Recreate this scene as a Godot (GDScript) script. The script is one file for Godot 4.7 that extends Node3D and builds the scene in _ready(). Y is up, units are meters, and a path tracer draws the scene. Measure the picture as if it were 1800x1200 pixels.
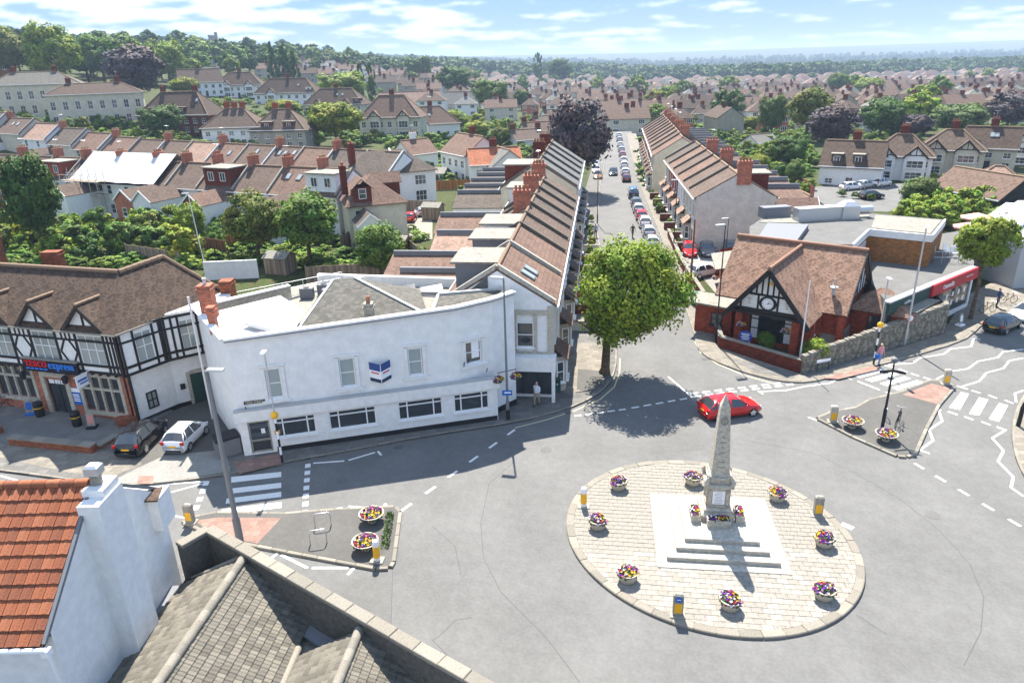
extends Node3D
# War-memorial roundabout in a hilly English suburb, seen from a drone. Metres, y up, camera looks along -z.
const EYE := Vector3(0, 21, 0)
const FOCAL := 1250.0
var axis_f: Vector3
var axis_r: Vector3
var axis_u: Vector3
var rng := RandomNumberGenerator.new()
var M := {}
var TX := {}
var is_local := {}
var used := {}
var mesh_cache := {}
func _ready() -> void:
	rng.seed = 4711
	setup_view()
	make_textures()
	make_materials()
	build_ground()
	build_roads()
	build_memorial()
	build_islands()
	build_white_shop()
	build_timber_shop()
	build_near_roofs()
	build_clock_hall()
	build_right_shops()
	build_street()
	build_left_terraces()
	build_middle_houses()
	build_hill_houses()
	build_right_houses()
	build_far_town()
	build_trees()
	build_gardens()
	build_street_furniture()
	build_vehicles()
	build_people()
func setup_view() -> void:
	var th := atan((600.0 - 105.0) / FOCAL)
	var roll := deg_to_rad(1.6)
	axis_f = Vector3(0, -sin(th), -cos(th))
	var up := Vector3(0, cos(th), -sin(th))
	axis_r = Vector3.RIGHT * cos(roll) - up * sin(roll)
	axis_u = up * cos(roll) + Vector3.RIGHT * sin(roll)
	var cam := Camera3D.new()
	cam.name = "camera"
	cam.transform = Transform3D(Basis(axis_r, axis_u, -axis_f), EYE)
	cam.fov = rad_to_deg(2.0 * atan(600.0 / FOCAL))
	cam.near = 0.1
	cam.far = 30000.0
	add_child(cam)
	cam.current = true
	var env := Environment.new()
	env.background_mode = Environment.BG_SKY
	var sky := Sky.new()
	sky.sky_material = make_sky()
	env.sky = sky
	env.background_energy_multiplier = 1.0
	env.tonemap_mode = Environment.TONE_MAPPER_LINEAR
	env.tonemap_exposure = 3.05
	env.sdfgi_enabled = true
	env.ssao_enabled = true
	env.ssil_enabled = true
	env.fog_enabled = true
	env.fog_density = 0.0002
	env.fog_light_color = Color(0.80, 0.89, 1.0)
	var we := WorldEnvironment.new()
	we.environment = env
	add_child(we)
	var sun := DirectionalLight3D.new()
	sun.name = "sun"
	sun.light_color = Color(1.0, 0.97, 0.925)
	sun.light_energy = 1.6
	sun.light_angular_distance = 0.53
	sun.shadow_enabled = true
	var from := Vector3(-0.06, 1.42, -1.0).normalized()
	sun.transform = Transform3D(Basis.looking_at(-from, Vector3.UP), Vector3(0, 60, 0))
	add_child(sun)
func make_sky() -> PanoramaSkyMaterial:
	var w := 3072
	var h := 1536
	var img := Image.create(w, h, false, Image.FORMAT_RGBF)
	img.fill(Color(0.26, 0.28, 0.27))
	var n1 := FastNoiseLite.new()
	n1.seed = 9
	n1.noise_type = FastNoiseLite.TYPE_SIMPLEX_SMOOTH
	n1.frequency = 0.30
	n1.fractal_octaves = 5
	n1.fractal_gain = 0.55
	var n2 := FastNoiseLite.new()
	n2.seed = 31
	n2.frequency = 0.09
	n2.fractal_octaves = 2
	var top := Color(0.15, 0.25, 0.44)
	var mid := Color(0.125, 0.22, 0.39)
	var low := Color(0.175, 0.235, 0.32)
	for y in range(0, h / 2):
		var el := (0.5 - (y + 0.5) / h) * PI
		var s := sin(el)
		var c := cos(el)
		var base := low.lerp(mid, smoothstep(0.0, 0.11, s)).lerp(top, smoothstep(0.15, 0.9, s))
		for x in w:
			var a := (x + 0.5) / w * TAU
			var k := 1.0 / (s + 0.09)
			var px := sin(a) * c * k
			var pz := cos(a) * c * k
			var d := n1.get_noise_3d(px * 4.6, s * 40.0, pz * 4.6) * 0.85 + n2.get_noise_2d(px * 2.0, pz * 2.0) * 0.5
			var cover := smoothstep(0.02, 0.36, d)
			var lit := 0.86 + 0.14 * clampf(d, 0.0, 1.0)
			img.set_pixel(x, y, base.lerp(Color(0.64 * lit, 0.64 * lit, 0.64 * lit), cover * (0.42 + 0.5 * smoothstep(0.0, 0.3, s))))
	var pm := PanoramaSkyMaterial.new()
	pm.panorama = ImageTexture.create_from_image(img)
	return pm
# ---------- picture points to places ----------
func ray(px: float, py: float) -> Vector3:
	return (axis_f * FOCAL + axis_r * (px - 900.0) - axis_u * (py - 600.0)).normalized()
func G(px: float, py: float, h := 0.0) -> Vector3:
	var d := ray(px, py)
	return EYE + d * ((h - EYE.y) / d.y)
func G2(p: Array, h := 0.0) -> PackedVector3Array:
	var o := PackedVector3Array()
	for i in range(0, p.size(), 2):
		o.append(G(p[i], p[i + 1], h))
	return o
func onwall(a: Vector3, b: Vector3, px: float, py: float) -> Vector2:
	var u := (b - a)
	u.y = 0
	u = u.normalized()
	var n := Vector3(-u.z, 0, u.x)
	var d := ray(px, py)
	var p := EYE + d * ((a - EYE).dot(n) / d.dot(n))
	return Vector2((p - a).dot(u), p.y)
func T(px: float, py: float) -> Vector3:
	var d := ray(px, py)
	var s := 20.0
	while s < 9000.0:
		var p := EYE + d * s
		if p.y < land(p.x, p.z):
			var lo := s - maxf(2.0, s * 0.02)
			for i in 14:
				var m := (lo + s) * 0.5
				p = EYE + d * m
				if p.y < land(p.x, p.z): s = m
				else: lo = m
			return EYE + d * s
		s += maxf(2.0, s * 0.02)
	return EYE + d * 9000.0
const LD := [0.0, 130.0, 200.0, 300.0, 450.0, 700.0, 1200.0, 2000.0, 3000.0, 5000.0, 8000.0, 14000.0]
const LB := [-0.7, -0.4, -0.2, 0.0, 0.2, 0.7]
const LH := [
	[0, 0, 9, 20, 36, 50, 60, 60, 60, 60, 60, 60],
	[0, 0, 4, 10, 20, 36, 50, 56, 56, 56, 56, 56],
	[0, 0, 1, 4, 10, 18, 26, 38, 44, 58, 62, 62],
	[0, 0, -1, -2, -3, -3, 0, 6, 12, 50, 60, 60],
	[0, 0, -1, -3, -6, -9, -12, -14, -12, 40, 55, 60],
	[0, 0, -1, -3, -6, -10, -14, -16, -14, 56, 75, 80]]
func land(x: float, z: float) -> float:
	var d := maxf(-z, 0.0)
	if d <= 130.0: return 0.0
	var b := clampf(x / maxf(d, 60.0), -0.699, 0.699)
	var i := 0
	while i < 4 and b > LB[i + 1]: i += 1
	var j := 0
	while j < 10 and d > LD[j + 1]: j += 1
	var u: float = clampf((b - LB[i]) / (LB[i + 1] - LB[i]), 0, 1)
	var v: float = clampf((d - LD[j]) / (LD[j + 1] - LD[j]), 0, 1)
	return lerpf(lerpf(LH[i][j], LH[i][j + 1], v), lerpf(LH[i + 1][j], LH[i + 1][j + 1], v), u)
func V3(x: float, y: float, z: float) -> Vector3:
	return Vector3(x, y, z)
func PV(a: Array) -> PackedVector3Array:
	return PackedVector3Array(a)
# ---------- shapes ----------
class MB:
	var v := PackedVector3Array()
	var n := PackedVector3Array()
	var t := PackedVector2Array()
	var c := PackedColorArray()
	var col := Color.WHITE
	var colored := false
	func uv_of(p: Vector3, nn: Vector3) -> Vector2:
		if absf(nn.y) > 0.98:
			return Vector2(p.x, p.z)
		var u := Vector3(nn.z, 0, -nn.x).normalized()
		var w := nn.cross(u)
		return Vector2(p.dot(u), -p.dot(w))
	func tri(a: Vector3, b: Vector3, d: Vector3) -> void:
		var nn := (b - a).cross(d - a)
		if nn.length_squared() < 1e-14: return
		nn = nn.normalized()
		for p in [a, d, b]:
			v.append(p); n.append(nn); t.append(uv_of(p, nn))
			if colored: c.append(col)
	func quad(a: Vector3, b: Vector3, d: Vector3, e: Vector3) -> void:
		tri(a, b, d); tri(a, d, e)
	func trin(a: Vector3, b: Vector3, d: Vector3, na: Vector3, nb: Vector3, nd: Vector3) -> void:
		var q := [[a, na], [d, nd], [b, nb]]
		var nn := (b - a).cross(d - a).normalized()
		for p in q:
			v.append(p[0]); n.append(p[1]); t.append(uv_of(p[0], nn))
			if colored: c.append(col)
	func box(ctr: Vector3, s: Vector3, bs := Basis.IDENTITY) -> void:
		var h := s * 0.5
		var x := bs.x * h.x
		var y := bs.y * h.y
		var z := bs.z * h.z
		quad(ctr - x - y + z, ctr + x - y + z, ctr + x + y + z, ctr - x + y + z)
		quad(ctr + x - y - z, ctr - x - y - z, ctr - x + y - z, ctr + x + y - z)
		quad(ctr + x - y + z, ctr + x - y - z, ctr + x + y - z, ctr + x + y + z)
		quad(ctr - x - y - z, ctr - x - y + z, ctr - x + y + z, ctr - x + y - z)
		quad(ctr - x + y + z, ctr + x + y + z, ctr + x + y - z, ctr - x + y - z)
		quad(ctr - x - y - z, ctr + x - y - z, ctr + x - y + z, ctr - x - y + z)
	func bevel_box(ctr: Vector3, s: Vector3, r: float, bs := Basis.IDENTITY) -> void:
		var h := s * 0.5
		var q := func(x, y, z): return ctr + bs * Vector3(x, y, z)
		var lo := [q.call(-h.x, -h.y, h.z), q.call(h.x, -h.y, h.z), q.call(h.x, -h.y, -h.z), q.call(-h.x, -h.y, -h.z)]
		var mi := [q.call(-h.x, h.y - r, h.z), q.call(h.x, h.y - r, h.z), q.call(h.x, h.y - r, -h.z), q.call(-h.x, h.y - r, -h.z)]
		var up := [q.call(-h.x + r, h.y, h.z - r), q.call(h.x - r, h.y, h.z - r), q.call(h.x - r, h.y, -h.z + r), q.call(-h.x + r, h.y, -h.z + r)]
		for i in 4:
			var j := (i + 1) % 4
			quad(lo[i], lo[j], mi[j], mi[i]); quad(mi[i], mi[j], up[j], up[i])
		quad(up[0], up[1], up[2], up[3])
	func sheet(poly: PackedVector3Array) -> void:
		var p2 := PackedVector2Array()
		for p in poly: p2.append(Vector2(p.x, p.z))
		var ix := Geometry2D.triangulate_polygon(p2)
		for i in range(0, ix.size(), 3):
			var a := poly[ix[i]]
			var b := poly[ix[i + 1]]
			var d := poly[ix[i + 2]]
			if (b - a).cross(d - a).y < 0: tri(a, d, b)
			else: tri(a, b, d)
	func prism(poly: PackedVector3Array, y0: float, y1: float, top := true) -> void:
		var area := 0.0
		var k := poly.size()
		for i in k:
			var a := poly[i]
			var b := poly[(i + 1) % k]
			area += a.x * b.z - b.x * a.z
		for i in k:
			var a := poly[i]
			var b := poly[(i + 1) % k]
			if area > 0.0:
				var s := a
				a = b
				b = s
			quad(Vector3(a.x, y0, a.z), Vector3(b.x, y0, b.z), Vector3(b.x, y1, b.z), Vector3(a.x, y1, a.z))
		if top:
			var up := PackedVector3Array()
			for p in poly: up.append(Vector3(p.x, y1, p.z))
			sheet(up)
	func tube(path: Array, rad: Array, sides := 8, caps := true) -> void:
		var prev := []
		var side := Vector3.ZERO
		for i in path.size():
			var p: Vector3 = path[i]
			var dir: Vector3 = (path[mini(i + 1, path.size() - 1)] - path[maxi(i - 1, 0)]).normalized()
			if side == Vector3.ZERO:
				side = dir.cross(Vector3.UP if absf(dir.y) < 0.95 else Vector3.RIGHT).normalized()
			side = (side - dir * side.dot(dir)).normalized()
			var other := dir.cross(side)
			var ring := []
			for k in sides:
				var a := TAU * k / sides
				var o := side * cos(a) + other * sin(a)
				ring.append([p + o * rad[i], o])
			if i > 0:
				for k in sides:
					var l := (k + 1) % sides
					trin(prev[k][0], prev[l][0], ring[l][0], prev[k][1], prev[l][1], ring[l][1])
					trin(prev[k][0], ring[l][0], ring[k][0], prev[k][1], ring[l][1], ring[k][1])
			if caps and i == path.size() - 1:
				for k in sides: tri(p, ring[k][0], ring[(k + 1) % sides][0])
			if caps and i == 0:
				for k in sides: tri(p, ring[(k + 1) % sides][0], ring[k][0])
			prev = ring
	func bar(a: Vector3, b: Vector3, r: float, sides := 6) -> void:
		tube([a, b], [r, r], sides)
	func beam(a: Vector3, b: Vector3, w: float, h: float) -> void:
		var d := (b - a)
		var l := d.length()
		if l < 1e-5: return
		d /= l
		var x := d.cross(Vector3.UP)
		x = Vector3.RIGHT if x.length() < 1e-3 else x.normalized()
		box((a + b) * 0.5, Vector3(w, h, l), Basis(x, x.cross(d) * -1.0, -d))
	func lathe(at: Vector3, prof: Array, sides := 16) -> void:
		for i in range(1, prof.size()):
			var r0: float = prof[i - 1][0]
			var y0: float = prof[i - 1][1]
			var r1: float = prof[i][0]
			var y1: float = prof[i][1]
			var sl := Vector2(y1 - y0, r0 - r1).normalized()
			for k in sides:
				var a := TAU * k / sides
				var b := TAU * (k + 1) / sides
				var ca := Vector3(cos(a), 0, -sin(a))
				var cb := Vector3(cos(b), 0, -sin(b))
				var na := ca * sl.x + Vector3.UP * sl.y
				var nb := cb * sl.x + Vector3.UP * sl.y
				var p := at + ca * r0 + Vector3.UP * y0
				var q := at + cb * r0 + Vector3.UP * y0
				var s := at + cb * r1 + Vector3.UP * y1
				var u := at + ca * r1 + Vector3.UP * y1
				if r0 > 1e-5: trin(p, q, s, na, nb, nb)
				if r1 > 1e-5: trin(p, s, u, na, nb, na)
	func ball(at: Vector3, r: Vector3, seg := 10) -> void:
		var pr := func(i: int, k: int) -> Vector3:
			var th: float = PI * i / (seg / 2)
			var ph: float = TAU * k / seg
			return Vector3(sin(th) * cos(ph), -cos(th), -sin(th) * sin(ph))
		for i in seg / 2:
			for k in seg:
				var a: Vector3 = pr.call(i, k)
				var b: Vector3 = pr.call(i, k + 1)
				var d: Vector3 = pr.call(i + 1, k + 1)
				var e: Vector3 = pr.call(i + 1, k)
				if i > 0: trin(at + a * r, at + b * r, at + d * r, a, b, d)
				if i < seg / 2 - 1: trin(at + a * r, at + d * r, at + e * r, a, d, e)
	func mesh(shift := Vector3.ZERO) -> ArrayMesh:
		var m := ArrayMesh.new()
		if v.is_empty(): return m
		var ar := []
		ar.resize(Mesh.ARRAY_MAX)
		if shift != Vector3.ZERO:
			for i in v.size(): v[i] -= shift
		ar[Mesh.ARRAY_VERTEX] = v
		ar[Mesh.ARRAY_NORMAL] = n
		ar[Mesh.ARRAY_TEX_UV] = t
		ar[Mesh.ARRAY_TEX_UV2] = t
		if colored: ar[Mesh.ARRAY_COLOR] = c
		m.add_surface_from_arrays(Mesh.PRIMITIVE_TRIANGLES, ar)
		return m
# ---------- objects ----------
func numbered(called: String) -> String:
	var k: int = used.get(called, 0)
	used[called] = k + 1
	return called if k == 0 else "%s_%03d" % [called, k]
func thing(called: String, label: String, category: String, at := Vector3.ZERO, group := "", local := false, turn := 0.0) -> Node3D:
	var o := Node3D.new()
	o.name = numbered(called)
	add_child(o)
	o.position = at
	o.rotation.y = turn
	o.set_meta("label", label)
	o.set_meta("category", category)
	if group: o.set_meta("group", group)
	if local: is_local[o] = true
	return o
func setting(called: String, label := "") -> Node3D:
	var o := Node3D.new()
	o.name = numbered(called)
	add_child(o)
	o.set_meta("kind", "structure")
	o.set_meta("label", label if label else called.replace("_", " "))
	return o
func root_of(o: Node3D) -> Node3D:
	while o.get_parent() != self: o = o.get_parent()
	return o
func put(parent: Node3D, called: String, b: MB, m: Material, label := "") -> MeshInstance3D:
	var r := root_of(parent)
	return put_mesh(parent, called, b.mesh(Vector3.ZERO if is_local.has(r) else r.position), m, label)
func put_mesh(parent: Node3D, called: String, ms: Mesh, m: Material, label := "") -> MeshInstance3D:
	var o := MeshInstance3D.new()
	o.name = called
	o.mesh = ms
	if ms.get_surface_count() > 0: o.set_surface_override_material(0, m)
	parent.add_child(o, true)
	if label: o.set_meta("label", label)
	return o
func clone(o: Node3D, at: Vector3, turn := 0.0, label := "", group := "") -> Node3D:
	var c: Node3D = o.duplicate()
	c.name = numbered(String(o.name).rstrip("0123456789").trim_suffix("_"))
	add_child(c)
	c.position = at
	c.rotation.y = turn
	if label: c.set_meta("label", label)
	if group: c.set_meta("group", group)
	return c
func rnd(a: float, b: float) -> float:
	return rng.randf_range(a, b)
func pick(a: Array):
	return a[rng.randi() % a.size()]
# ---------- textures and materials ----------
func tex(called: String, w: int, h: int, fn: Callable, relief := true) -> void:
	var a := PackedByteArray()
	a.resize(w * h * 3)
	var b := PackedByteArray()
	b.resize(w * h)
	var i := 0
	for y in h:
		for x in w:
			var c: Color = fn.call(x, y)
			a[i * 3] = clampi(int(c.r * 255.0), 0, 255)
			a[i * 3 + 1] = clampi(int(c.g * 255.0), 0, 255)
			a[i * 3 + 2] = clampi(int(c.b * 255.0), 0, 255)
			b[i] = clampi(int(c.a * 255.0), 0, 255)
			i += 1
	var im := Image.create_from_data(w, h, false, Image.FORMAT_RGB8, a)
	TX[called] = ImageTexture.create_from_image(im)
	if relief:
		TX[called + "_relief"] = ImageTexture.create_from_image(Image.create_from_data(w, h, false, Image.FORMAT_L8, b))
func noise_bytes(sz: int, freq: float, sd: int, oct := 4, kind := FastNoiseLite.TYPE_SIMPLEX_SMOOTH) -> PackedByteArray:
	var n := FastNoiseLite.new()
	n.seed = sd
	n.noise_type = kind
	n.frequency = freq
	n.fractal_octaves = oct
	return n.get_seamless_image(sz, sz).get_data()
func hash2(x: int, y: int) -> float:
	var h := (x * 374761393 + y * 668265263) & 0x7fffffff
	h = ((h ^ (h >> 13)) * 1274126177) & 0x7fffffff
	return float((h ^ (h >> 16)) & 0xffff) / 65535.0
func make_textures() -> void:
	var fine := noise_bytes(512, 0.09, 1, 3)
	var mid := noise_bytes(512, 0.02, 2, 4)
	var big := noise_bytes(512, 0.008, 3, 4)
	var fn := func(p: PackedByteArray, x: int, y: int) -> float: return p[(y & 511) * 512 + (x & 511)] / 255.0
	tex("asphalt", 512, 512, func(x, y):
		var s := hash2(x, y)
		var k: float = 0.92 + 0.08 * (fn.call(mid, x, y) - 0.5) + 0.10 * (fn.call(fine, x, y) - 0.5) + (s - 0.5) * 0.12
		return Color(k, k, k * 0.995, s))
	tex("patches", 512, 512, func(x, y):
		var k: float = 0.95 + 0.11 * (fn.call(big, x, y) - 0.5) + 0.07 * (fn.call(mid, x * 3, y * 3) - 0.5)
		return Color(k, k * 0.997, k * 0.985, 1.0), false)
	tex("render", 512, 512, func(x, y):
		var st: float = fn.call(mid, x * 5, y / 6)
		var k: float = 0.94 + 0.07 * (fn.call(mid, x, y) - 0.5) + 0.03 * (fn.call(fine, x, y) - 0.5) - 0.10 * maxf(0.0, st - 0.66)
		return Color(k, k * 0.998, k * 0.99, fn.call(fine, x, y)))
	tex("brick", 512, 512, func(x, y):
		var row: int = y / 32
		var xx: int = (x + (row % 2) * 32) % 512
		var cx: int = xx / 64
		var ex := mini(xx % 64, 63 - xx % 64)
		var ey := mini(y % 32, 31 - y % 32)
		var h := hash2(cx, row)
		var j: float = fn.call(fine, x, y)
		if ex < 3 or ey < 3: return Color(0.60 + j * 0.1, 0.54 + j * 0.1, 0.48 + j * 0.1, 0.15)
		var k := 0.72 + 0.36 * h + 0.22 * (j - 0.5)
		return Color(0.76 * k, 0.39 * k, 0.27 * k, 0.8 + 0.2 * j))
	tex("plaintile", 384, 512, func(x, y):
		var row: int = y / 32
		var xx: int = (x + (row % 2) * 16) % 384
		var cx: int = xx / 32
		var h := hash2(cx + 40, row)
		var f: float = (y % 32) / 31.0
		var j: float = fn.call(fine, x * 2, y * 2)
		var moss: float = fn.call(mid, x * 2, y * 2)
		var k := 0.70 + 0.40 * h + 0.25 * (j - 0.5) - 0.20 * maxf(0, moss - 0.5)
		var gap := xx % 32 < 2
		return Color(k, k * (0.97 + 0.06 * moss), k * 0.97, 0.1 if gap else 0.25 + 0.75 * f))
	tex("pantile", 512, 512, func(x, y):
		var row: int = y / 64
		var cx: int = x / 64
		var h := hash2(cx + 7, row + 3)
		var f: float = (y % 64) / 63.0
		var roll := 0.5 - 0.5 * cos((x % 64) / 64.0 * TAU)
		var j: float = fn.call(fine, x, y)
		var moss: float = fn.call(mid, x, y)
		var k := 0.84 + 0.20 * h + 0.20 * (j - 0.5) - 0.30 * maxf(0, moss - 0.55)
		return Color(k, k * 0.99, k * 0.97, clampf(0.35 * roll + 0.65 * f, 0, 1)))
	tex("slate", 512, 512, func(x, y):
		var row: int = y / 64
		var xx: int = (x + (row % 2) * 32) % 512
		var h := hash2(xx / 64 + 17, row)
		var f: float = (y % 64) / 63.0
		var moss: float = fn.call(mid, x * 2, y * 2)
		var j: float = fn.call(fine, x, y)
		var k := 0.78 + 0.22 * h + 0.18 * (j - 0.5)
		var li := smoothstep(0.55, 0.75, moss)
		return Color(k + 0.10 * li, k + 0.09 * li, k - 0.02 * li, 0.1 if xx % 64 < 3 else 0.3 + 0.7 * f))
	tex("flags", 512, 256, func(x, y):
		var row: int = y / 64
		var xx: int = (x + (row % 2) * 43) % 512
		var cx: int = int(xx / 85.34)
		var ex: float = fmod(xx, 85.34)
		var h := hash2(cx + 3, row + 9)
		var j: float = fn.call(fine, x, y)
		var k: float = 0.86 + 0.14 * (h - 0.5) + 0.12 * (j - 0.5)
		if ex < 2.0 or y % 64 < 2: return Color(0.62, 0.60, 0.57, 0.2)
		return Color(k, k * 0.99, k * 0.97, 0.8))
	var cell := FastNoiseLite.new()
	cell.noise_type = FastNoiseLite.TYPE_CELLULAR
	cell.frequency = 0.02
	cell.cellular_return_type = FastNoiseLite.RETURN_DISTANCE2_SUB
	cell.fractal_type = FastNoiseLite.FRACTAL_NONE
	var edges := cell.get_seamless_image(512, 512).get_data()
	cell.cellular_return_type = FastNoiseLite.RETURN_CELL_VALUE
	var cells := cell.get_seamless_image(512, 512).get_data()
	tex("rubble", 512, 512, func(x, y):
		var e: float = fn.call(edges, x, y)
		var h: float = fn.call(cells, x, y)
		var j: float = fn.call(fine, x, y)
		var k: float = 0.62 + 0.34 * h + 0.24 * (j - 0.5)
		var m := smoothstep(0.0, 0.10, e)
		return Color(lerpf(0.62, k, m), lerpf(0.60, k * 0.97, m), lerpf(0.56, k * 0.90, m), m * 0.8 + 0.2 * j))
	tex("stone", 512, 512, func(x, y):
		var j: float = fn.call(fine, x, y)
		var m: float = fn.call(mid, x, y)
		var k := 0.88 + 0.20 * (m - 0.5) + 0.16 * (j - 0.5) - 0.35 * maxf(0, fn.call(big, x, y * 2) - 0.62)
		return Color(k, k * 0.985, k * 0.95, j))
	tex("garden", 512, 512, func(x, y):
		var a: float = fn.call(mid, x, y)
		var j: float = fn.call(fine, x, y)
		var g := smoothstep(0.42, 0.58, a)
		var k := 0.75 + 0.5 * (j - 0.5) + 0.25 * (hash2(x, y) - 0.5)
		return Color(lerpf(0.50, 0.36, g) * k, lerpf(0.44, 0.46, g) * k, lerpf(0.33, 0.20, g) * k, j))
	tex("boards", 256, 256, func(x, y):
		var c: int = x / 32
		var h := hash2(c, 5)
		var j: float = fn.call(mid, x * 6, y)
		var k: float = 0.70 + 0.28 * h + 0.3 * (j - 0.5)
		if x % 32 < 2: k *= 0.5
		return Color(k, k * 0.96, k * 0.9, 0.0 if x % 32 < 2 else 0.8))
	tex("bark", 256, 256, func(x, y):
		var j: float = fn.call(mid, x * 7, y * 2)
		var k: float = 0.6 + 0.7 * (j - 0.4)
		return Color(k, k * 0.93, k * 0.83, j))
func lin(r: float, g: float, b: float) -> Color:
	return Color(r, g, b).linear_to_srgb()
func mat(key: String, c: Color, rough := 0.9, texture := "", size := Vector2.ONE, relief := 0.0, over := 0.0) -> StandardMaterial3D:
	var m := StandardMaterial3D.new()
	m.resource_name = key
	m.albedo_color = c
	m.roughness = rough
	m.metallic_specular = 0.35
	if texture:
		m.albedo_texture = TX[texture]
		m.uv1_scale = V3(1.0 / size.x, 1.0 / size.y, 1)
		if relief > 0.0:
			m.heightmap_enabled = true
			m.heightmap_texture = TX[texture + "_relief"]
			m.heightmap_scale = relief
	if over > 0.0:
		m.detail_enabled = true
		m.detail_blend_mode = BaseMaterial3D.BLEND_MODE_MUL
		m.detail_albedo = TX["patches"]
		m.detail_uv_layer = BaseMaterial3D.DETAIL_UV_2
		m.uv2_scale = V3(1.0 / over, 1.0 / over, 1)
	M[key] = m
	return m
func roofing(key: String, c: Color, kind: String) -> void:
	var sz: Vector2 = {"plaintile": Vector2(1.98, 1.6), "pantile": Vector2(2.4, 2.72), "slate": Vector2(2.0, 1.6)}[kind]
	mat(key, c, 0.88, kind, sz, {"plaintile": 2.0, "pantile": 5.0, "slate": 1.0}[kind], 7.0)
func make_materials() -> void:
	mat("asphalt", lin(0.172, 0.172, 0.172), 0.92, "asphalt", Vector2(2.2, 2.2), 0.3, 23.0)
	mat("asphalt_worn", lin(0.158, 0.157, 0.154), 0.92, "asphalt", Vector2(1.7, 1.7), 0.3, 17.0)
	mat("asphalt_dark", lin(0.125, 0.122, 0.118), 0.93, "asphalt", Vector2(2.0, 2.0), 0.3, 15.0)
	mat("asphalt_pale", lin(0.29, 0.285, 0.27), 0.93, "asphalt", Vector2(2.0, 2.0), 0.3, 11.0)
	mat("flags", lin(0.29, 0.27, 0.24), 0.92, "flags", Vector2(3.6, 1.8), 0.6, 9.0)
	mat("flags_grey", lin(0.20, 0.20, 0.20), 0.92, "flags", Vector2(3.6, 1.8), 0.6, 9.0)
	mat("flags_red", lin(0.36, 0.23, 0.20), 0.92, "flags", Vector2(2.4, 1.6), 0.6, 9.0)
	mat("kerb", lin(0.29, 0.275, 0.25), 0.9, "stone", Vector2(1.5, 1.5), 0.4)
	mat("paint", lin(0.74, 0.74, 0.72), 0.8, "asphalt", Vector2(1.6, 1.6), 0.2)
	mat("paint_yellow", lin(0.62, 0.56, 0.36), 0.85, "asphalt", Vector2(1.6, 1.6), 0.2)
	mat("tar", lin(0.085, 0.085, 0.085), 0.85)
	mat("garden", lin(0.50, 0.62, 0.36), 0.98, "garden", Vector2(9, 9), 2.0, 61.0)
	mat("gravel", lin(0.32, 0.29, 0.25), 0.95, "asphalt", Vector2(3, 3), 1.0, 13.0)
	mat("white", lin(0.80, 0.80, 0.79), 0.85, "render", Vector2(5, 5), 0.3)
	mat("white_old", lin(0.82, 0.82, 0.81), 0.88, "render", Vector2(9, 9), 0.2)
	mat("cream", lin(0.66, 0.61, 0.50), 0.9, "render", Vector2(4, 4), 0.3, 9.0)
	mat("pebbledash", lin(0.45, 0.41, 0.34), 0.95, "asphalt", Vector2(1.5, 1.5), 0.8, 9.0)
	mat("grey_render", lin(0.70, 0.665, 0.60), 0.92, "render", Vector2(4, 4), 0.3, 6.0)
	mat("pink_render", lin(0.55, 0.46, 0.42), 0.92, "render", Vector2(4, 4), 0.3, 9.0)
	mat("black", lin(0.018, 0.018, 0.02), 0.55)
	mat("timber_black", lin(0.02, 0.019, 0.019), 0.7)
	mat("brick", Color.WHITE, 0.92, "brick", Vector2(1.8, 1.2), 0.6, 5.0)
	mat("brick_brown", Color(0.80, 0.78, 0.72), 0.92, "brick", Vector2(1.8, 1.2), 0.6, 5.0)
	mat("parapet", lin(0.15, 0.135, 0.12), 0.93, "stone", Vector2(1.6, 1.6), 0.6)
	mat("stone_sooty", lin(0.13, 0.128, 0.12), 0.95, "stone", Vector2(2.6, 2.6), 0.6)
	mat("brick_red", Color(0.86, 0.66, 0.60), 0.92, "brick", Vector2(1.8, 1.2), 0.6, 5.0)
	mat("brick_dark", Color(0.62, 0.50, 0.48), 0.92, "brick", Vector2(1.8, 1.2), 0.6, 5.0)
	mat("brick_gold", Color(0.86, 0.95, 0.75), 0.92, "brick", Vector2(1.8, 1.2), 0.6, 5.0)
	mat("stone", lin(0.55, 0.52, 0.455), 0.9, "stone", Vector2(2.2, 2.2), 0.4)
	mat("stone_pale", lin(0.50, 0.485, 0.445), 0.9, "stone", Vector2(2.2, 2.2), 0.4)
	mat("stone_grey", lin(0.34, 0.33, 0.30), 0.92, "stone", Vector2(1.6, 1.6), 0.6)
	mat("rubble", lin(0.36, 0.34, 0.30), 0.95, "rubble", Vector2(2.4, 1.7), 3.0)
	mat("concrete", lin(0.42, 0.41, 0.38), 0.93, "stone", Vector2(3, 3), 0.5, 7.0)
	mat("felt", lin(0.16, 0.16, 0.16), 0.9, "asphalt", Vector2(3, 3), 0.4, 8.0)
	mat("felt_pale", lin(0.33, 0.325, 0.305), 0.9, "stone", Vector2(4, 4), 0.3, 8.0)
	mat("lead", lin(0.17, 0.18, 0.20), 0.6, "render", Vector2(2, 2))
	mat("lead_pale", lin(0.46, 0.47, 0.47), 0.5, "render", Vector2(2, 2))
	roofing("tile_brown", lin(0.135, 0.095, 0.075), "plaintile")
	roofing("tile_dark", lin(0.096, 0.064, 0.049), "plaintile")
	roofing("tile_warm", lin(0.28, 0.172, 0.13), "plaintile")
	roofing("tile_rosy", lin(0.185, 0.12, 0.095), "plaintile")
	roofing("pan_brown", lin(0.128, 0.090, 0.073), "pantile")
	roofing("pan_dark", lin(0.105, 0.085, 0.073), "pantile")
	roofing("pan_rosy", lin(0.172, 0.108, 0.085), "pantile")
	roofing("pan_pink", lin(0.31, 0.21, 0.168), "pantile")
	roofing("pan_orange", lin(0.38, 0.135, 0.07), "pantile")
	roofing("slate", lin(0.19, 0.188, 0.18), "slate")
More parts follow.
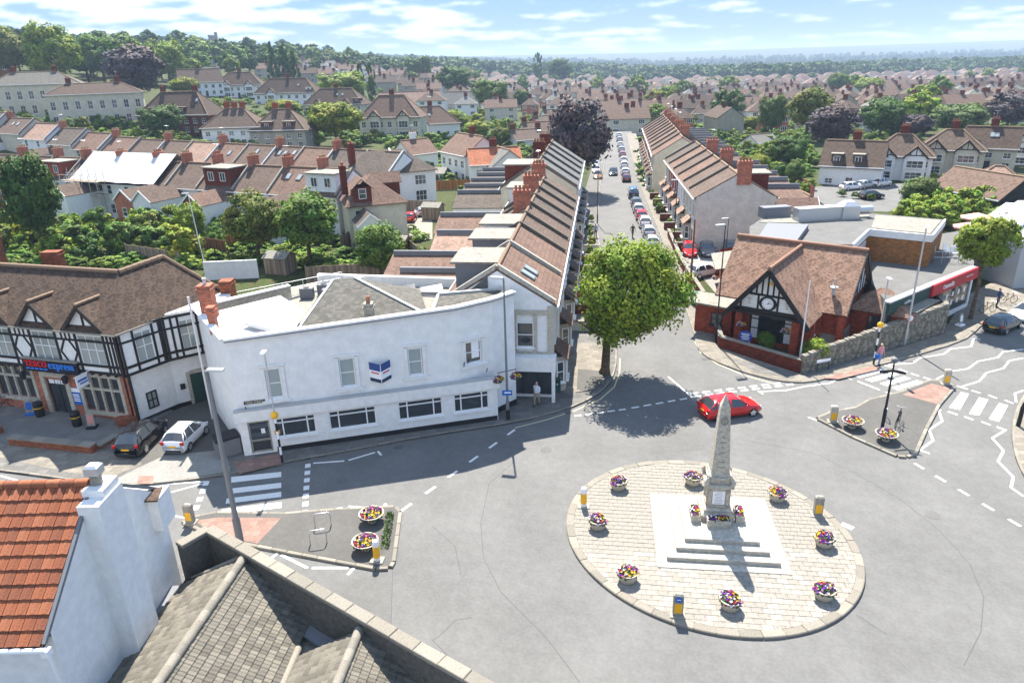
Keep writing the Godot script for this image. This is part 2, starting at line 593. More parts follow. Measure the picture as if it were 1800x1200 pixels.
	roofing("slate_pale", lin(0.135, 0.13, 0.118), "slate")
	roofing("slate_dark", lin(0.15, 0.155, 0.165), "slate")
	mat("ridge", lin(0.30, 0.21, 0.15), 0.9, "stone", Vector2(1, 1), 0.3)
	mat("ridge_rosy", lin(0.38, 0.22, 0.16), 0.9, "stone", Vector2(1, 1), 0.3)
	for k in 4:
		mat("clay_%d" % k, [lin(0.38, 0.135, 0.07), lin(0.33, 0.115, 0.062), lin(0.42, 0.16, 0.085), lin(0.29, 0.108, 0.062)][k], 0.85, "stone", Vector2(0.7, 0.7), 0.3)
		mat("slab_%d" % k, [lin(0.355, 0.342, 0.32), lin(0.305, 0.294, 0.275), lin(0.385, 0.372, 0.352), lin(0.345, 0.322, 0.298)][k], 0.93, "stone", Vector2(0.9, 0.9), 0.5)
		mat("flag_%d" % k, [lin(0.225, 0.225, 0.225), lin(0.20, 0.20, 0.205), lin(0.25, 0.247, 0.24), lin(0.21, 0.208, 0.205)][k], 0.92, "stone", Vector2(1.1, 1.1), 0.3)
		mat("shingle_%d" % k, [lin(0.205, 0.193, 0.17), lin(0.165, 0.157, 0.141), lin(0.25, 0.236, 0.207), lin(0.04, 0.038, 0.036)][k], 0.95, "stone", Vector2(0.5, 0.5), 0.8)
		mat("coping_%d" % k, [lin(0.30, 0.285, 0.255), lin(0.25, 0.24, 0.215), lin(0.34, 0.32, 0.285), lin(0.28, 0.262, 0.232)][k], 0.93, "stone", Vector2(0.6, 0.6), 0.6)
	mat("terracotta", lin(0.42, 0.19, 0.11), 0.85, "stone", Vector2(0.5, 0.5))
	mat("buff_pot", lin(0.52, 0.40, 0.25), 0.85, "stone", Vector2(0.5, 0.5))
	mat("boards", lin(0.34, 0.29, 0.24), 0.92, "boards", Vector2(1.2, 1.2), 0.5)
	mat("boards_brown", lin(0.24, 0.115, 0.06), 0.92, "boards", Vector2(1.2, 1.2), 0.5)
	mat("boards_orange", lin(0.45, 0.20, 0.06), 0.9, "boards", Vector2(1.2, 1.2), 0.5)
	mat("bark", lin(0.26, 0.22, 0.17), 0.95, "bark", Vector2(0.8, 0.8), 2.0)
	mat("galvanised", lin(0.50, 0.51, 0.52), 0.45)
	M["galvanised"].metallic = 0.7
	mat("steel", lin(0.62, 0.63, 0.64), 0.35)
	M["steel"].metallic = 0.85
	mat("pole_grey", lin(0.16, 0.165, 0.17), 0.55)
	mat("plastic_white", lin(0.78, 0.78, 0.78), 0.5)
	mat("frame_white", lin(0.76, 0.76, 0.75), 0.55)
	mat("frame_black", lin(0.025, 0.025, 0.027), 0.5)
	mat("glass", lin(0.035, 0.042, 0.048), 0.06)
	M["glass"].metallic_specular = 0.8
	mat("glass_grey", lin(0.26, 0.29, 0.28), 0.10)
	M["glass_grey"].metallic_specular = 0.7
	mat("blind", lin(0.30, 0.345, 0.335), 0.35)
	mat("rubber", lin(0.02, 0.02, 0.02), 0.8)
	mat("yellow", lin(0.80, 0.42, 0.02), 0.5)
	mat("sign_blue", lin(0.02, 0.12, 0.42), 0.5)
	mat("sign_red", lin(0.42, 0.015, 0.025), 0.5)
	mat("green_dark", lin(0.025, 0.06, 0.05), 0.6)
	mat("soil", lin(0.06, 0.045, 0.03), 0.95)
	mat("solar", lin(0.03, 0.035, 0.05), 0.15)
	mat("sheeting", lin(0.58, 0.58, 0.58), 0.6, "render", Vector2(3, 3), 2.0)
	var vc := mat("petals", Color.WHITE, 0.8)
	vc.vertex_color_use_as_albedo = true
	vc.backlight_enabled = true
	vc.backlight = Color(0.25, 0.25, 0.25)
	var names := {"leaf_green": lin(1.25, 1.3, 1.0), "leaf_bright": lin(2.3, 1.88, 1.0), "leaf_dark": lin(0.78, 0.92, 0.85), "leaf_yellow": lin(2.5, 1.75, 0.6), "leaf_olive": lin(1.55, 1.12, 0.85), "leaf_purple": lin(0.98, 0.46, 2.9), "leaf_silver": lin(1.25, 1.15, 1.6)}
	for k in names:
		var lm := mat(k, names[k], 0.75)
		lm.vertex_color_use_as_albedo = true
		lm.backlight_enabled = true
		lm.backlight = Color(0.62, 0.70, 0.34) if k != "leaf_purple" else Color(0.36, 0.24, 0.30)
func paint_of(c: Color, gloss := 0.25) -> StandardMaterial3D:
	var key := "paint_" + c.to_html()
	if not M.has(key):
		var m := mat(key, c, gloss * 0.5)
		m.clearcoat_enabled = true
		m.clearcoat = 0.8
		m.clearcoat_roughness = 0.05
	return M[key]
func tint(c: Color, rough := 0.7) -> StandardMaterial3D:
	var key := "tint_%s_%d" % [c.to_html(), int(rough * 10)]
	if not M.has(key): mat(key, c, rough)
	return M[key]
# ---------- land ----------
func build_ground() -> void:
	var g := setting("ground", "garden and open land falling away beyond the junction")
	var b := MB.new()
	var bs := []
	for i in 61: bs.append(-1.15 + 2.3 * i / 60.0)
	var ds := [4.0, 30.0, 60.0, 100.0, 130.0]
	var d := 130.0
	while d < 9000.0:
		d *= 1.07
		ds.append(d)
	var at := func(bb, dd):
		var x: float = bb * dd
		return V3(x, land(x, -dd) - 0.04, -dd)
	for j in ds.size() - 1:
		for i in 60:
			b.quad(at.call(bs[i], ds[j]), at.call(bs[i + 1], ds[j]), at.call(bs[i + 1], ds[j + 1]), at.call(bs[i], ds[j + 1]))
	b.quad(V3(-70, -0.04, 40), V3(70, -0.04, 40), V3(4.6, -0.04, -4), V3(-4.6, -0.04, -4))
	b.quad(V3(-70, -0.04, 40), V3(-4.6, -0.04, -4), V3(-149.5, -0.04, -130), V3(-300, -0.04, -60))
	b.quad(V3(70, -0.04, 40), V3(300, -0.04, -60), V3(149.5, -0.04, -130), V3(4.6, -0.04, -4))
	put(g, "land", b, M.garden)
func strip(b: MB, pts: PackedVector3Array, w: float, y: float) -> void:
	for i in pts.size() - 1:
		var a := pts[i]
		var c := pts[i + 1]
		var s := (c - a).cross(Vector3.UP).normalized() * w * 0.5
		var e := V3(0, y, 0)
		b.quad(a + e + s * -1.0, a + e + s, c + e + s, c + e - s)
func line(parent: Node3D, px: Array, w := 0.11, called := "line_marking", m := "paint", y := 0.006) -> void:
	var b := MB.new()
	strip(b, G2(px), w, y)
	put(parent, called, b, M[m])
func dashes(parent: Node3D, x0: float, y0: float, x1: float, y1: float, n: int, share := 0.5, w := 0.15) -> void:
	var a := G(x0, y0)
	var c := G(x1, y1)
	var st := (c - a) / (n - 1 + share)
	for i in n:
		var b := MB.new()
		strip(b, PV([a + st * i, a + st * (i + share)]), w, 0.006)
		put(parent, "dash_marking", b, M.paint)
func patch(parent: Node3D, px: Array, called: String, m: String, y := 0.006) -> void:
	var b := MB.new()
	b.sheet(G2(px, y))
	put(parent, called, b, M[m])
# stones of a kerb along a line of ground points; the road lies on the right-hand side of its run when side = 1
func kerb(parent: Node3D, pts: PackedVector3Array, top: float, side := 1.0, long := 0.9, w := 0.15) -> void:
	var k := 0
	for i in pts.size() - 1:
		var a := pts[i]
		var c := pts[i + 1]
		var n := maxi(1, roundi(a.distance_to(c) / long))
		for j in n:
			var p := a.lerp(c, j / float(n))
			var q := a.lerp(c, (j + 1) / float(n))
			var u := (q - p).normalized()
			var s := u.cross(Vector3.UP) * side
			var l := p.distance_to(q) - 0.012
			var b := MB.new()
			var hh := top + 0.004 + rnd(-0.004, 0.004) + 0.06
			b.bevel_box((p + q) * 0.5 + s * -w * 0.5 + V3(0, hh * 0.5 - 0.06, 0), V3(l, hh, w), 0.02, Basis(u, Vector3.UP, u.cross(Vector3.UP)))
			put(parent, "kerb_stone", b, M["coping_%d" % (k % 4)])
			k += 1
func smooth(p: PackedVector3Array, times := 2) -> PackedVector3Array:
	for t in times:
		var o := PV([p[0]])
		for i in p.size() - 1:
			o.append(p[i].lerp(p[i + 1], 0.25))
			o.append(p[i].lerp(p[i + 1], 0.75))
		o.append(p[p.size() - 1])
		p = o
	return p
const STREET_L := [1085, 600, 1068, 500, 1050, 405, 1055, 330, 1063, 290, 1070, 255, 1076, 230]
const STREET_R := [1228, 600, 1186, 470, 1155, 395, 1125, 320, 1110, 268, 1103, 235]
func build_roads() -> void:
	var r := setting("road", "grey asphalt junction and street")
	var b := MB.new()
	var edge := G2([-700, 900, -300, 800, 0, 770, 250, 790, 440, 782, 900, 700, 985, 640, 1060, 600, 1052, 500, 1033, 405, 1042, 330, 1055, 290, 1064, 255, 1072, 230, 1110, 230, 1120, 268, 1140, 320, 1175, 395, 1210, 470, 1250, 590, 1300, 620, 1430, 635, 1650, 575, 1790, 520, 2300, 400])
	edge.append_array(PV([V3(75, 0, -20), V3(60, 0, 25), V3(-60, 0, 25)]))
	b.sheet(edge)
	put(r, "carriageway", b, M.asphalt)
	for p in [[905, 810, 860, 850, 845, 920, 850, 980, 880, 1040, 960, 1120, 1020, 1200], [1440, 800, 1500, 830, 1580, 875, 1650, 930, 1705, 990, 1730, 1050, 1725, 1110, 1695, 1170], [690, 1000, 687, 1110], [830, 1085, 800, 1090, 770, 1120, 760, 1125, 800, 1165, 860, 1200], [1290, 770, 1400, 790, 1440, 800], [760, 925, 800, 960, 810, 1010], [1505, 1080, 1560, 1115]]:
		line(r, p, 0.035, "tar_seam", "tar", 0.004)
	patch(r, [690, 905, 860, 840, 850, 930, 855, 985, 690, 1000], "asphalt_patch", "asphalt", 0.003)
	for q in [[1640, 905], [600, 845], [960, 790], [1090, 360]]:
		b = MB.new()
		b.lathe(G(q[0], q[1]), [[0.34, 0.002], [0.34, 0.008], [0.0, 0.009]], 18)
		put(r, "manhole_cover", b, M.asphalt_worn)
	for q in [[700, 783], [1000, 722], [1300, 661], [180, 860], [1600, 633], [1240, 628]]:
		b = MB.new()
		b.box(G(q[0], q[1] + 3), V3(0.5, 0.02, 0.4))
		put(r, "drain_grating", b, M.tar)
	for q in [[[560, 1030, 690, 1005, 688, 1110, 640, 1090], "asphalt_worn"], [[1120, 760, 1230, 742, 1240, 790, 1130, 800], "asphalt_worn"], [[1095, 470, 1130, 470, 1140, 520, 1100, 520], "asphalt_worn"]]: patch(r, q[0], "asphalt_repair", q[1], 0.003)
	dashes(r, 705, 898, 905, 755, 6, 0.42, 0.16)
	dashes(r, 1608, 814, 1795, 925, 5, 0.45, 0.16)
	line(r, [1480, 920, 1500, 929], 0.3)
	for p in [[0, 836, 50, 850], [180, 857, 365, 846], [300, 865, 355, 850], [300, 905, 345, 915]]: line(r, p)
	for q in [[406, 838, 494, 829, 494, 838, 406, 848], [408, 858, 494, 848, 494, 857, 408, 867], [398, 876, 494, 864, 494, 873, 396, 885], [390, 895, 494, 882, 494, 892, 387, 905]]: patch(r, q, "zebra_stripe", "paint")
	dashes(r, 541, 815, 535, 905, 7, 0.55, 0.3)
	dashes(r, 363, 846, 343, 896, 4, 0.55, 0.3)
	for q in [[550, 814, 605, 810], [612, 809, 659, 795], [664, 793, 670, 800], [548, 902, 602, 892], [612, 890, 672, 894], [676, 885, 682, 894], [475, 982, 488, 972], [494, 975, 540, 998], [548, 998, 612, 998], [611, 1010, 622, 998]]: line(r, q, 0.14)
	dashes(r, 1220, 697, 1395, 675, 9, 0.62, 0.22)
	dashes(r, 1214, 692, 1372, 673, 8, 0.62, 0.2)
	dashes(r, 1010, 731, 1100, 719, 5, 0.62, 0.16)
	dashes(r, 1110, 717, 1208, 700, 5, 0.62, 0.16)
	line(r, [1175, 662, 1217, 698], 0.12)
	for p in [[1333, 687, 1342, 693], [1337, 688, 1382, 686, 1416, 679, 1460, 673, 1481, 661, 1498, 667], [1421, 733, 1437, 739, 1460, 723, 1510, 715, 1530, 701, 1572, 694], [1558, 689, 1574, 693], [1562, 641, 1605, 638, 1618, 629, 1660, 622, 1672, 613, 1708, 609, 1712, 595, 1724, 597], [1647, 666, 1675, 652, 1702, 648, 1720, 635, 1755, 628, 1764, 618, 1800, 614], [1692, 679, 1722, 670, 1735, 655, 1765, 647, 1775, 634, 1800, 629], [1645, 717, 1655, 721], [1650, 719, 1657, 740, 1634, 755, 1641, 774, 1617, 791, 1635, 797], [1755, 752, 1768, 756, 1745, 770, 1765, 792, 1755, 811, 1782, 838, 1778, 857, 1800, 872], [1800, 686, 1785, 691, 1787, 707]]: line(r, p, 0.13)
	for q in [[1500, 660, 1550, 647, 1560, 651, 1512, 664], [1521, 667, 1571, 653, 1581, 658, 1533, 671], [1547, 674, 1590, 661, 1602, 665, 1560, 678], [1568, 681, 1612, 668, 1624, 671, 1579, 686], [1669, 716, 1690, 689, 1704, 692, 1688, 720], [1704, 727, 1722, 698, 1738, 702, 1722, 730], [1739, 736, 1757, 708, 1773, 712, 1757, 741]]: patch(r, q, "zebra_stripe", "paint")
	for q in [[1508, 670, 1532, 679], [1531, 679, 1547, 685], [1556, 642, 1572, 646], [1580, 648, 1595, 654], [1602, 656, 1616, 661], [1624, 663, 1645, 670], [1683, 678, 1702, 684], [1709, 686, 1724, 691], [1738, 694, 1753, 700], [1767, 703, 1782, 709], [1667, 723, 1684, 729], [1696, 732, 1712, 738], [1726, 741, 1742, 747], [1753, 750, 1770, 756]]: line(r, q, 0.16)
	for p in [[905, 752, 960, 738, 1010, 722, 1055, 702, 1080, 680, 1089, 655, 1090, 630], [1222, 600, 1232, 620, 1262, 640, 1310, 660, 1360, 674]]: line(r, p, 0.09, "yellow_line", "paint_yellow")
	var left_k := smooth(G2([-500, 815, -150, 812, 0, 829, 120, 845, 165, 851, 190, 858, 300, 850, 420, 834, 490, 817, 600, 797, 750, 768, 905, 745, 990, 724, 1045, 700, 1072, 677, 1084, 648, 1085, 620]), 1)
	left_k.append_array(G2(STREET_L))
	var p1 := setting("pavement", "paved footway before the shops and up the street")
	var poly := left_k.duplicate()
	poly.append_array(G2([1066, 230, 1055, 255, 1042, 290, 1030, 330, 1012, 405, 1000, 500, 985, 590, 975, 640, 905, 690, 430, 770, 240, 700, -500, 640]))
	b = MB.new()
	b.prism(poly, -0.06, 0.11)
	put(p1, "footway", b, M.flags_grey)
	kerb(p1, left_k, 0.11, 1.0)
	for q in [["flags_red", [408, 812, 492, 796, 494, 815, 420, 833]], ["asphalt_pale", [640, 0, 0, 0]]].slice(0, 1): patch(p1, q[1], "tactile_paving", q[0], 0.115)
	b = MB.new()
	b.sheet(G2([985, 600, 1060, 605, 1062, 660, 1015, 690, 990, 690, 980, 640], 0.115))
	put(p1, "pale_paving", b, M.flags)
	b = MB.new()
	b.sheet(G2([1016, 648, 1060, 652, 1066, 672, 1040, 690, 1014, 684], 0.119))
	put(p1, "tree_pit", b, M.asphalt_dark)
	b = MB.new()
	b.sheet(G2([-500, 812, -20, 800, 130, 832, 200, 836, 250, 815, 180, 790, -20, 765, -500, 740], 0.115))
	put(p1, "pale_paving", b, M.flags)
	b = MB.new()
	b.sheet(G2([185, 852, 300, 845, 405, 828, 395, 790, 290, 800, 250, 818, 210, 838], 0.117))
	put(p1, "crossover", b, M.asphalt_pale)
	b = MB.new()
	b.sheet(G2([243, 836, 270, 836, 268, 850, 240, 850], 0.121))
	put(p1, "red_tactile", b, M.flags_red)
	b = MB.new()
	b.sheet(G2([318, 716, 366, 702, 400, 745, 428, 798, 395, 800, 290, 800, 250, 818, 235, 790, 250, 748], 0.116))
	put(p1, "parking_apron", b, M.asphalt_dark)
	var right_k := G2([1103, 235, 1110, 268, 1125, 320, 1155, 395, 1186, 470, 1222, 585])
	right_k.append_array(smooth(G2([1226, 600, 1232, 618, 1255, 634, 1310, 655, 1370, 670, 1420, 673, 1480, 657, 1590, 630, 1690, 600, 1713, 582, 1722, 572, 1755, 565, 1900, 535, 2300, 450]), 1))
	var p2 := setting("pavement", "pale footway round the clock hall corner")
	poly = right_k.duplicate()
	poly.append_array(G2([2200, 390, 1800, 470, 1700, 520, 1655, 590, 1420, 664, 1262, 612, 1236, 535, 1205, 440, 1172, 385, 1145, 320, 1128, 268, 1118, 235]))
	b = MB.new()
	b.prism(poly, -0.06, 0.11)
	put(p2, "footway", b, M.flags)
	kerb(p2, right_k, 0.11, -1.0)
	b = MB.new()
	b.sheet(G2([1275, 627, 1400, 655, 1395, 666, 1330, 654], 0.115))
	put(p2, "grey_flags", b, M.flags_grey)
	b = MB.new()
	b.sheet(G2([1440, 664, 1535, 643, 1550, 648, 1475, 666], 0.115))
	put(p2, "tactile_paving", b, M.flags_red)
	var p3 := setting("pavement", "pale paved corner across the zebra crossing")
	var k3 := smooth(G2([2100, 600, 1810, 680, 1784, 720, 1777, 770, 1790, 825, 1830, 880, 2000, 1000]), 2)
	poly = k3.duplicate()
	poly.append_array(G2([2600, 900, 2500, 600]))
	b = MB.new()
	b.prism(poly, -0.06, 0.11)
	put(p3, "footway", b, M.flags)
	kerb(p3, k3, 0.11, 1.0)
	var p4 := setting("pavement", "footway below the parapet building")
	b = MB.new()
	b.prism(PV([V3(-60, 0, -29), V3(-24, 0, -27.5), V3(-16.5, 0, -27.2), V3(-12.2, 0, -24.3), V3(-0.6, 0, -15.3), V3(4, 0, -6), V3(8, 0, 20), V3(-60, 0, 20)]), -0.06, 0.11)
	put(p4, "footway", b, M.flags_grey)
# ---------- planting ----------
const BLOOMS := [[0.42, 0.02, 0.13], [0.48, 0.08, 0.26], [0.72, 0.45, 0.01], [0.70, 0.40, 0.02], [0.14, 0.02, 0.24], [0.55, 0.50, 0.52], [0.32, 0.015, 0.04], [0.12, 0.03, 0.22]]
func blooms(b: MB, at: Vector3, rx: float, rz: float, n: int, dome: float, size := 0.05) -> void:
	b.colored = true
	var r := RandomNumberGenerator.new()
	r.seed = int(at.x * 1313 + at.z * 717) & 0xffff
	for i in n * 2:
		var a := r.randf() * TAU
		var q := sqrt(r.randf())
		var leaf := i % 5 < 3
		var p := at + V3(cos(a) * rx * q, dome * (1.0 - q * q) + r.randf_range(-0.05, 0.05) - (0.05 if leaf else 0.0), sin(a) * rz * q)
		var c: Array = [0.05, 0.11, 0.03] if leaf else BLOOMS[(int(a / TAU * 5.0 + q * 3.0) + r.randi() % 3) % 8]
		var k := r.randf_range(0.75, 1.15)
		b.col = Color(c[0] * k, c[1] * k, c[2] * k)
		var n3 := V3(cos(a) * q + r.randf_range(-0.4, 0.4), 1.0, sin(a) * q + r.randf_range(-0.4, 0.4)).normalized()
		var u := n3.cross(V3(r.randf() - 0.5, 0, r.randf() - 0.5)).normalized() * size * r.randf_range(0.8, 1.4)
		var w := n3.cross(u)
		var m := p + n3 * size * 0.5
		for t in 5:
			var e := u * cos(TAU * t / 5.0) + w * sin(TAU * t / 5.0)
			var f := u * cos(TAU * (t + 1) / 5.0) + w * sin(TAU * (t + 1) / 5.0)
			b.tri(p, m + e, m + f)
func tub(at: Vector3, label: String, k := 1.0) -> void:
	var t := thing("flower_tub", label, "planter", at, "round stone flower tubs on the roundabout", true)
	var b := MB.new()
	b.lathe(Vector3.ZERO, [[0.30, 0], [0.36, 0.10], [0.42, 0.34], [0.45, 0.46], [0.46, 0.50], [0.40, 0.50], [0.38, 0.42], [0.0, 0.42]], 18)
	put(t, "pot", b, M.stone)
	b = MB.new()
	blooms(b, V3(0, 0.46, 0), 0.46, 0.46, int(120 * k), 0.20)
	var f := put(t, "flowers", b, M.petals)
	t.rotation.y = rnd(0, 6)
	f.set_meta("kind", "stuff")
func bowl(at: Vector3, label: String) -> void:
	var t := thing("flower_bowl", label, "planter", at, "", true)
	var b := MB.new()
	b.lathe(Vector3.ZERO, [[0.20, 0], [0.22, 0.06], [0.20, 0.10], [0.38, 0.26], [0.58, 0.44], [0.62, 0.50], [0.56, 0.50], [0.5, 0.42], [0.0, 0.40]], 20)
	put(t, "pot", b, M.stone)
	b = MB.new()
	blooms(b, V3(0, 0.44, 0), 0.60, 0.60, 170, 0.22)
	put(t, "flowers", b, M.petals).set_meta("kind", "stuff")
# ---------- roundabout and memorial ----------
const RC := Vector3(8.91, 0, -27.66)
func ring_point(a: float, inset := 0.0, y := 0.0) -> Vector3:
	var r := 6.53 + 0.27 * sin(2.0 * a) - inset
	return RC + V3(cos(a) * r, y, sin(a) * r)
func build_memorial() -> void:
	var isl := setting("traffic_island", "round paved island with stone kerb in the junction")
	var b := MB.new()
	var rim := PackedVector3Array()
	for i in 96: rim.append(ring_point(TAU * i / 96.0, 0.1))
	b.prism(rim, -0.05, 0.10)
	put(isl, "mortar_bed", b, M.kerb)
	for i in 46:
		b = MB.new()
		var a0 := TAU * i / 46.0
		var a1 := TAU * (i + 1) / 46.0 - 0.003
		var am := (a0 + a1) * 0.5
		var hh := 0.135 + rnd(-0.012, 0.012)
		var o := [ring_point(a0), ring_point(am), ring_point(a1)]
		var n := [ring_point(a0, 0.36), ring_point(am, 0.36), ring_point(a1, 0.36)]
		for k in 2:
			var y0 := V3(0, -0.04, 0)
			var y1 := V3(0, hh - 0.03, 0)
			var y2 := V3(0, hh, 0)
			var oi: Vector3 = o[k].lerp(n[k], 0.1)
			var oj: Vector3 = o[k + 1].lerp(n[k + 1], 0.1)
			b.quad(o[k + 1] + y0, o[k] + y0, o[k] + y1, o[k + 1] + y1)
			b.quad(o[k + 1] + y1, o[k] + y1, oi + y2, oj + y2)
			b.quad(oj + y2, oi + y2, n[k] + y2, n[k + 1] + y2)
			b.quad(n[k] + y0, n[k + 1] + y0, n[k + 1] + y2, n[k] + y2)
		b.quad(o[0] + V3(0, -0.04, 0), n[0] + V3(0, -0.04, 0), n[0] + V3(0, hh, 0), o[0] + V3(0, hh - 0.03, 0))
		put(isl, "kerb_stone", b, M["coping_%d" % ((i * 7) % 4)])
	var u := V3(cos(0.14), 0, sin(0.14))
	var w := V3(-u.z, 0, u.x)
	var ring2 := PackedVector2Array()
	for i in 80:
		var p := ring_point(TAU * i / 80.0, 0.37)
		ring2.append(Vector2(p.x, p.z))
	var whole := {}
	for k in 3:
		b = MB.new()
		b.bevel_box(Vector3.ZERO, V3(0.46 - 0.012, 0.05, 0.31 - 0.012), 0.006 + 0.002 * k, Basis(u, Vector3.UP, w))
		whole[k] = b.mesh()
	var pieces := []
	for j in range(-22, 23):
		for i in range(-15, 16):
			var q := RC + u * ((i + (0.5 if j % 2 else 0.0)) * 0.46) + w * (j * 0.31)
			var sq := PackedVector2Array()
			for s in [[-1, -1], [1, -1], [1, 1], [-1, 1]]:
				var e: Vector3 = q + u * (s[0] * 0.221) + w * (s[1] * 0.146)
				sq.append(Vector2(e.x, e.z))
			var l := q - V3(9.31, 0, -27.75)
			var mu := V3(cos(0.13), 0, sin(0.13))
			if absf(l.dot(mu)) < 2.5 and absf(l.dot(V3(-mu.z, 0, mu.x))) < 2.5: continue
			var inside := true
			for e in sq:
				if not Geometry2D.is_point_in_polygon(e, ring2): inside = false
			if inside: pieces.append([q, null])
			else:
				for cut in Geometry2D.intersect_polygons(sq, ring2): pieces.append([q, cut])
	pieces.sort_custom(func(a, c): return a[0].z > c[0].z)
	var rest := MB.new()
	for i in pieces.size():
		var q: Vector3 = pieces[i][0] + V3(0, 0.10 + rnd(-0.004, 0.008), 0)
		var one := MB.new()
		if pieces[i][1] != null or i >= 300:
			var t := one if i < 300 else rest
			if pieces[i][1] == null:
				t.bevel_box(q, V3(0.442, 0.05, 0.292), 0.008, Basis(u, Vector3.UP, w))
			else:
				var pv := PackedVector3Array()
				for e in pieces[i][1]: pv.append(V3(e.x, 0, e.y))
				t.prism(pv, 0.06, q.y + 0.025)
		if i < 300:
			var mk: Material = M["slab_%d" % (rng.randi() % 4)]
			if pieces[i][1] != null: put(isl, "paving_slab", one, mk)
			else: put_mesh(isl, "paving_slab", whole[i % 3], mk).position = q
	put(isl, "far_paving_slabs", rest, M.slab_1).set_meta("kind", "stuff")
	var spots := [[1087, 858, "beside the thin yellow bollard"], [1051, 927, "nearest the thin yellow bollard's foot"], [1103, 1020, "by the front corner of the memorial steps"], [1283, 1068, "straight before the memorial steps"], [1448, 1050, "by the kerb beyond the steps' end"], [1448, 958, "below the grey bollard"], [1366, 878, "behind the memorial platform's corner"], [1218, 850, "half hidden behind the obelisk"]]
	for s in spots:
		tub(G(s[0], s[1], 0.125), "round stone tub of pansies %s" % s[2])
	var c0 := V3(9.31, 0, -27.75)
	var t := thing("war_memorial", "pale stone obelisk war memorial on a square pedestal and steps", "memorial", c0, "", true, -0.13)
	for s in [[2.85, 0.0, 0.17], [2.44, 0.17, 0.36], [2.03, 0.36, 0.55], [1.64, 0.55, 0.74]]:
		b = MB.new()
		var off := V3(0.06 * (2.85 - s[0]), 0, -0.12 * (2.85 - s[0]))
		b.bevel_box(off + V3(0, (s[1] + s[2]) * 0.5, 0), V3(s[0] * 2, s[2] - s[1], s[0] * 2), 0.02)
		put(t, "step", b, M.marble if M.has("marble") else M.stone_pale)
	var y := 0.74
	var o3 := V3(0.05, 0, -0.62)
	b = MB.new()
	b.bevel_box(o3 + V3(0, y + 0.2, 0), V3(1.5, 0.4, 1.5), 0.12)
	b.bevel_box(o3 + V3(0, y + 0.5, 0), V3(1.26, 0.22, 1.26), 0.10)
	put(t, "base", b, M.stone)
	b = MB.new()
	b.box(o3 + V3(0, y + 1.15, 0), V3(0.98, 1.1, 0.98))
	for s in [[0, 1], [1, 0], [-1, 0]]:
		var nrm := V3(s[0], 0, s[1])
		var sd := V3(nrm.z, 0, -nrm.x)
		for f in [[0.38, 0, 0.12, 0.9], [-0.38, 0, 0.12, 0.9], [0, 0.46, 0.88, 0.12], [0, -0.44, 0.88, 0.12]]:
			b.box(o3 + nrm * 0.505 + sd * f[0] + V3(0, y + 1.15 + f[1], 0), (sd.abs() * f[2]) + V3(0, f[3], 0) + nrm.abs() * 0.07)
	put(t, "pedestal", b, M.stone)
	b = MB.new()
	b.bevel_box(o3 + V3(0, y + 1.79, 0), V3(1.28, 0.16, 1.28), 0.05)
	put(t, "cornice", b, M.stone_pale)
	var pl := MB.new()
	pl.box(o3 + V3(0, y + 1.16, 0.50), V3(0.56, 0.70, 0.03))
	var plate := put(t, "inscription_tablet", pl, M.plastic_white, "white tablet with small lettering")
	var tx := MB.new()
	for i in 8:
		tx.box(o3 + V3(rnd(-0.03, 0.03), y + 1.45 - i * 0.08, 0.518), V3(rnd(0.22, 0.42), 0.018, 0.004))
	put(plate, "lettering", tx, M.stone_grey)
	b = MB.new()
	var y0 := y + 1.87
	var yt := 6.4
	var levels := [[0.47, y0], [0.47, y0 + 0.42], [0.415, y0 + 0.46], [0.21, yt], [0.0, yt + 0.6]]
	for i in levels.size() - 1:
		var r0: float = levels[i][0]
		var r1: float = levels[i + 1][0]
		for k in 4:
			var a := V3(r0, 0, r0).rotated(Vector3.UP, k * PI / 2)
			var d := V3(r0, 0, -r0).rotated(Vector3.UP, k * PI / 2)
			var a1 := V3(r1, 0, r1).rotated(Vector3.UP, k * PI / 2)
			var d1 := V3(r1, 0, -r1).rotated(Vector3.UP, k * PI / 2)
			var h0 := V3(0, levels[i][1], 0) + o3
			var h1 := V3(0, levels[i + 1][1], 0) + o3
			b.quad(a + h0, d + h0, d1 + h1, a1 + h1)
	put(t, "obelisk_shaft", b, M.stone)
	tx = MB.new()
	var fz := func(yy): return 0.415 + (yy - y0 - 0.46) / (yt - y0 - 0.46) * (0.21 - 0.415)
	for i in 6:
		var yy := y0 + 2.35 - i * 0.26 - (0.2 if i > 3 else 0.0)
		var wd := [0.14, 0.30, 0.12, 0.26, 0.32, 0.34][i] as float
		tx.box(o3 + V3(0, yy, fz.call(yy) + 0.001), V3(wd, 0.06, 0.012))
	put(t, "carved_lettering", tx, M.stone_grey)
	b = MB.new()
	var yw := yt - 0.65
	var pth := []
	var rad := []
	for i in 17:
		var a := TAU * i / 16.0
		pth.append(o3 + V3(sin(a) * 0.14, yw + cos(a) * 0.17, fz.call(yw) + 0.02))
		rad.append(0.035)
	b.tube(pth, rad, 6)
	b.box(o3 + V3(0, yw + 0.05, fz.call(yw) + 0.02), V3(0.05, 0.36, 0.04))
	put(t, "carved_wreath", b, M.stone_grey)
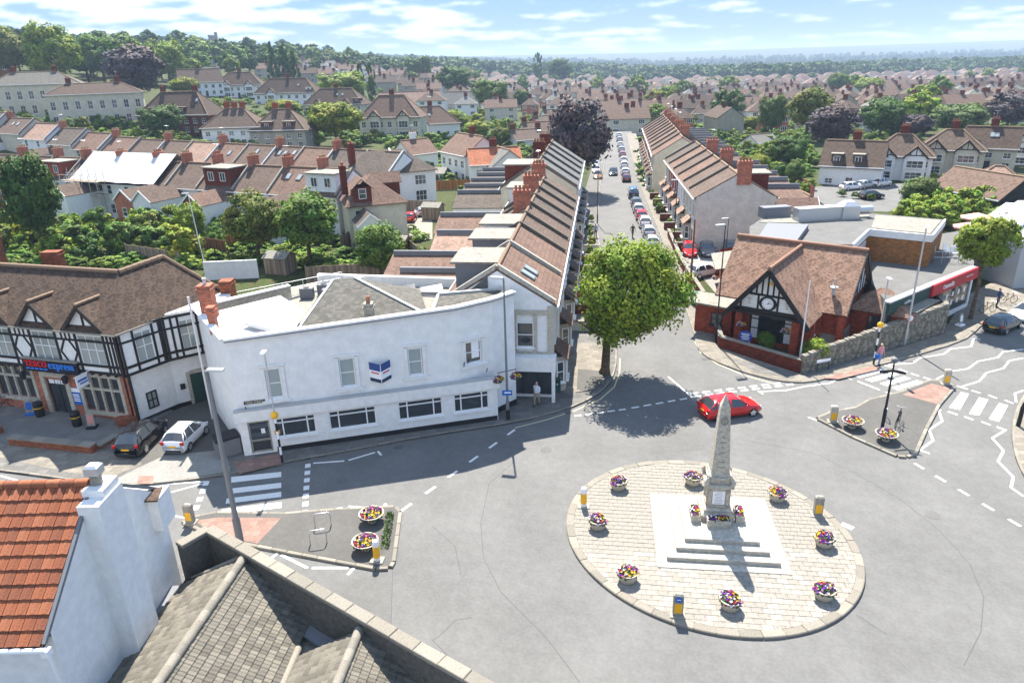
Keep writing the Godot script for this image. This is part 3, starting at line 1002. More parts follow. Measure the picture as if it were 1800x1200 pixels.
	for k in 4:
		b = MB.new()
		var bs := Basis(Vector3.UP, k * PI / 2)
		pth = []
		rad = []
		for i in 9:
			var f := i / 8.0 * 2.0 - 1.0
			pth.append(o3 + bs * V3(f * 0.46, y0 + 0.28 + 0.14 * f * f, 0.52))
			rad.append(0.05 * (1.15 - 0.5 * f * f))
		b.tube(pth, rad, 6)
		put(t, "swag", b, M.stone)
		b = MB.new()
		b.tube([o3 + bs * V3(0.56, y0, 0.56), o3 + bs * V3(0.60, y0 + 0.16, 0.60), o3 + bs * V3(0.52, y0 + 0.34, 0.52), o3 + bs * V3(0.47, y0 + 0.42, 0.47)], [0.10, 0.11, 0.07, 0.03], 7)
		put(t, "console", b, M.stone)
	for s in [[0.0, 1.02, 1.06, 0.42, "long stone trough of pansies before the memorial tablet"], [-1.02, 0.45, 0.40, 0.9, "stone trough of pansies on the sunny flank of the pedestal"], [1.02, 0.35, 0.40, 0.9, "stone trough of pansies on the far flank of the pedestal"]]:
		var at: Vector3 = c0 + Basis(Vector3.UP, -0.13) * (o3 + V3(s[0], 0.74, s[1]))
		var tr := thing("flower_trough", s[4], "planter", at, "", true, -0.13)
		b = MB.new()
		b.bevel_box(V3(0, 0.19, 0), V3(s[2], 0.38, s[3]), 0.02)
		put(tr, "trough", b, M.stone)
		b = MB.new()
		b.box(V3(0, 0.39, 0), V3(s[2] - 0.08, 0.03, s[3] - 0.08))
		put(tr, "soil", b, M.soil)
		b = MB.new()
		blooms(b, V3(0, 0.42, 0), s[2] * 0.48, s[3] * 0.48, int(70 * s[2] * s[3] / 0.4), 0.08)
		put(tr, "flowers", b, M.petals).set_meta("kind", "stuff")
func island(called_label: String, rim_px: Array, red_px: Array) -> Node3D:
	var s := setting("traffic_island", called_label)
	var rim := G2(rim_px)
	var b := MB.new()
	b.prism(rim, -0.05, 0.12)
	put(s, "asphalt_top", b, M.asphalt_dark)
	var loop := rim.duplicate()
	loop.append(rim[0])
	var area := 0.0
	for i in rim.size(): area += rim[i].x * rim[(i + 1) % rim.size()].z - rim[(i + 1) % rim.size()].x * rim[i].z
	kerb(s, loop, 0.12, 1.0 if area > 0 else -1.0, 0.9, 0.2)
	if red_px.size() > 0:
		b = MB.new()
		b.sheet(G2(red_px, 0.126))
		put(s, "tactile_paving", b, M.flags_red)
	return s
func build_islands() -> void:
	island("long triangular island with cycle hoops and flower bowls", [325, 916, 380, 905, 500, 907, 560, 902, 640, 897, 692, 895, 700, 903, 688, 990, 683, 998, 662, 999, 560, 980, 455, 960, 380, 945], [340, 915, 385, 909, 494, 910, 452, 955, 385, 942])
	island("triangular island with lamp post, parked bicycle and flower bowls", [1440, 737, 1462, 728, 1508, 719, 1530, 706, 1585, 692, 1638, 671, 1660, 673, 1675, 681, 1648, 712, 1625, 755, 1606, 798, 1592, 803, 1578, 802, 1500, 768], [1587, 693, 1638, 674, 1672, 682, 1648, 710])
	bowl(G(654, 916, 0.12), "wide bowl of pansies by the weedy end of the long island")
	bowl(G(643, 965, 0.12), "wide bowl of pansies beside the white-topped bollard")
	bowl(G(1498, 751, 0.12), "wide bowl of pansies beside the yellow bollard near the parked bicycle")
	bowl(G(1557, 774, 0.12), "wide bowl of pansies below the black lamp post")
	var w := MB.new()
	w.colored = true
	for i in 420:
		var f := rnd(0, 1)
		var p := G(lerpf(686, 676, f) + rnd(-7, 7), lerpf(900, 965, f), 0.12)
		w.col = Color(0.10, 0.17, 0.03) * rnd(0.6, 1.3)
		var d := V3(rnd(-1, 1), rnd(0.4, 1.6), rnd(-1, 1)).normalized() * rnd(0.06, 0.2)
		var s := d.cross(V3(rnd(-1, 1), 0.1, rnd(-1, 1))).normalized() * 0.03
		w.tri(p - s, p + s, p + d)
	var wo := put_mesh(self, "weeds", w.mesh(), M.petals)
	wo.set_meta("kind", "stuff")
	wo.set_meta("label", "green weeds along the end of the traffic island")
	wo.set_meta("category", "weeds")
# ---------- building kit ----------
# a wall from o along u (right-hand way as seen from outside), with openings [u0, y0, u1, y1] and reveals
func wall_face(b: MB, o: Vector3, u: Vector3, length: float, y0: float, y1: float, holes: Array, depth := 0.12) -> void:
	var xs := [0.0, length]
	var ys := [y0, y1]
	for h in holes:
		for x in [h[0], h[2]]:
			if x > 0.0 and x < length: xs.append(x)
		for y in [h[1], h[3]]:
			if y > y0 and y < y1: ys.append(y)
	xs.sort(); ys.sort()
	var at := func(x: float, y: float) -> Vector3: return V3(o.x, y, o.z) + u * x
	for i in xs.size() - 1:
		if xs[i + 1] - xs[i] < 1e-4: continue
		var y_start: float = ys[0]
		for j in ys.size() - 1:
			var cx: float = (xs[i] + xs[i + 1]) * 0.5
			var cy: float = (ys[j] + ys[j + 1]) * 0.5
			var open := false
			for h in holes:
				if cx > h[0] and cx < h[2] and cy > h[1] and cy < h[3]: open = true
			if open:
				if ys[j] > y_start + 1e-4: b.quad(at.call(xs[i], y_start), at.call(xs[i + 1], y_start), at.call(xs[i + 1], ys[j]), at.call(xs[i], ys[j]))
				y_start = ys[j + 1]
		if ys[-1] > y_start + 1e-4: b.quad(at.call(xs[i], y_start), at.call(xs[i + 1], y_start), at.call(xs[i + 1], ys[-1]), at.call(xs[i], ys[-1]))
	var n := u.cross(Vector3.UP) * -depth
	for h in holes:
		var a: Vector3 = at.call(h[0], h[1])
		var c: Vector3 = at.call(h[2], h[1])
		var d: Vector3 = at.call(h[2], h[3])
		var e: Vector3 = at.call(h[0], h[3])
		b.quad(a, c, c + n, a + n); b.quad(c, d, d + n, c + n); b.quad(d, e, e + n, d + n); b.quad(e, a, a + n, e + n)
		b.quad(a + n, c + n, d + n, e + n)
# a framed window (mesh shared by size): origin in its middle, x right, y up, z outwards
func window(parent: Node3D, at: Vector3, n: Vector3, w: float, h: float, cols := 2, rows := 1, frame := "frame_white", glass := "glass", sill := true, bar := 0.06) -> MeshInstance3D:
	var key := "win_%d_%d_%d_%d_%d_%d" % [int(w * 20), int(h * 20), cols, rows, int(sill), int(bar * 100)]
	if not mesh_cache.has(key):
		w = int(w * 20) / 20.0
		h = int(h * 20) / 20.0
		var f := MB.new()
		var p := MB.new()
		var z := 0.035
		f.box(V3(0, h / 2 - bar / 2, z), V3(w, bar, 0.07))
		f.box(V3(0, -h / 2 + bar / 2, z), V3(w, bar, 0.07))
		f.box(V3(-w / 2 + bar / 2, 0, z), V3(bar, h - 2 * bar, 0.07))
		f.box(V3(w / 2 - bar / 2, 0, z), V3(bar, h - 2 * bar, 0.07))
		for i in range(1, cols): f.box(V3(-w / 2 + w * i / cols, 0, z - 0.004), V3(bar * 0.8, h - 2 * bar, 0.06))
		for i in range(1, rows): f.box(V3(0, -h / 2 + h * i / rows, z - 0.002), V3(w - 2 * bar, bar * 0.8, 0.056))
		if sill: f.box(V3(0, -h / 2 - 0.04, 0.09), V3(w + 0.14, 0.08, 0.22))
		p.box(V3(0, 0, 0.012), V3(w - bar, h - bar, 0.012))
		mesh_cache[key] = [f.mesh(), p.mesh()]
	var ms: Array = mesh_cache[key]
	var o := put_mesh(parent, "window", ms[0], M[frame])
	var r := root_of(parent)
	n.y = 0
	n = n.normalized()
	o.transform = Transform3D(Basis(Vector3.UP.cross(n), Vector3.UP, n), at if is_local.has(r) else at - r.position)
	put_mesh(o, "pane", ms[1], M[glass])
	return o
func door(parent: Node3D, at: Vector3, n: Vector3, w := 0.95, h := 2.05, colour := "frame_black", lit := true) -> void:
	var key := "door_%d_%d_%s" % [int(w * 20), int(h * 20), lit]
	if not mesh_cache.has(key):
		var f := MB.new()
		var p := MB.new()
		f.box(V3(0, h / 2, 0.03), V3(w, h, 0.06))
		for s in [-1, 1]: f.box(V3(s * (w / 2 - 0.04), h / 2, 0.065), V3(0.08, h, 0.03))
		f.box(V3(0, h - 0.05, 0.065), V3(w, 0.1, 0.028))
		f.box(V3(0, h * 0.45, 0.065), V3(w - 0.1, 0.12, 0.026))
		p.box(V3(0, h * 0.72, 0.064), V3(w * 0.62, h * 0.36, 0.012))
		mesh_cache[key] = [f.mesh(), p.mesh()]
	var o := put_mesh(parent, "door", mesh_cache[key][0], M[colour])
	var r := root_of(parent)
	n = n.normalized()
	o.transform = Transform3D(Basis(Vector3.UP.cross(n), Vector3.UP, n), at if is_local.has(r) else at - r.position)
	if lit: put_mesh(o, "pane", mesh_cache[key][1], M.glass)
func slab(b: MB, a: Vector3, c: Vector3, d: Vector3, e: Vector3, th := 0.12) -> void:
	var n := (c - a).cross(e - a).normalized()
	var k := n * -th
	b.quad(a, c, d, e)
	b.quad(c + k, a + k, e + k, d + k)
	b.quad(a + k, c + k, c, a); b.quad(c + k, d + k, d, c); b.quad(d + k, e + k, e, d); b.quad(e + k, a + k, a, e)
func slab3(b: MB, a: Vector3, c: Vector3, d: Vector3, th := 0.12) -> void:
	var k := (c - a).cross(d - a).normalized() * -th
	b.tri(a, c, d)
	b.tri(c + k, a + k, d + k)
	b.quad(a + k, c + k, c, a); b.quad(c + k, d + k, d, c); b.quad(d + k, a + k, a, d)
func ridge_run(b: MB, p: Vector3, q: Vector3, r := 0.13) -> void:
	var n := maxi(1, int(p.distance_to(q) / 0.45))
	for i in n:
		b.tube([p.lerp(q, i / float(n)) - V3(0, r * 0.35, 0), p.lerp(q, (i + 0.97) / n) - V3(0, r * 0.35, 0)], [r * 1.03, r * 0.93], 7)
func chimney(parent: Node3D, at: Vector3, y1: float, w: float, d: float, m := "brick", pots := 3, pot_m := "terracotta", bs := Basis.IDENTITY) -> void:
	var b := MB.new()
	var h := y1 - at.y
	b.box(at + V3(0, h / 2, 0), V3(w, h, d), bs)
	b.box(at + V3(0, h - 0.18, 0), V3(w + 0.14, 0.12, d + 0.14), bs)
	b.box(at + V3(0, h + 0.04, 0), V3(w + 0.06, 0.08, d + 0.06), bs)
	var c := put(parent, "chimney", b, M[m])
	if pots > 2 and rng.randf() < 0.4:
		b = MB.new()
		var e := at + V3(0, h + 1.5, 0)
		b.bar(at + V3(0, h, 0), e, 0.02, 5)
		b.bar(e + V3(-0.5, -0.05, 0), e + V3(0.5, -0.05, 0), 0.015, 4)
		for i in 5: b.bar(e + V3(i * 0.2 - 0.4, -0.05, -0.22), e + V3(i * 0.2 - 0.4, -0.05, 0.22), 0.012, 4)
		put(c, "aerial", b, M.galvanised)
	for i in pots:
		b = MB.new()
		var off := (i + 0.5) / pots - 0.5
		var p := at + bs * (V3(off * (w - 0.1), 0, 0) if w > d else V3(0, 0, off * (d - 0.1))) + V3(0, h + 0.06, 0)
		b.lathe(p, [[0.13, 0], [0.11, 0.3], [0.14, 0.36], [0.12, 0.42], [0.06, 0.42]], 8)
		put(c, "chimney_pot", b, M[pot_m])
func roof_gable(b: MB, w: float, d: float, he: float, hr: float, oe := 0.3, og := 0.15, o := Vector3.ZERO, th := 0.12) -> void:
	var s := (hr - he) / (d / 2)
	var x := w / 2 + og
	var z := d / 2 + oe
	var ye := he - oe * s
	slab(b, o + V3(-x, ye, z), o + V3(x, ye, z), o + V3(x, hr, 0), o + V3(-x, hr, 0), th)
	slab(b, o + V3(x, ye, -z), o + V3(-x, ye, -z), o + V3(-x, hr, 0), o + V3(x, hr, 0), th)
func roof_hip(b: MB, w: float, d: float, he: float, hr: float, ov := 0.4, o := Vector3.ZERO) -> void:
	var s := (hr - he) / (minf(w, d) / 2)
	var x := w / 2 + ov
	var z := d / 2 + ov
	var ye := he - ov * s
	var rx := maxf(0.05, (w - d) / 2)
	var rz := maxf(0.0, (d - w) / 2)
	var p := [o + V3(-x, ye, z), o + V3(x, ye, z), o + V3(x, ye, -z), o + V3(-x, ye, -z)]
	if w >= d:
		var l := o + V3(-rx, hr, 0)
		var r := o + V3(rx, hr, 0)
		slab(b, p[0], p[1], r, l); slab(b, p[2], p[3], l, r); slab3(b, p[1], p[2], r); slab3(b, p[3], p[0], l)
	else:
		var f := o + V3(0, hr, rz)
		var k := o + V3(0, hr, -rz)
		slab3(b, p[0], p[1], f); slab3(b, p[2], p[3], k); slab(b, p[1], p[2], k, f); slab(b, p[3], p[0], f, k)
# four walls of a block w x d with gables on +-x (ridge along x) if hr > 0; holes per face f (+z), r (+x), k (-z), l (-x)
func block(b: MB, w: float, d: float, y0: float, he: float, hr := 0.0, holes := {}, o := Vector3.ZERO, depth := 0.12) -> void:
	wall_face(b, o + V3(-w / 2, 0, d / 2), Vector3.RIGHT, w, y0, he, holes.get("f", []), depth)
	wall_face(b, o + V3(w / 2, 0, d / 2), Vector3.FORWARD, d, y0, he, holes.get("r", []), depth)
	wall_face(b, o + V3(w / 2, 0, -d / 2), Vector3.LEFT, w, y0, he, holes.get("k", []), depth)
	wall_face(b, o + V3(-w / 2, 0, -d / 2), Vector3.BACK, d, y0, he, holes.get("l", []), depth)
	if hr > he:
		var e := o + Vector3.UP * he
		b.tri(e + V3(w / 2, 0, d / 2), e + V3(w / 2, 0, -d / 2), o + V3(w / 2, hr, 0))
		b.tri(e + V3(-w / 2, 0, -d / 2), e + V3(-w / 2, 0, d / 2), o + V3(-w / 2, hr, 0))
# windows and doors for a block: spec rows [face, u, y, w, h, cols, rows] in metres, u from the left end as seen from outside, y of the sill
func holes_of(spec: Array) -> Dictionary:
	var h := {}
	for s in spec:
		if not h.has(s[0]): h[s[0]] = []
		h[s[0]].append([s[1], s[2], s[1] + s[3], s[2] + s[4]])
	return h
func fit_windows(parent: Node3D, spec: Array, w: float, d: float, o := Vector3.ZERO, depth := 0.12, frame := "frame_white", glass := "glass") -> void:
	var org := {"f": [V3(-w / 2, 0, d / 2), Vector3.RIGHT], "r": [V3(w / 2, 0, d / 2), Vector3.FORWARD], "k": [V3(w / 2, 0, -d / 2), Vector3.LEFT], "l": [V3(-w / 2, 0, -d / 2), Vector3.BACK]}
	for s in spec:
		var u: Vector3 = org[s[0]][1]
		var n := u.cross(Vector3.UP)
		var p: Vector3 = o + org[s[0]][0] + u * (s[1] + s[3] / 2) + V3(0, s[2], 0) - n * (depth - 0.01)
		if s.size() > 7: door(parent, p, n, s[3], s[4], s[7])
		else: window(parent, p + V3(0, s[4] / 2, 0), n, s[3], s[4], s[5] if s.size() > 5 else 2, s[6] if s.size() > 6 else 1, frame, glass)
# a gabled projection on the +z face of a block: walls, roof reaching back into the main roof
func front_gable(t: Node3D, x: float, z0: float, z1: float, w: float, y0: float, he: float, hr: float, zback: float, wallm: String, roofm: String, timbered := true) -> void:
	var b := MB.new()
	var h := w / 2
	b.quad(V3(x - h, y0, z1), V3(x + h, y0, z1), V3(x + h, he, z1), V3(x - h, he, z1))
	b.quad(V3(x + h, y0, z1), V3(x + h, y0, z0), V3(x + h, he, z0), V3(x + h, he, z1))
	b.quad(V3(x - h, y0, z0), V3(x - h, y0, z1), V3(x - h, he, z1), V3(x - h, he, z0))
	b.tri(V3(x - h, he, z1), V3(x + h, he, z1), V3(x, hr - 0.1, z1))
	put(t, "bay", b, M[wallm])
	b = MB.new()
	var s := (hr - he) / h
	var e := h + 0.25
	var ye := hr - e * s
	slab(b, V3(x + e, ye, z1 + 0.25), V3(x + e, ye, zback), V3(x, hr, zback), V3(x, hr, z1 + 0.25))
	slab(b, V3(x - e, ye, zback), V3(x - e, ye, z1 + 0.25), V3(x, hr, z1 + 0.25), V3(x, hr, zback))
	put(t, "gable_roof", b, M[roofm])
	if timbered:
		b = MB.new()
		for q in [-1.0, 1.0]: b.beam(V3(x + q * e, ye - 0.14, z1 + 0.24), V3(x, hr - 0.14, z1 + 0.24), 0.06, 0.26)
		b.box(V3(x, he + 0.1, z1 + 0.03), V3(w, 0.16, 0.05))
		for q in [-0.25, 0.0, 0.25]: b.box(V3(x + q * w, he + 0.18 + (hr - he) * (0.5 - absf(q)) * 0.8, z1 + 0.03), V3(0.12, (hr - he) * (0.5 - absf(q)) * 1.6, 0.05))
		put(t, "gable_timbers", b, M.timber_black)
func skylight(t: Node3D, x: float, zc: float, he: float, hr: float, d: float, f: float, w := 0.7, l := 1.0) -> void:
	var s := (hr - he) / (d / 2)
	var n := V3(0, 1, s).normalized()
	var up := V3(0, s, -1).normalized()
	var p := V3(x, he + (hr - he) * f, zc + d / 2 * (1 - f)) + n * 0.06
	var b := MB.new()
	b.box(p, V3(w, 0.10, l), Basis(Vector3.RIGHT, n, -up))
	var o := put(t, "skylight", b, M.lead)
	b = MB.new()
	b.box(p + n * 0.055, V3(w - 0.14, 0.02, l - 0.14), Basis(Vector3.RIGHT, n, -up))
	put(o, "pane", b, M.glass_grey)
# a flat-topped dormer on the +z slope
func box_dormer(t: Node3D, x: float, zf: float, y0: float, w: float, h: float, dep: float, cheek: String, wins := 2) -> void:
	var b := MB.new()
	b.box(V3(x, y0 + h / 2, zf - dep / 2), V3(w, h, dep))
	var o := put(t, "dormer", b, M[cheek])
	b = MB.new()
	b.box(V3(x, y0 + h + 0.07, zf - dep / 2 + 0.1), V3(w + 0.3, 0.14, dep + 0.3))
	put(o, "dormer_roof", b, M.felt_pale)
	for i in wins: window(o, V3(x + (i - (wins - 1) / 2.0) * w / maxf(wins, 1.4), y0 + h * 0.52, zf + 0.002), Vector3.BACK, 1.0 if wins < 3 else 0.8, h * 0.6, 2, 1, "frame_white", "glass", false)
# ---------- the long white corner shop ----------
func build_white_shop() -> void:
	var a := G(431, 800)
	var pb := G(812, 745)
	var c1 := G(872, 729)
	var c2 := G(908, 712)
	var f := G(345, 545, 7.15)
	f.y = 0
	var dd := V3(-0.4, 0, -45.0)
	var ee := V3(-13.5, 0, -48.5)
	var t := thing("corner_shop", "long white two-storey shop with parapet and empty shop windows", "shop", a)
	var un := (pb - a).normalized()
	var n := un.cross(Vector3.UP)
	var len1 := a.distance_to(pb)
	var gl := 2.95
	var up := [[465, 648, 500, 700], [595, 630, 628, 680], [716, 612, 745, 660], [818, 595, 846, 641]]
	var shop := [[485, 732, 553, 766], [580, 711, 659, 749], [701, 690, 776, 729], [798, 673, 858, 708]]
	var holes := []
	var wins := []
	for i in 4:
		var p := onwall(a, pb, up[i][0], up[i][1] + 8)
		var q := onwall(a, pb, up[i][2], up[i][3] + 4)
		var y1 := onwall(a, pb, (up[i][0] + up[i][2]) * 0.5, up[i][1]).y
		var y0 := onwall(a, pb, (up[i][0] + up[i][2]) * 0.5, up[i][3]).y
		wins.append([p.x, y0, q.x, y1])
		if i < 3: holes.append([p.x, y0, q.x, y1])
	var b := MB.new()
	var top := 7.2
	var top2 := 7.75
	wall_face(b, a, un, len1, 0.0, top, holes, 0.16)
	b.tri(a + V3(0, top, 0), pb + V3(0, top, 0), pb + V3(0, top2 - 0.1, 0))
	var u2 := (c1 - pb).normalized()
	var l2 := pb.distance_to(c1)
	var w3 := onwall(pb, c1, 819, 641)
	var w4 := onwall(pb, c1, 846, 597)
	wall_face(b, pb, u2, l2, 0.0, top2 - 0.1, [[maxf(0.15, w3.x), w3.y, w4.x, w4.y]], 0.16)
	wall_face(b, c1, (c2 - c1).normalized(), c1.distance_to(c2), 0.0, top2, [])
	wall_face(b, c2, (dd - c2).normalized(), c2.distance_to(dd), 0.0, top2, [])
	wall_face(b, dd, (ee - dd).normalized(), dd.distance_to(ee), 0.0, 6.2, [])
	wall_face(b, ee, (f - ee).normalized(), ee.distance_to(f), 0.0, 6.2, [])
	wall_face(b, f, (a - f).normalized(), f.distance_to(a), 0.0, top, [])
	put(t, "wall", b, M.white_old)
	b = MB.new()
	var up0 := [f + V3(0, top, 0), a + V3(0, top, 0), pb + V3(0, top2 - 0.1, 0), c1 + V3(0, top2, 0), c2 + V3(0, top2, 0)]
	for i in 4: b.beam(up0[i] + V3(0, 0.03, 0), up0[i + 1] + V3(0, 0.03, 0), 0.42, 0.12)
	put(t, "coping", b, M.white)
	b = MB.new()
	for i in range(1, 4): b.beam(up0[i] + n * 0.2 + V3(0, -0.07, 0), up0[i + 1] + n * 0.2 + V3(0, -0.07, 0), 0.06, 0.05)
	put(t, "coping_drip", b, M.lead)
	for i in 4:
		var h: Array = wins[i] if i < 3 else [maxf(0.15, w3.x), w3.y, w4.x, w4.y]
		var o := a if i < 3 else pb
		var uu := un if i < 3 else u2
		var nn := uu.cross(Vector3.UP)
		var ctr = o + uu * ((h[0] + h[2]) * 0.5) + V3(0, (h[1] + h[3]) * 0.5, 0)
		var w := window(t, ctr - nn * 0.15, nn, h[2] - h[0], h[3] - h[1], 1, 2, "frame_white", "blind" if i < 3 else "glass")
		var ar := MB.new()
		var hw: float = (h[2] - h[0]) / 2 + 0.12
		var hh: float = (h[3] - h[1]) / 2 + 0.12
		var bs := Basis(uu, Vector3.UP, nn)
		ar.box(ctr + bs * V3(-hw, 0, 0.03), V3(0.2, hh * 2, 0.07), bs)
		ar.box(ctr + bs * V3(hw, 0, 0.03), V3(0.2, hh * 2, 0.07), bs)
		ar.box(ctr + bs * V3(0, hh + 0.12, 0.04), V3(hw * 2 + 0.34, 0.14, 0.1), bs)
		ar.box(ctr + bs * V3(0, -hh - 0.02, 0.07), V3(hw * 2 + 0.5, 0.14, 0.16), bs)
		put(t, "architrave", ar, M.white)
		if i == 3:
			var bl := MB.new()
			bl.box(V3(0.16, 0.1, 0.02), V3(0.5, (h[3] - h[1]) * 0.75, 0.01))
			put_mesh(w, "blind", bl.mesh(), M.plastic_white)
	var sa := a + n * 0.28
	var sl := len1 + 0.0
	b = MB.new()
	var sh := []
	for i in 4:
		var p := onwall(sa, sa + un, shop[i][0], shop[i][3])
		var q := onwall(sa, sa + un, shop[i][2], shop[i][1])
		var xm: float = (shop[i][0] + shop[i][2]) * 0.5
		var ym: float = (shop[i][1] + shop[i][3]) * 0.5
		sh.append([p.x, 0.98, q.x, 2.18])
		if i == 3: sl = maxf(sl, q.x + 0.55)
	var dr0 := onwall(sa, sa + un, 440, 797)
	var dr1 := onwall(sa, sa + un, 470, 745)
	var hs := sh.duplicate()
	hs.append([dr0.x + 0.1, 0.16, dr1.x + 0.1, 2.2])
	wall_face(b, sa, un, sl, 0.0, gl, hs, 0.2)
	b.quad(sa - n * 0.27, sa, sa + V3(0, gl, 0), sa - n * 0.27 + V3(0, gl, 0))
	var se := sa + un * sl
	b.quad(se, se - n * 0.6, se - n * 0.6 + V3(0, gl, 0), se + V3(0, gl, 0))
	put(t, "shop_front", b, M.white)
	b = MB.new()
	var mid := sa + un * (sl / 2)
	var bs1 := Basis(un, Vector3.UP, n)
	b.box(mid + n * 0.07 + V3(0, gl - 0.32, 0), V3(sl + 0.3, 0.62, 0.14), bs1)
	put(t, "fascia", b, M.white)
	b = MB.new()
	b.box(mid - n * 0.06 + V3(0, gl + 0.03, 0), V3(sl + 0.36, 0.05, 0.40), bs1)
	put(t, "fascia_flashing", b, M.lead_pale)
	b = MB.new()
	b.box(mid + un * 0.9 + n * 0.012 + V3(0, 0.2, 0), V3(sl - 1.9, 0.40, 0.03), bs1)
	b.beam(pb + n * 0.03 + V3(0, 0.24, 0), c1 + n * 0.02 + V3(0, 0.24, 0), 0.05, 0.48)
	b.beam(c1 + V3(0.02, 0.24, 0.02), c2 + V3(0.02, 0.24, 0.02), 0.05, 0.48)
	put(t, "plinth", b, M.black)
	for h in sh:
		var ctr: Vector3 = sa + un * ((h[0] + h[2]) * 0.5) + V3(0, (h[1] + h[3]) * 0.5, 0)
		var ww: float = h[2] - h[0]
		var hh: float = h[3] - h[1]
		var fr := MB.new()
		for y in [-hh / 2 + 0.03, hh / 2 - 0.03, hh / 2 - 0.30]: fr.box(ctr + bs1 * V3(0, y, -0.10), V3(ww, 0.06, 0.08), bs1)
		for x in [-ww / 2 + 0.03, ww / 2 - 0.03, -ww / 2 + ww * 0.2, ww / 2 - ww * 0.2]: fr.box(ctr + bs1 * V3(x, 0, -0.098), V3(0.07, hh - 0.01, 0.076), bs1)
		fr.box(ctr + bs1 * V3(0, -hh / 2 - 0.05, 0.04), V3(ww + 0.12, 0.07, 0.12), bs1)
		var wo := put(t, "shop_window", fr, M.frame_white)
		var pn := MB.new()
		for k in [[-0.4, 0.2], [0.0, 0.6], [0.4, 0.2]]:
			pn.box(ctr + bs1 * V3(k[0] * ww, 0, -0.13), V3(k[1] * ww - 0.02, hh - 0.04, 0.012), bs1)
		put(wo, "pane", pn, M.glass)
	var dm := sa + un * ((dr0.x + dr1.x) * 0.5 + 0.1) - n * 0.16
	var fr2 := MB.new()
	var dw := dr1.x - dr0.x
	for x in [-dw / 2 + 0.05, dw / 2 - 0.05]: fr2.box(dm + bs1 * V3(x, 1.18, 0.03), V3(0.10, 2.04, 0.08), bs1)
	for y in [0.22, 0.95, 2.14]: fr2.box(dm + bs1 * V3(0, y, 0.03), V3(dw - 0.18, 0.11, 0.076), bs1)
	var dob := put(t, "entrance_door", fr2, M.concrete)
	fr2 = MB.new()
	fr2.box(dm + bs1 * V3(0, 1.18, 0.02), V3(dw - 0.1, 1.96, 0.012), bs1)
	put(dob, "pane", fr2, M.glass)
	fr2 = MB.new()
	fr2.box(dm + bs1 * V3(0.18, 1.5, 0.035), V3(0.21, 0.30, 0.008), bs1)
	put(dob, "notice", fr2, M.plastic_white)
	fr2 = MB.new()
	var nb := sa + un * (dr1.x + 0.45) + n * 0.015 + V3(0, 1.35, 0)
	fr2.box(nb, V3(0.3, 0.26, 0.03), bs1)
	put(t, "orange_notice", fr2, tint(lin(0.62, 0.30, 0.03)))
	var sp := onwall(a, pb, 447, 706)
	fr2 = MB.new()
	fr2.box(a + un * sp.x + n * 0.03 + V3(0, sp.y, 0), V3(1.15, 0.19, 0.04), bs1)
	var pl := put(t, "street_name_plate", fr2, M.black)
	lettering(pl, "HIGH STREET", a + un * sp.x + n * 0.054 + V3(0, sp.y, 0), n, 0.15, 0.95, tint(lin(0.62, 0.58, 0.44)))
	for q in [[432, 716], [815, 638], [822, 633], [855, 648]]:
		var w := onwall(a, pb, q[0], q[1])
		fr2 = MB.new()
		fr2.beam(a + un * w.x + n * 0.02 + V3(0, w.y - 0.2, 0), a + un * w.x + n * 0.25 + V3(0, w.y + 0.15, 0), 0.05, 0.05)
		put(t, "iron_bracket", fr2, M.black)
	b = MB.new()
	b.sheet(PV([f + V3(0.3, 6.9, 0.2), a + V3(0.1, 6.75, -0.4), a + un * 3.3 + V3(0, 6.75, -0.4), a + un * 3.4 + V3(-0.3, 6.9, -4.6), a + un * 1.2 + V3(-0.6, 7.0, -8.2)]))
	put(t, "white_sheet_roof", b, tint(lin(0.5, 0.5, 0.5), 0.8))
	b = MB.new()
	b.sheet(PV([a + V3(0.1, 6.1, -0.4), pb + V3(0, 6.1, -0.4), c1 + V3(0, 6.1, -0.4), c2 + V3(-0.2, 6.1, -0.5), dd + V3(0, 6.1, 0.1), ee + V3(0, 6.1, 0.1), f + V3(0.4, 6.1, 0.1)]))
	put(t, "flat_roof", b, M.felt_pale)
	b = MB.new()
	b.beam(G(433, 566, 7.1), G(492, 580, 7.1), 0.5, 0.22)
	put(t, "roof_kerb", b, M.white)
	b = MB.new()
	var e1 := a + un * 3.5 + V3(0, 6.85, -0.35)
	var e2 := a + un * 11.2 + V3(0, 7.2, -0.35)
	var ap1 := V3(-11.0, 8.6, -42.6)
	var ap2 := V3(-9.7, 8.6, -42.8)
	var bk1 := V3(-12.9, 6.6, -45.5)
	var bk2 := V3(-6.2, 6.6, -46.5)
	slab(b, e1, e2, ap2, ap1, 0.08)
	slab3(b, e2, bk2, ap2, 0.08)
	slab(b, bk2, bk1, ap1, ap2, 0.08)
	slab3(b, bk1, e1, ap1, 0.08)
	put(t, "slate_roof", b, M.slate_pale)
	b = MB.new()
	slab(b, a + un * 11.4 + V3(0, 7.1, -0.35), c1 + V3(-0.4, 7.35, -0.4), V3(-0.6, 7.62, -42.6), V3(-4.4, 7.5, -42.2), 0.08)
	put(t, "slate_roof", b, M.slate_pale)
	b = MB.new()
	b.beam(V3(-4.5, 7.56, -42.3), V3(-0.5, 7.68, -42.7), 0.2, 0.14)
	b.beam(a + un * 11.3 + V3(0, 7.12, -0.4), V3(-4.5, 7.55, -42.3), 0.16, 0.1)
	b.beam(ap1, e1, 0.14, 0.08)
	b.beam(ap2 + V3(0, 0.04, 0), e2 + V3(0, 0.04, 0), 0.16, 0.08)
	put(t, "lead_flashing", b, M.lead_pale)
	b = MB.new()
	var dp := G(374, 738)
	b.bar(dp, dp + V3(0, 8.3, 0), 0.07, 8)
	put(t, "downpipe", b, M.white)
	chimney(t, G(650, 560, 7.2), 8.1, 0.5, 0.5, "concrete", 1, "terracotta")
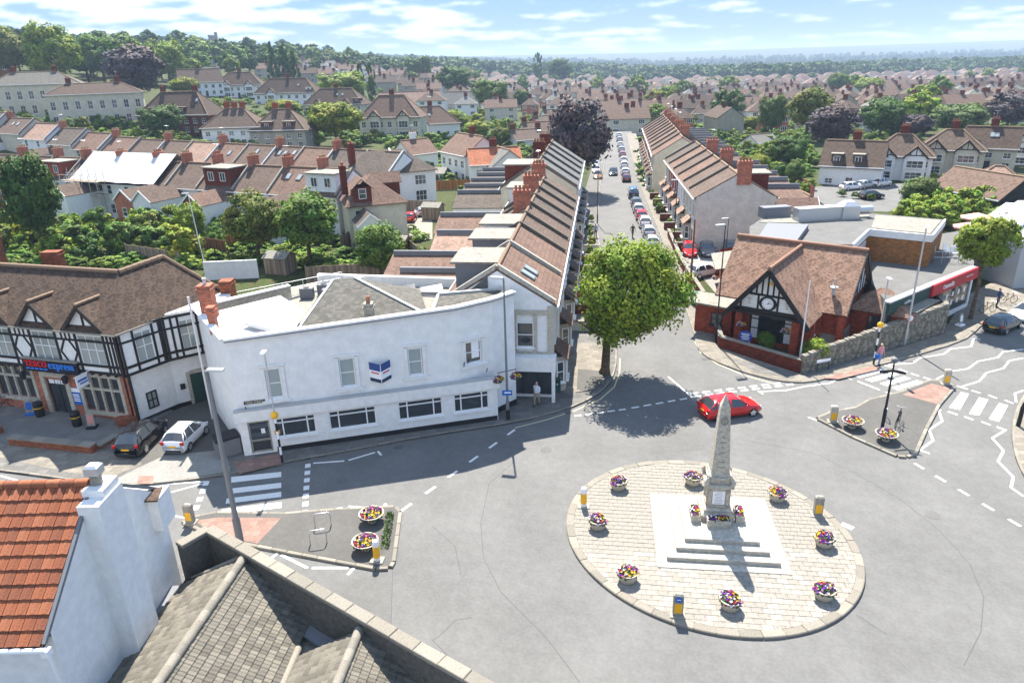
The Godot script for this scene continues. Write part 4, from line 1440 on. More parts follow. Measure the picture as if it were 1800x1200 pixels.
	chimney(t, V3(-18.3, 6.6, -41.0), 8.9, 0.75, 0.75, "brick", 1, "galvanised")
	chimney(t, V3(-17.3, 6.6, -38.9), 8.2, 0.4, 0.4, "brick", 0)
	b = MB.new()
	b.prism(PV([V3(-19.5, 0, -42.5), V3(-13.6, 0, -48.6), V3(-0.5, 0, -45.2), V3(-3.0, 0, -51.5), V3(-15, 0, -54.0), V3(-21.5, 0, -48.5)]), 0, 5.2)
	put(t, "rear_extension", b, M.felt_pale)
	b = MB.new()
	var gw := [V3(-19.2, 5.2, -44.2), V3(-15.4, 5.2, -47.6)]
	b.beam(gw[0] + V3(0, 0.8, 0), gw[1] + V3(0, 0.8, 0), 0.3, 1.6)
	put(t, "grey_wall", b, M.concrete)
	b = MB.new()
	b.beam(gw[0] + V3(0, 1.63, 0), gw[1] + V3(0, 1.63, 0), 0.45, 0.08)
	put(t, "wall_coping", b, M.white)
	b = MB.new()
	for p in [[V3(-15.0, 5.2, -53.6), V3(-3.4, 5.2, -51.2)], [V3(-12.9, 5.2, -49.4), V3(-11.4, 5.2, -52.5)]]:
		b.beam(p[0] + V3(0, 0.35, 0), p[1] + V3(0, 0.35, 0), 0.35, 0.7)
	put(t, "rear_parapet", b, M.white)
	b = MB.new()
	for i in 7:
		var p := V3(-20.6, 5.2, -47.8).lerp(V3(-13, 5.2, -53.0), i / 6.0)
		b.bar(p, p + V3(0, 0.95, 0), 0.025)
	for y in [0.5, 0.95]: b.bar(V3(-20.6, 5.2 + y, -47.8), V3(-13, 5.2 + y, -53.0), 0.025)
	put(t, "guard_rail", b, M.galvanised)
	for i in 2:
		b = MB.new()
		b.box(V3(-7.6 + i * 2.0, 5.6, -48.9 + i * 0.3), V3(1.6, 0.06, 1.9), Basis(Vector3.RIGHT, 0.35) * Basis(Vector3.UP, 0.2))
		put(t, "solar_panel", b, M.solar)
	for q in [[-14.0, -46.8], [-13.0, -47.6], [-12.4, -46.4]]:
		var pth := thing("roof_plant", "grey air-conditioning unit on the white shop's rear roof", "air conditioner", V3(q[0], 6.1, q[1]), "air-conditioning units behind the slate roof", true)
		b = MB.new()
		b.bevel_box(V3(0, 0.4, 0), V3(0.9, 0.7, 0.5), 0.04)
		put(pth, "casing", b, M.pole_grey)
		b = MB.new()
		b.lathe(V3(0, 0.75, 0), [[0.2, 0.0], [0.2, 0.03], [0, 0.03]], 12)
		put(pth, "fan", b, M.black)
	var bp := onwall(a, pb, 668, 650)
	var q0 := a + un * bp.x + V3(0, bp.y, 0)
	var sb := thing("sale_board", "blue and white folded agent's board on the white upper wall", "sign", q0)
	var tip := q0 + n * 0.62
	for s in [-1.0, 1.0]:
		var root = q0 + un * 0.62 * s
		var ud = ((tip - root) if s < 0 else (root - tip)).normalized()
		var mb := MB.new()
		var nn = ud.cross(Vector3.UP)
		var ctr = (root + tip) * 0.5
		mb.box(ctr, V3(0.86, 1.1, 0.02), Basis(ud, Vector3.UP, nn))
		var pn := put(sb, "panel", mb, M.plastic_white)
		for band in [[0.36, 0.46, lin(0.03, 0.07, 0.22)], [-0.48, 0.22, lin(0.02, 0.04, 0.08)], [-0.02, 0.09, lin(0.55, 0.04, 0.05)]]:
			var m2 := MB.new()
			m2.box(ctr + V3(0, band[0], 0) + nn * 0.012, V3(0.84 if band[1] > 0.1 else 0.6, band[1], 0.006), Basis(ud, Vector3.UP, nn))
			put(pn, "printed_band", m2, tint(band[2]))
func lettering(parent: Node3D, text: String, at: Vector3, n: Vector3, height: float, width: float, m: Material, bold := false, called := "lettering", font := "Droid Sans") -> void:
	var tm := TextMesh.new()
	var sf := SystemFont.new()
	sf.font_names = PackedStringArray([font])
	if bold: sf.font_weight = 700
	tm.font = sf
	tm.text = text
	tm.font_size = 64
	tm.pixel_size = 0.01
	tm.depth = 0.02
	tm.curve_step = 2.0
	var bb := tm.get_aabb()
	var o := put_mesh(parent, called, tm, m)
	var sx := width / maxf(bb.size.x, 0.01)
	var sy := height / maxf(bb.size.y, 0.01)
	n = n.normalized()
	var r := root_of(parent)
	var u := Vector3.UP.cross(n).normalized()
	var bs := Basis(u * sx, n.cross(u).normalized() * sy, n)
	o.transform = Transform3D(bs, (at if is_local.has(r) else at - r.position) - bs * (bb.position + bb.size * 0.5))
	var q: Node = parent
	if q is MeshInstance3D and q.get_parent() != self: o.transform = q.transform.affine_inverse() * o.transform
# ---------- half-timbered corner supermarket ----------
func rp(a: Vector3, b: Vector3, r: Array) -> Array:
	var xm: float = (r[0] + r[2]) * 0.5
	var ym: float = (r[1] + r[3]) * 0.5
	return [onwall(a, b, r[0], ym).x, onwall(a, b, xm, r[3]).y, onwall(a, b, r[2], ym).x, onwall(a, b, xm, r[1]).y]
func on_face(o: Vector3, u: Vector3, r: Array, z := 0.0) -> Vector3:
	return o + u * ((r[0] + r[2]) * 0.5) + V3(0, (r[1] + r[3]) * 0.5, 0) + u.cross(Vector3.UP) * z
func plank(parent: Node3D, called: String, o: Vector3, u: Vector3, x0: float, y0: float, x1: float, y1: float, w: float, m: String, proud := 0.05) -> void:
	var n := u.cross(Vector3.UP)
	var p := o + u * x0 + V3(0, y0, 0)
	var q := o + u * x1 + V3(0, y1, 0)
	var d := (q - p).normalized()
	var b := MB.new()
	b.box((p + q) * 0.5 + n * proud * 0.5, V3(p.distance_to(q), w, proud), Basis(d, n.cross(d), n))
	put(parent, called, b, M[m])
func build_timber_shop() -> void:
	var c := G(245, 745)
	var l := G(100, 727)
	var u := (c - l).normalized()
	var n := u.cross(Vector3.UP)
	var len := 24.0
	var o := c - u * len
	var t := thing("timbered_supermarket", "brick and black half-timbered supermarket with brown tiled roof and gablets", "shop", c)
	var jet := 3.45
	var eave := 6.45
	var s1 := G(315, 715)
	var s2 := G(372, 700)
	var su := (s1 - c).normalized()
	var wu := (s2 - s1).normalized()
	var gw := [rp(o, c, [147, 664, 213, 722]), rp(o, c, [-6, 640, 57, 694])]
	gw.append([gw[1][0] - 9.2, gw[1][1], gw[1][0] - 4.4, gw[1][3]])
	var gd := rp(o, c, [88, 668, 122, 724])
	gd[1] = 0.0
	var holes := gw.duplicate()
	holes.append(gd)
	var b := MB.new()
	wall_face(b, o, u, len, 0.0, jet, holes, 0.22)
	put(t, "wall", b, M.brick)
	b = MB.new()
	wall_face(b, c, su, c.distance_to(s1), 0.0, jet, [], 0.1)
	wall_face(b, s1, wu, s1.distance_to(s2) + 2.0, 0.0, eave, [], 0.1)
	put(t, "side_wall", b, M.white)
	for g in gw:
		var ww: float = g[2] - g[0]
		var hh: float = g[3] - g[1]
		var ctr := on_face(o, u, g)
		var bs := Basis(u, Vector3.UP, n)
		var f := MB.new()
		for q in [[-ww / 2 - 0.1, 0.0, 0.24, hh + 0.5], [ww / 2 + 0.1, 0.0, 0.24, hh + 0.5]]: f.box(ctr + bs * V3(q[0], q[1], 0.01), V3(q[2], q[3], 0.1), bs)
		f.box(ctr + bs * V3(0, hh / 2 + 0.13, 0.012), V3(ww, 0.26, 0.1), bs)
		f.box(ctr + bs * V3(0, -hh / 2 - 0.12, 0.05), V3(ww + 0.1, 0.24, 0.2), bs)
		for i in range(1, 4): f.box(ctr + bs * V3(-ww / 2 + ww * i / 4.0, 0, -0.07), V3(0.13, hh, 0.16), bs)
		f.box(ctr + bs * V3(0, hh * 0.14, -0.068), V3(ww, 0.13, 0.15), bs)
		var w := put(t, "mullioned_window", f, M.stone)
		for i in 4:
			for j in 2:
				var p := MB.new()
				var y0 := -hh / 2 if j == 0 else hh * 0.14
				var y1 := hh * 0.14 if j == 0 else hh / 2
				p.box(ctr + bs * V3(-ww / 2 + ww * (i + 0.5) / 4.0, (y0 + y1) / 2, -0.14), V3(ww / 4 - 0.02, y1 - y0 - 0.02, 0.012), bs)
				put(w, "pane", p, M.glass)
	var bs := Basis(u, Vector3.UP, n)
	var dm := on_face(o, u, gd)
	var dw: float = gd[2] - gd[0]
	var dh: float = gd[3]
	b = MB.new()
	for s in [-1.0, 1.0]: b.box(dm + bs * V3(s * (dw / 2 + 0.16), 0.35, 0.04), V3(0.32, dh + 0.7, 0.16), bs)
	b.box(dm + bs * V3(0, dh / 2 + 0.45, 0.04), V3(dw, 0.5, 0.158), bs)
	var ds := put(t, "stone_doorway", b, M.stone)
	b = MB.new()
	b.box(dm + bs * V3(0, -0.1, -0.16), V3(dw, dh - 0.2, 0.05), bs)
	put(ds, "door", b, M.glass)
	b = MB.new()
	for s in [-0.5, 0.0, 0.5]: b.box(dm + bs * V3(s * dw * 0.96, -0.1, -0.12), V3(0.07, dh - 0.2, 0.05), bs)
	b.box(dm + bs * V3(0, dh / 2 - 0.42, -0.118), V3(dw, 0.1, 0.052), bs)
	put(ds, "door_frame", b, M.frame_black)
	for i in 3:
		b = MB.new()
		b.box(dm + bs * V3((i - 1) * dw * 0.3, dh / 2 - 0.18, -0.11), V3(dw * 0.25, 0.32, 0.03), bs)
		put(ds, "fanlight", b, M.plastic_white)
	var uo := o + n * 0.25
	var uc := c + n * 0.25 + su.cross(Vector3.UP) * 0.0
	var win := [rp(uo, uc, [57, 580, 97, 621]), rp(uo, uc, [138, 589, 182, 632])]
	var step: float = win[1][0] - win[0][0]
	win.append([win[0][0] - step, win[0][1], win[0][2] - step, win[0][3]])
	win.append([win[0][0] - step * 2, win[0][1], win[0][2] - step * 2, win[0][3]])
	for w in win:
		w[1] = 4.05
		w[3] = 6.0
	var hs := []
	for w in win: hs.append(w)
	b = MB.new()
	wall_face(b, uo, u, len, jet, eave, hs, 0.1)
	put(t, "upper_wall", b, M.white)
	b = MB.new()
	var us := s1 - c
	var so := c + n * 0.25
	var sl := us.length() + 0.1
	var sn := su.cross(Vector3.UP) * 0.25
	var swin := rp(so + sn, so + sn + su, [238, 583, 262, 632])
	swin = [swin[0], 4.05, swin[0] + 1.1, 6.0]
	wall_face(b, so + sn, su, sl, jet, eave, [swin], 0.1)
	var wwin := [0.95, 4.05, 1.95, 6.0]
	var wo := so + sn + su * sl
	wall_face(b, wo, wu, s1.distance_to(s2) + 1.2, jet, eave, [wwin], 0.1)
	b.quad(so, so + sn, so + sn + V3(0, 0, 0), so)
	put(t, "upper_side_wall", b, M.white)
	for e in [[uo, u, win], [so + sn, su, [swin]], [wo, wu, [wwin]]]:
		for w in e[2]: window(t, on_face(e[0], e[1], w, -0.08), e[1].cross(Vector3.UP), w[2] - w[0], w[3] - w[1], 3 if e[2].size() > 1 else 2, 2, "frame_white", "glass_grey", false, 0.05)
	for e in [[uo, u, len, 0.0], [so + sn, su, sl, 0.0], [wo, wu, s1.distance_to(s2) + 1.2, 0.0]]:
		for y in [jet + 0.08, jet + 0.55, 5.62, eave - 0.1]: plank(t, "rail_timber", e[0], e[1], 0.0, y, e[2], y, 0.17 if y != 5.62 else 0.12, "timber_black", 0.06)
	for k in win.size():
		var w: Array = win[k]
		for x in [w[0] - 0.09, w[2] + 0.09]: plank(t, "post_timber", uo, u, x, jet, x, eave, 0.17, "timber_black")
		var gap: float = step - (w[2] - w[0])
		var x0: float = w[0] - gap + 0.18
		var x1: float = w[0] - 0.18
		if k == 1: pass
		for i in 3:
			var x := lerpf(x0, x1, (i + 1) / 4.0)
			plank(t, "stud_timber", uo, u, x, 5.62, x, eave, 0.10, "timber_black", 0.045)
			plank(t, "stud_timber", uo, u, x, jet + 0.1, x, jet + 0.55, 0.10, "timber_black", 0.045)
		for q in [[x0, 4.80, x0 + 0.45, 5.58], [x0, 4.80, x0 + 0.45, 4.04], [x1, 4.80, x1 - 0.45, 5.58], [x1, 4.80, x1 - 0.45, 4.04]]: plank(t, "brace_timber", uo, u, q[0], q[1], q[2], q[3], 0.12, "timber_black", 0.045)
		var gx: float = (w[0] + w[2]) * 0.5
		var gwid: float = (w[2] - w[0]) * 0.5 + 0.55
		var gh := 1.55
		b = MB.new()
		var go := uo + n * 0.12
		var pl := go + u * (gx - gwid) + V3(0, eave - 0.05, 0)
		var pr := go + u * (gx + gwid) + V3(0, eave - 0.05, 0)
		var pt := go + u * gx + V3(0, eave - 0.05 + gh, 0)
		b.tri(pl, pr, pt)
		put(t, "gablet_wall", b, M.white)
		b = MB.new()
		var out := n * 0.3
		var back := n * -2.2
		slab(b, pr + out, pr + back, pt + back + V3(0, 0.12, 0), pt + out + V3(0, 0.12, 0), 0.1)
		slab(b, pl + back, pl + out, pt + out + V3(0, 0.12, 0), pt + back + V3(0, 0.12, 0), 0.1)
		put(t, "gablet_roof", b, M.tile_dark)
		b = MB.new()
		ridge_run(b, pt + out + V3(0, 0.17, 0), pt + back + V3(0, 0.17, 0), 0.11)
		put(t, "ridge_tiles", b, M.ridge)
		for s in [[pl, pt], [pr, pt]]:
			b = MB.new()
			var d: Vector3 = (s[1] - s[0]).normalized()
			b.box((s[0] + s[1]) * 0.5 + n * 0.26 - V3(0, 0.06, 0), V3(s[0].distance_to(s[1]) + 0.1, 0.24, 0.06), Basis(d, n.cross(d), n))
			put(t, "barge_board", b, M.timber_black)
		for q in [[gx, eave, gx, eave + gh * 0.8], [gx - gwid, eave + 0.05, gx + gwid, eave + 0.05], [gx - gwid * 0.5, eave + gh * 0.42, gx + gwid * 0.5, eave + gh * 0.42]].slice(0, 2): plank(t, "gablet_timber", go, u, q[0], q[1], q[2], q[3], 0.16, "timber_black", 0.04)
	var xr: float = win[1][2]
	for i in range(1, 4):
		var x := lerpf(xr + 0.1, len - 0.08, i / 3.0)
		plank(t, "post_timber", uo, u, x, jet, x, eave, 0.14 if i < 3 else 0.22, "timber_black")
	for e in [[so + sn, su, sl, [0.08, swin[0] - 0.08, swin[2] + 0.1, swin[2] + 0.55, swin[2] + 1.0, sl - 0.1]], [wo, wu, 2.6, [0.08, 0.5, 0.9, 2.05, 2.5]]]:
		for x in e[3]:
			if x < e[2]: plank(t, "post_timber", e[0], e[1], x, jet, x, eave, 0.14, "timber_black")
	b = MB.new()
	for i in 40:
		var p := o + u * (0.3 + i * (len - 0.4) / 39.0) + n * 0.12
		b.box(p + V3(0, jet - 0.08, 0), V3(0.14, 0.14, 0.3), bs)
	put(t, "joist_ends", b, M.timber_black).set_meta("kind", "stuff")
	b = MB.new()
	b.box(c + su * 0.0 + V3(0.05, jet / 2, 0.05), V3(0.14, jet, 0.14))
	put(t, "corner_post", b, M.timber_black)
	var mw := rp(c, s1, [257, 686, 277, 717])
	b = MB.new()
	wall_face(b, c, su, 0.01, 0, 0.01, [])
	window(t, on_face(c, su, mw, 0.01), su.cross(Vector3.UP), mw[2] - mw[0], mw[3] - mw[1], 2, 2, "frame_black", "glass_grey", false, 0.09)
	b = MB.new()
	b.beam(c + V3(0, 0.12, 0) + sn * 0.1, s1 + V3(0, 0.12, 0) + sn * 0.1, 0.06, 0.26)
	b.beam(s1 + V3(0, 0.12, 0.03), s2 + V3(0, 0.12, 0.03), 0.06, 0.26)
	put(t, "plinth", b, M.black)
	var dd := rp(s1, s2, [342, 668, 366, 718])
	var wn := wu.cross(Vector3.UP)
	door(t, s1 + wu * ((dd[0] + dd[2]) * 0.5) + wn * 0.02, wn, 1.0, 2.1, "green_dark", false)
	b = MB.new()
	var dx: float = (dd[0] + dd[2]) * 0.5
	for s in [-0.62, 0.62]: b.box(s1 + wu * (dx + s) + wn * 0.05 + V3(0, 1.15, 0), V3(0.2, 2.3, 0.1), Basis(wu, Vector3.UP, wn))
	b.box(s1 + wu * dx + wn * 0.05 + V3(0, 2.25, 0), V3(1.0, 0.24, 0.098), Basis(wu, Vector3.UP, wn))
	put(t, "door_surround", b, M.stone)
	b = MB.new()
	b.box(s1 + wu * (dx - 1.05) + wn * 0.08 + V3(0, 1.4, 0), V3(0.3, 0.36, 0.14), Basis(wu, Vector3.UP, wn))
	put(t, "letter_box", b, M.black)
	b = MB.new()
	var dp := c + n * 0.06 - u * 0.3
	b.bar(dp + V3(0, 0.1, 0), dp + V3(0, jet, 0), 0.05)
	put(t, "drainpipe", b, M.black)
	b = MB.new()
	var ed := n * 0.55
	var ec := so + sn + n * 0.3 + su.cross(Vector3.UP) * 0.3 + V3(0, eave - 0.05, 0)
	var e0 := uo + ed * 0.6 + V3(0, eave - 0.05, 0)
	var r1 := G(208, 477, 9.3)
	var r0 := r1 - u * 20.0
	var r2 := G(285, 450, 9.4)
	var er := G(398, 514, 6.4)
	slab(b, e0, ec, r1, r0)
	slab(b, r1 - n * 8.0 + V3(0, -3.2, 0) + u * 0.0, r0 - n * 8.0 + V3(0, -3.2, 0), r0, r1)
	put(t, "roof", b, M.tile_dark)
	b = MB.new()
	slab3(b, ec, er, r2)
	slab3(b, ec, r2, r1)
	var bk := r2 + V3(-6.0, -3.2, -4.0)
	slab3(b, er, bk, r2)
	slab3(b, r1, r2, bk)
	put(t, "wing_roof", b, M.tile_dark)
	b = MB.new()
	ridge_run(b, r0 + V3(0, 0.05, 0), r1 + V3(0, 0.05, 0), 0.15)
	ridge_run(b, r1 + V3(0, 0.05, 0), r2 + V3(0, 0.05, 0), 0.15)
	ridge_run(b, r2 + V3(0, 0.05, 0), er + V3(0, 0.05, 0), 0.12)
	put(t, "ridge_tiles", b, M.ridge)
	b = MB.new()
	b.beam(ec + V3(0, -0.06, 0), er + V3(0, -0.06, 0), 0.14, 0.1)
	put(t, "gutter", b, M.stone_grey)
	b = MB.new()
	b.beam(e0 + V3(0, -0.08, 0), ec + V3(0, -0.08, 0), 0.12, 0.1)
	put(t, "gutter", b, M.stone_grey)
	b = MB.new()
	b.prism(PV([s1 + V3(0.3, 0, -0.1), s2 + V3(0.1, 0, -0.1), V3(-19.6, 0, -42.3), er + V3(0.5, 0, 0.4), er, s1 + V3(-0.5, 0, -2)]), 5.4, 6.5)
	put(t, "white_flat_roof", b, M.white)
	b = MB.new()
	b.prism(PV([c - n * 0.3, s1 - sn, er, bk, r0 - n * 7.8, o - n * 0.3]), 0.0, 5.9, false)
	put(t, "rear_wall", b, M.brick)
	chimney(t, G(98, 472, 8.0), 9.2, 1.2, 0.7, "brick_brown", 0)
	chimney(t, G(404, 530, 5.8), 7.3, 0.8, 0.8, "brick_brown", 0)
	chimney(t, G(2, 470, 7.5), 9.9, 0.7, 0.7, "brick_brown", 0)
	var sg := rp(o + n * 0.5, c + n * 0.5, [37, 619, 131, 646])
	b = MB.new()
	var sc := on_face(o, u, [sg[0], 3.3, sg[2], 4.12], 0.42)
	b.box(sc, V3(sg[2] - sg[0], 0.86, 0.16), bs)
	var sgn := thing("shop_sign", "dark shop fascia sign with red and blue letters over the doorway", "sign", sc)
	put(sgn, "board", b, tint(lin(0.012, 0.012, 0.02)))
	b = MB.new()
	b.box(sc + V3(0, 0.45, 0), V3(sg[2] - sg[0] + 0.1, 0.07, 0.26), bs)
	put(sgn, "board_hood", b, M.stone_grey)
	var sw: float = sg[2] - sg[0]
	lettering(sgn, "TESCO", sc + u * (-sw * 0.255) + n * 0.09 + V3(0, 0.12, 0), n, 0.40, sw * 0.40, tint(lin(0.75, 0.01, 0.02)), true, "red_lettering", "Droid Serif")
	lettering(sgn, "express", sc + u * (sw * 0.205) + n * 0.09 + V3(0, -0.02, 0), n, 0.46, sw * 0.46, tint(lin(0.03, 0.22, 0.75)), true, "blue_lettering", "Droid Serif")
	for i in 5:
		b = MB.new()
		b.box(sc + u * (-sw * 0.255 + (i - 2) * sw * 0.082) + n * 0.09 + V3(0, -0.22, 0), V3(sw * 0.06, 0.08, 0.02), Basis(u, Vector3.UP, n) * Basis(Vector3.BACK, 0.12))
		put(sgn, "blue_dash", b, tint(lin(0.03, 0.22, 0.75)))
	for q in [[50, 655], [124, 665]]:
		var w := onwall(o, c, q[0], q[1])
		var at := o + u * w.x + n * 0.45 + V3(0, 2.9, 0)
		var lt := thing("wall_lantern", "black wall lantern beside the supermarket doorway", "lantern", at, "lanterns flanking the supermarket doorway")
		b = MB.new()
		b.lathe(at + V3(0, -0.35, 0), [[0.05, 0], [0.16, 0.1], [0.19, 0.42], [0.22, 0.45], [0.05, 0.6], [0, 0.62]], 8)
		put(lt, "lantern_body", b, M.black)
		b = MB.new()
		b.bar(at + V3(0, 0.2, 0), at - n * 0.45 + V3(0, 0.3, 0), 0.03)
		put(lt, "bracket", b, M.black)
	var hp := rp(c - u * 1.3, c - u * 1.3 + n, [180, 644, 206, 668])
	var ht := thing("hanging_sign", "small white and blue sign hanging from a bracket by the brick corner", "sign", c - u * 2.6 + n * 0.9 + V3(0, 3.2, 0))
	var hb := c - u * 2.6 + V3(0, 3.2, 0) + n * 0.95
	b = MB.new()
	b.box(hb + V3(0, 0.0, 0), V3(0.9, 0.75, 0.06), Basis(n, Vector3.UP, -u))
	put(ht, "panel", b, M.plastic_white)
	b = MB.new()
	b.box(hb + V3(0, -0.1, 0) + u * 0.032 - n * 0.06, V3(0.6, 0.10, 0.008), Basis(n, Vector3.UP, -u))
	b.box(hb + V3(0, 0.1, 0) + u * 0.032, V3(0.7, 0.14, 0.008), Basis(n, Vector3.UP, -u))
	b.box(hb + V3(0, -0.02, 0) + u * 0.032 - n * 0.42, V3(0.05, 0.6, 0.008), Basis(n, Vector3.UP, -u))
	put(ht, "printed_lines", b, M.sign_blue)
	b = MB.new()
	b.bar(c - u * 2.6 + V3(0, 3.62, 0), hb + V3(0, 0.42, 0) + n * 0.55, 0.03)
	put(ht, "bracket", b, M.plastic_white)
	var pn := rp(o, c, [127, 683, 146, 709])
	b = MB.new()
	var pc := on_face(o, u, pn, 0.03)
	var ps := thing("wall_poster", "blue and white notice on the brick beside the doorway", "poster", pc)
	b.box(pc, V3(0.75, 1.2, 0.04), bs)
	put(ps, "panel", b, M.sign_blue)
	b = MB.new()
	b.box(pc + n * 0.022 + V3(0, 0.45, 0), V3(0.75, 0.28, 0.01), bs)
	for y in [0.12, -0.02, -0.18, -0.32]: b.box(pc + n * 0.022 + V3(0, y, 0) - u * 0.08, V3(0.5, 0.07, 0.01), bs)
	put(ps, "print", b, M.plastic_white)
	var fc := setting("forecourt", "grey flagged forecourt before the half-timbered shop")
	var fp := G2([-120, 690, 248, 748, 205, 780, 168, 795, 20, 785, -120, 752])
	b = MB.new()
	b.prism(fp, -0.02, 0.14)
	put(fc, "bed", b, M.flag_1)
	var fl := MB.new()
	fl.bevel_box(Vector3.ZERO, V3(0.735, 0.05, 0.585), 0.006, Basis(u, Vector3.UP, n))
	var fm := fl.mesh()
	var poly2 := PackedVector2Array()
	for p in fp: poly2.append(Vector2(p.x, p.z))
	var cnt := 0
	for j in range(0, 12):
		for i in range(-2, 34):
			var q := c - u * (0.4 + (i + (0.5 if j % 2 else 0.0)) * 0.75) + n * (0.35 + j * 0.6)
			var ok := true
			for s in [[-1, -1], [1, -1], [1, 1], [-1, 1]]:
				var e: Vector3 = q + u * s[0] * 0.3 + n * s[1] * 0.25
				if not Geometry2D.is_point_in_polygon(Vector2(e.x, e.z), poly2): ok = false
			if ok and cnt < 290:
				put_mesh(fc, "paving_slab", fm, M["flag_%d" % (rng.randi() % 4)]).position = q + V3(0, 0.125 + rnd(-0.003, 0.004), 0)
				cnt += 1
	for w in [[[22, 782], [168, 797], 0.55], [[-120, 755], [3, 765], 0.55], [[172, 792], [206, 772], 0.3]]:
		var p := G(w[0][0], w[0][1])
		var q := G(w[1][0], w[1][1])
		var lw := thing("low_wall", ["low brown stone wall with pale coping before the forecourt", "low stone wall beside the gap in the forecourt edge", "short brick kerb wall beside the parked black car"][0 if w[0][0] == 22 else (1 if w[0][0] < 0 else 2)], "wall", p)
		b = MB.new()
		b.beam(p + V3(0, w[2] / 2, 0), q + V3(0, w[2] / 2, 0), 0.4, w[2])
		put(lw, "body", b, M.brick_brown)
		var k := maxi(1, int(p.distance_to(q) / 0.8))
		for i in k:
			b = MB.new()
			b.beam(p.lerp(q, i / float(k)) + V3(0, w[2] + 0.04, 0), p.lerp(q, (i + 0.985) / k) + V3(0, w[2] + 0.04, 0), 0.52, 0.09)
			put(lw, "coping_stone", b, M["coping_%d" % (i % 4)])
	b = MB.new()
	b.beam(G(206, 752) + V3(0, 0.3, 0), G(240, 742) + V3(0, 0.3, 0), 0.8, 0.6)
	var pb := thing("brick_planter", "low mossy brick planter by the corner of the half-timbered shop", "planter", G(206, 752))
	put(pb, "body", b, M.brick_brown)
# ---------- roofs below the camera ----------
func wave_tile(w: float, l: float, roll: float, th: float) -> ArrayMesh:
	var b := MB.new()
	var k := 8
	var f := func(i: int) -> float:
		var s := i / float(k)
		return roll * (0.5 - 0.5 * cos(s * TAU)) if s > 0.45 else roll * 0.25 * (0.5 - 0.5 * cos(s / 0.45 * TAU))
	for i in k:
		var x0 := -w / 2 + w * i / k
		var x1 := -w / 2 + w * (i + 1) / k
		var y0: float = f.call(i)
		var y1: float = f.call(i + 1)
		b.quad(V3(x0, y0 + th * 1.6, l / 2), V3(x1, y1 + th * 1.6, l / 2), V3(x1, y1, -l / 2), V3(x0, y0, -l / 2))
		b.quad(V3(x0, y0 - th * 0.2, l / 2), V3(x1, y1 - th * 0.2, l / 2), V3(x1, y1 + th * 1.6, l / 2), V3(x0, y0 + th * 1.6, l / 2))
	return b.mesh()
func tile_slope(parent: Node3D, o: Vector3, u: Vector3, v: Vector3, cols: int, rows: int, w: float, gauge: float, ms: Mesh, mats: String, clip: PackedVector2Array, budget: int, called := "roof_tile") -> void:
	var n := u.cross(v).normalized()
	var bs := Basis(u, n, -v)
	var base := root_of(parent).position
	var rest := []
	var k := 0
	for j in rows:
		for i in cols:
			var p := o + u * ((i + 0.5) * w) + v * ((j + 0.5) * gauge)
			if clip.size() > 2 and not Geometry2D.is_point_in_polygon(Vector2((p - o).dot(u), (p - o).dot(v)), clip): continue
			var tr := Transform3D(bs * Basis(Vector3.UP, rnd(-0.015, 0.015)), p + n * (0.015 + rnd(0, 0.008)) - base)
			if k < budget:
				put_mesh(parent, called, ms, M["%s_%d" % [mats, rng.randi() % (3 if mats == "shingle" else 4)]]).transform = tr
				k += 1
			else: rest.append(tr)
	if rest.size() > 0:
		var mm := MultiMesh.new()
		mm.transform_format = MultiMesh.TRANSFORM_3D
		mm.use_colors = true
		mm.mesh = ms
		mm.instance_count = rest.size()
		for i in rest.size():
			mm.set_instance_transform(i, rest[i])
			var g := rnd(0.72, 1.18)
			mm.set_instance_color(i, Color(g, g, g))
		var mi := MultiMeshInstance3D.new()
		mi.name = called + "s"
		mi.multimesh = mm
		var mx: StandardMaterial3D = M[mats + "_0"].duplicate()
		mx.vertex_color_use_as_albedo = true
		mi.material_override = mx
		parent.add_child(mi, true)
		mi.set_meta("kind", "stuff")
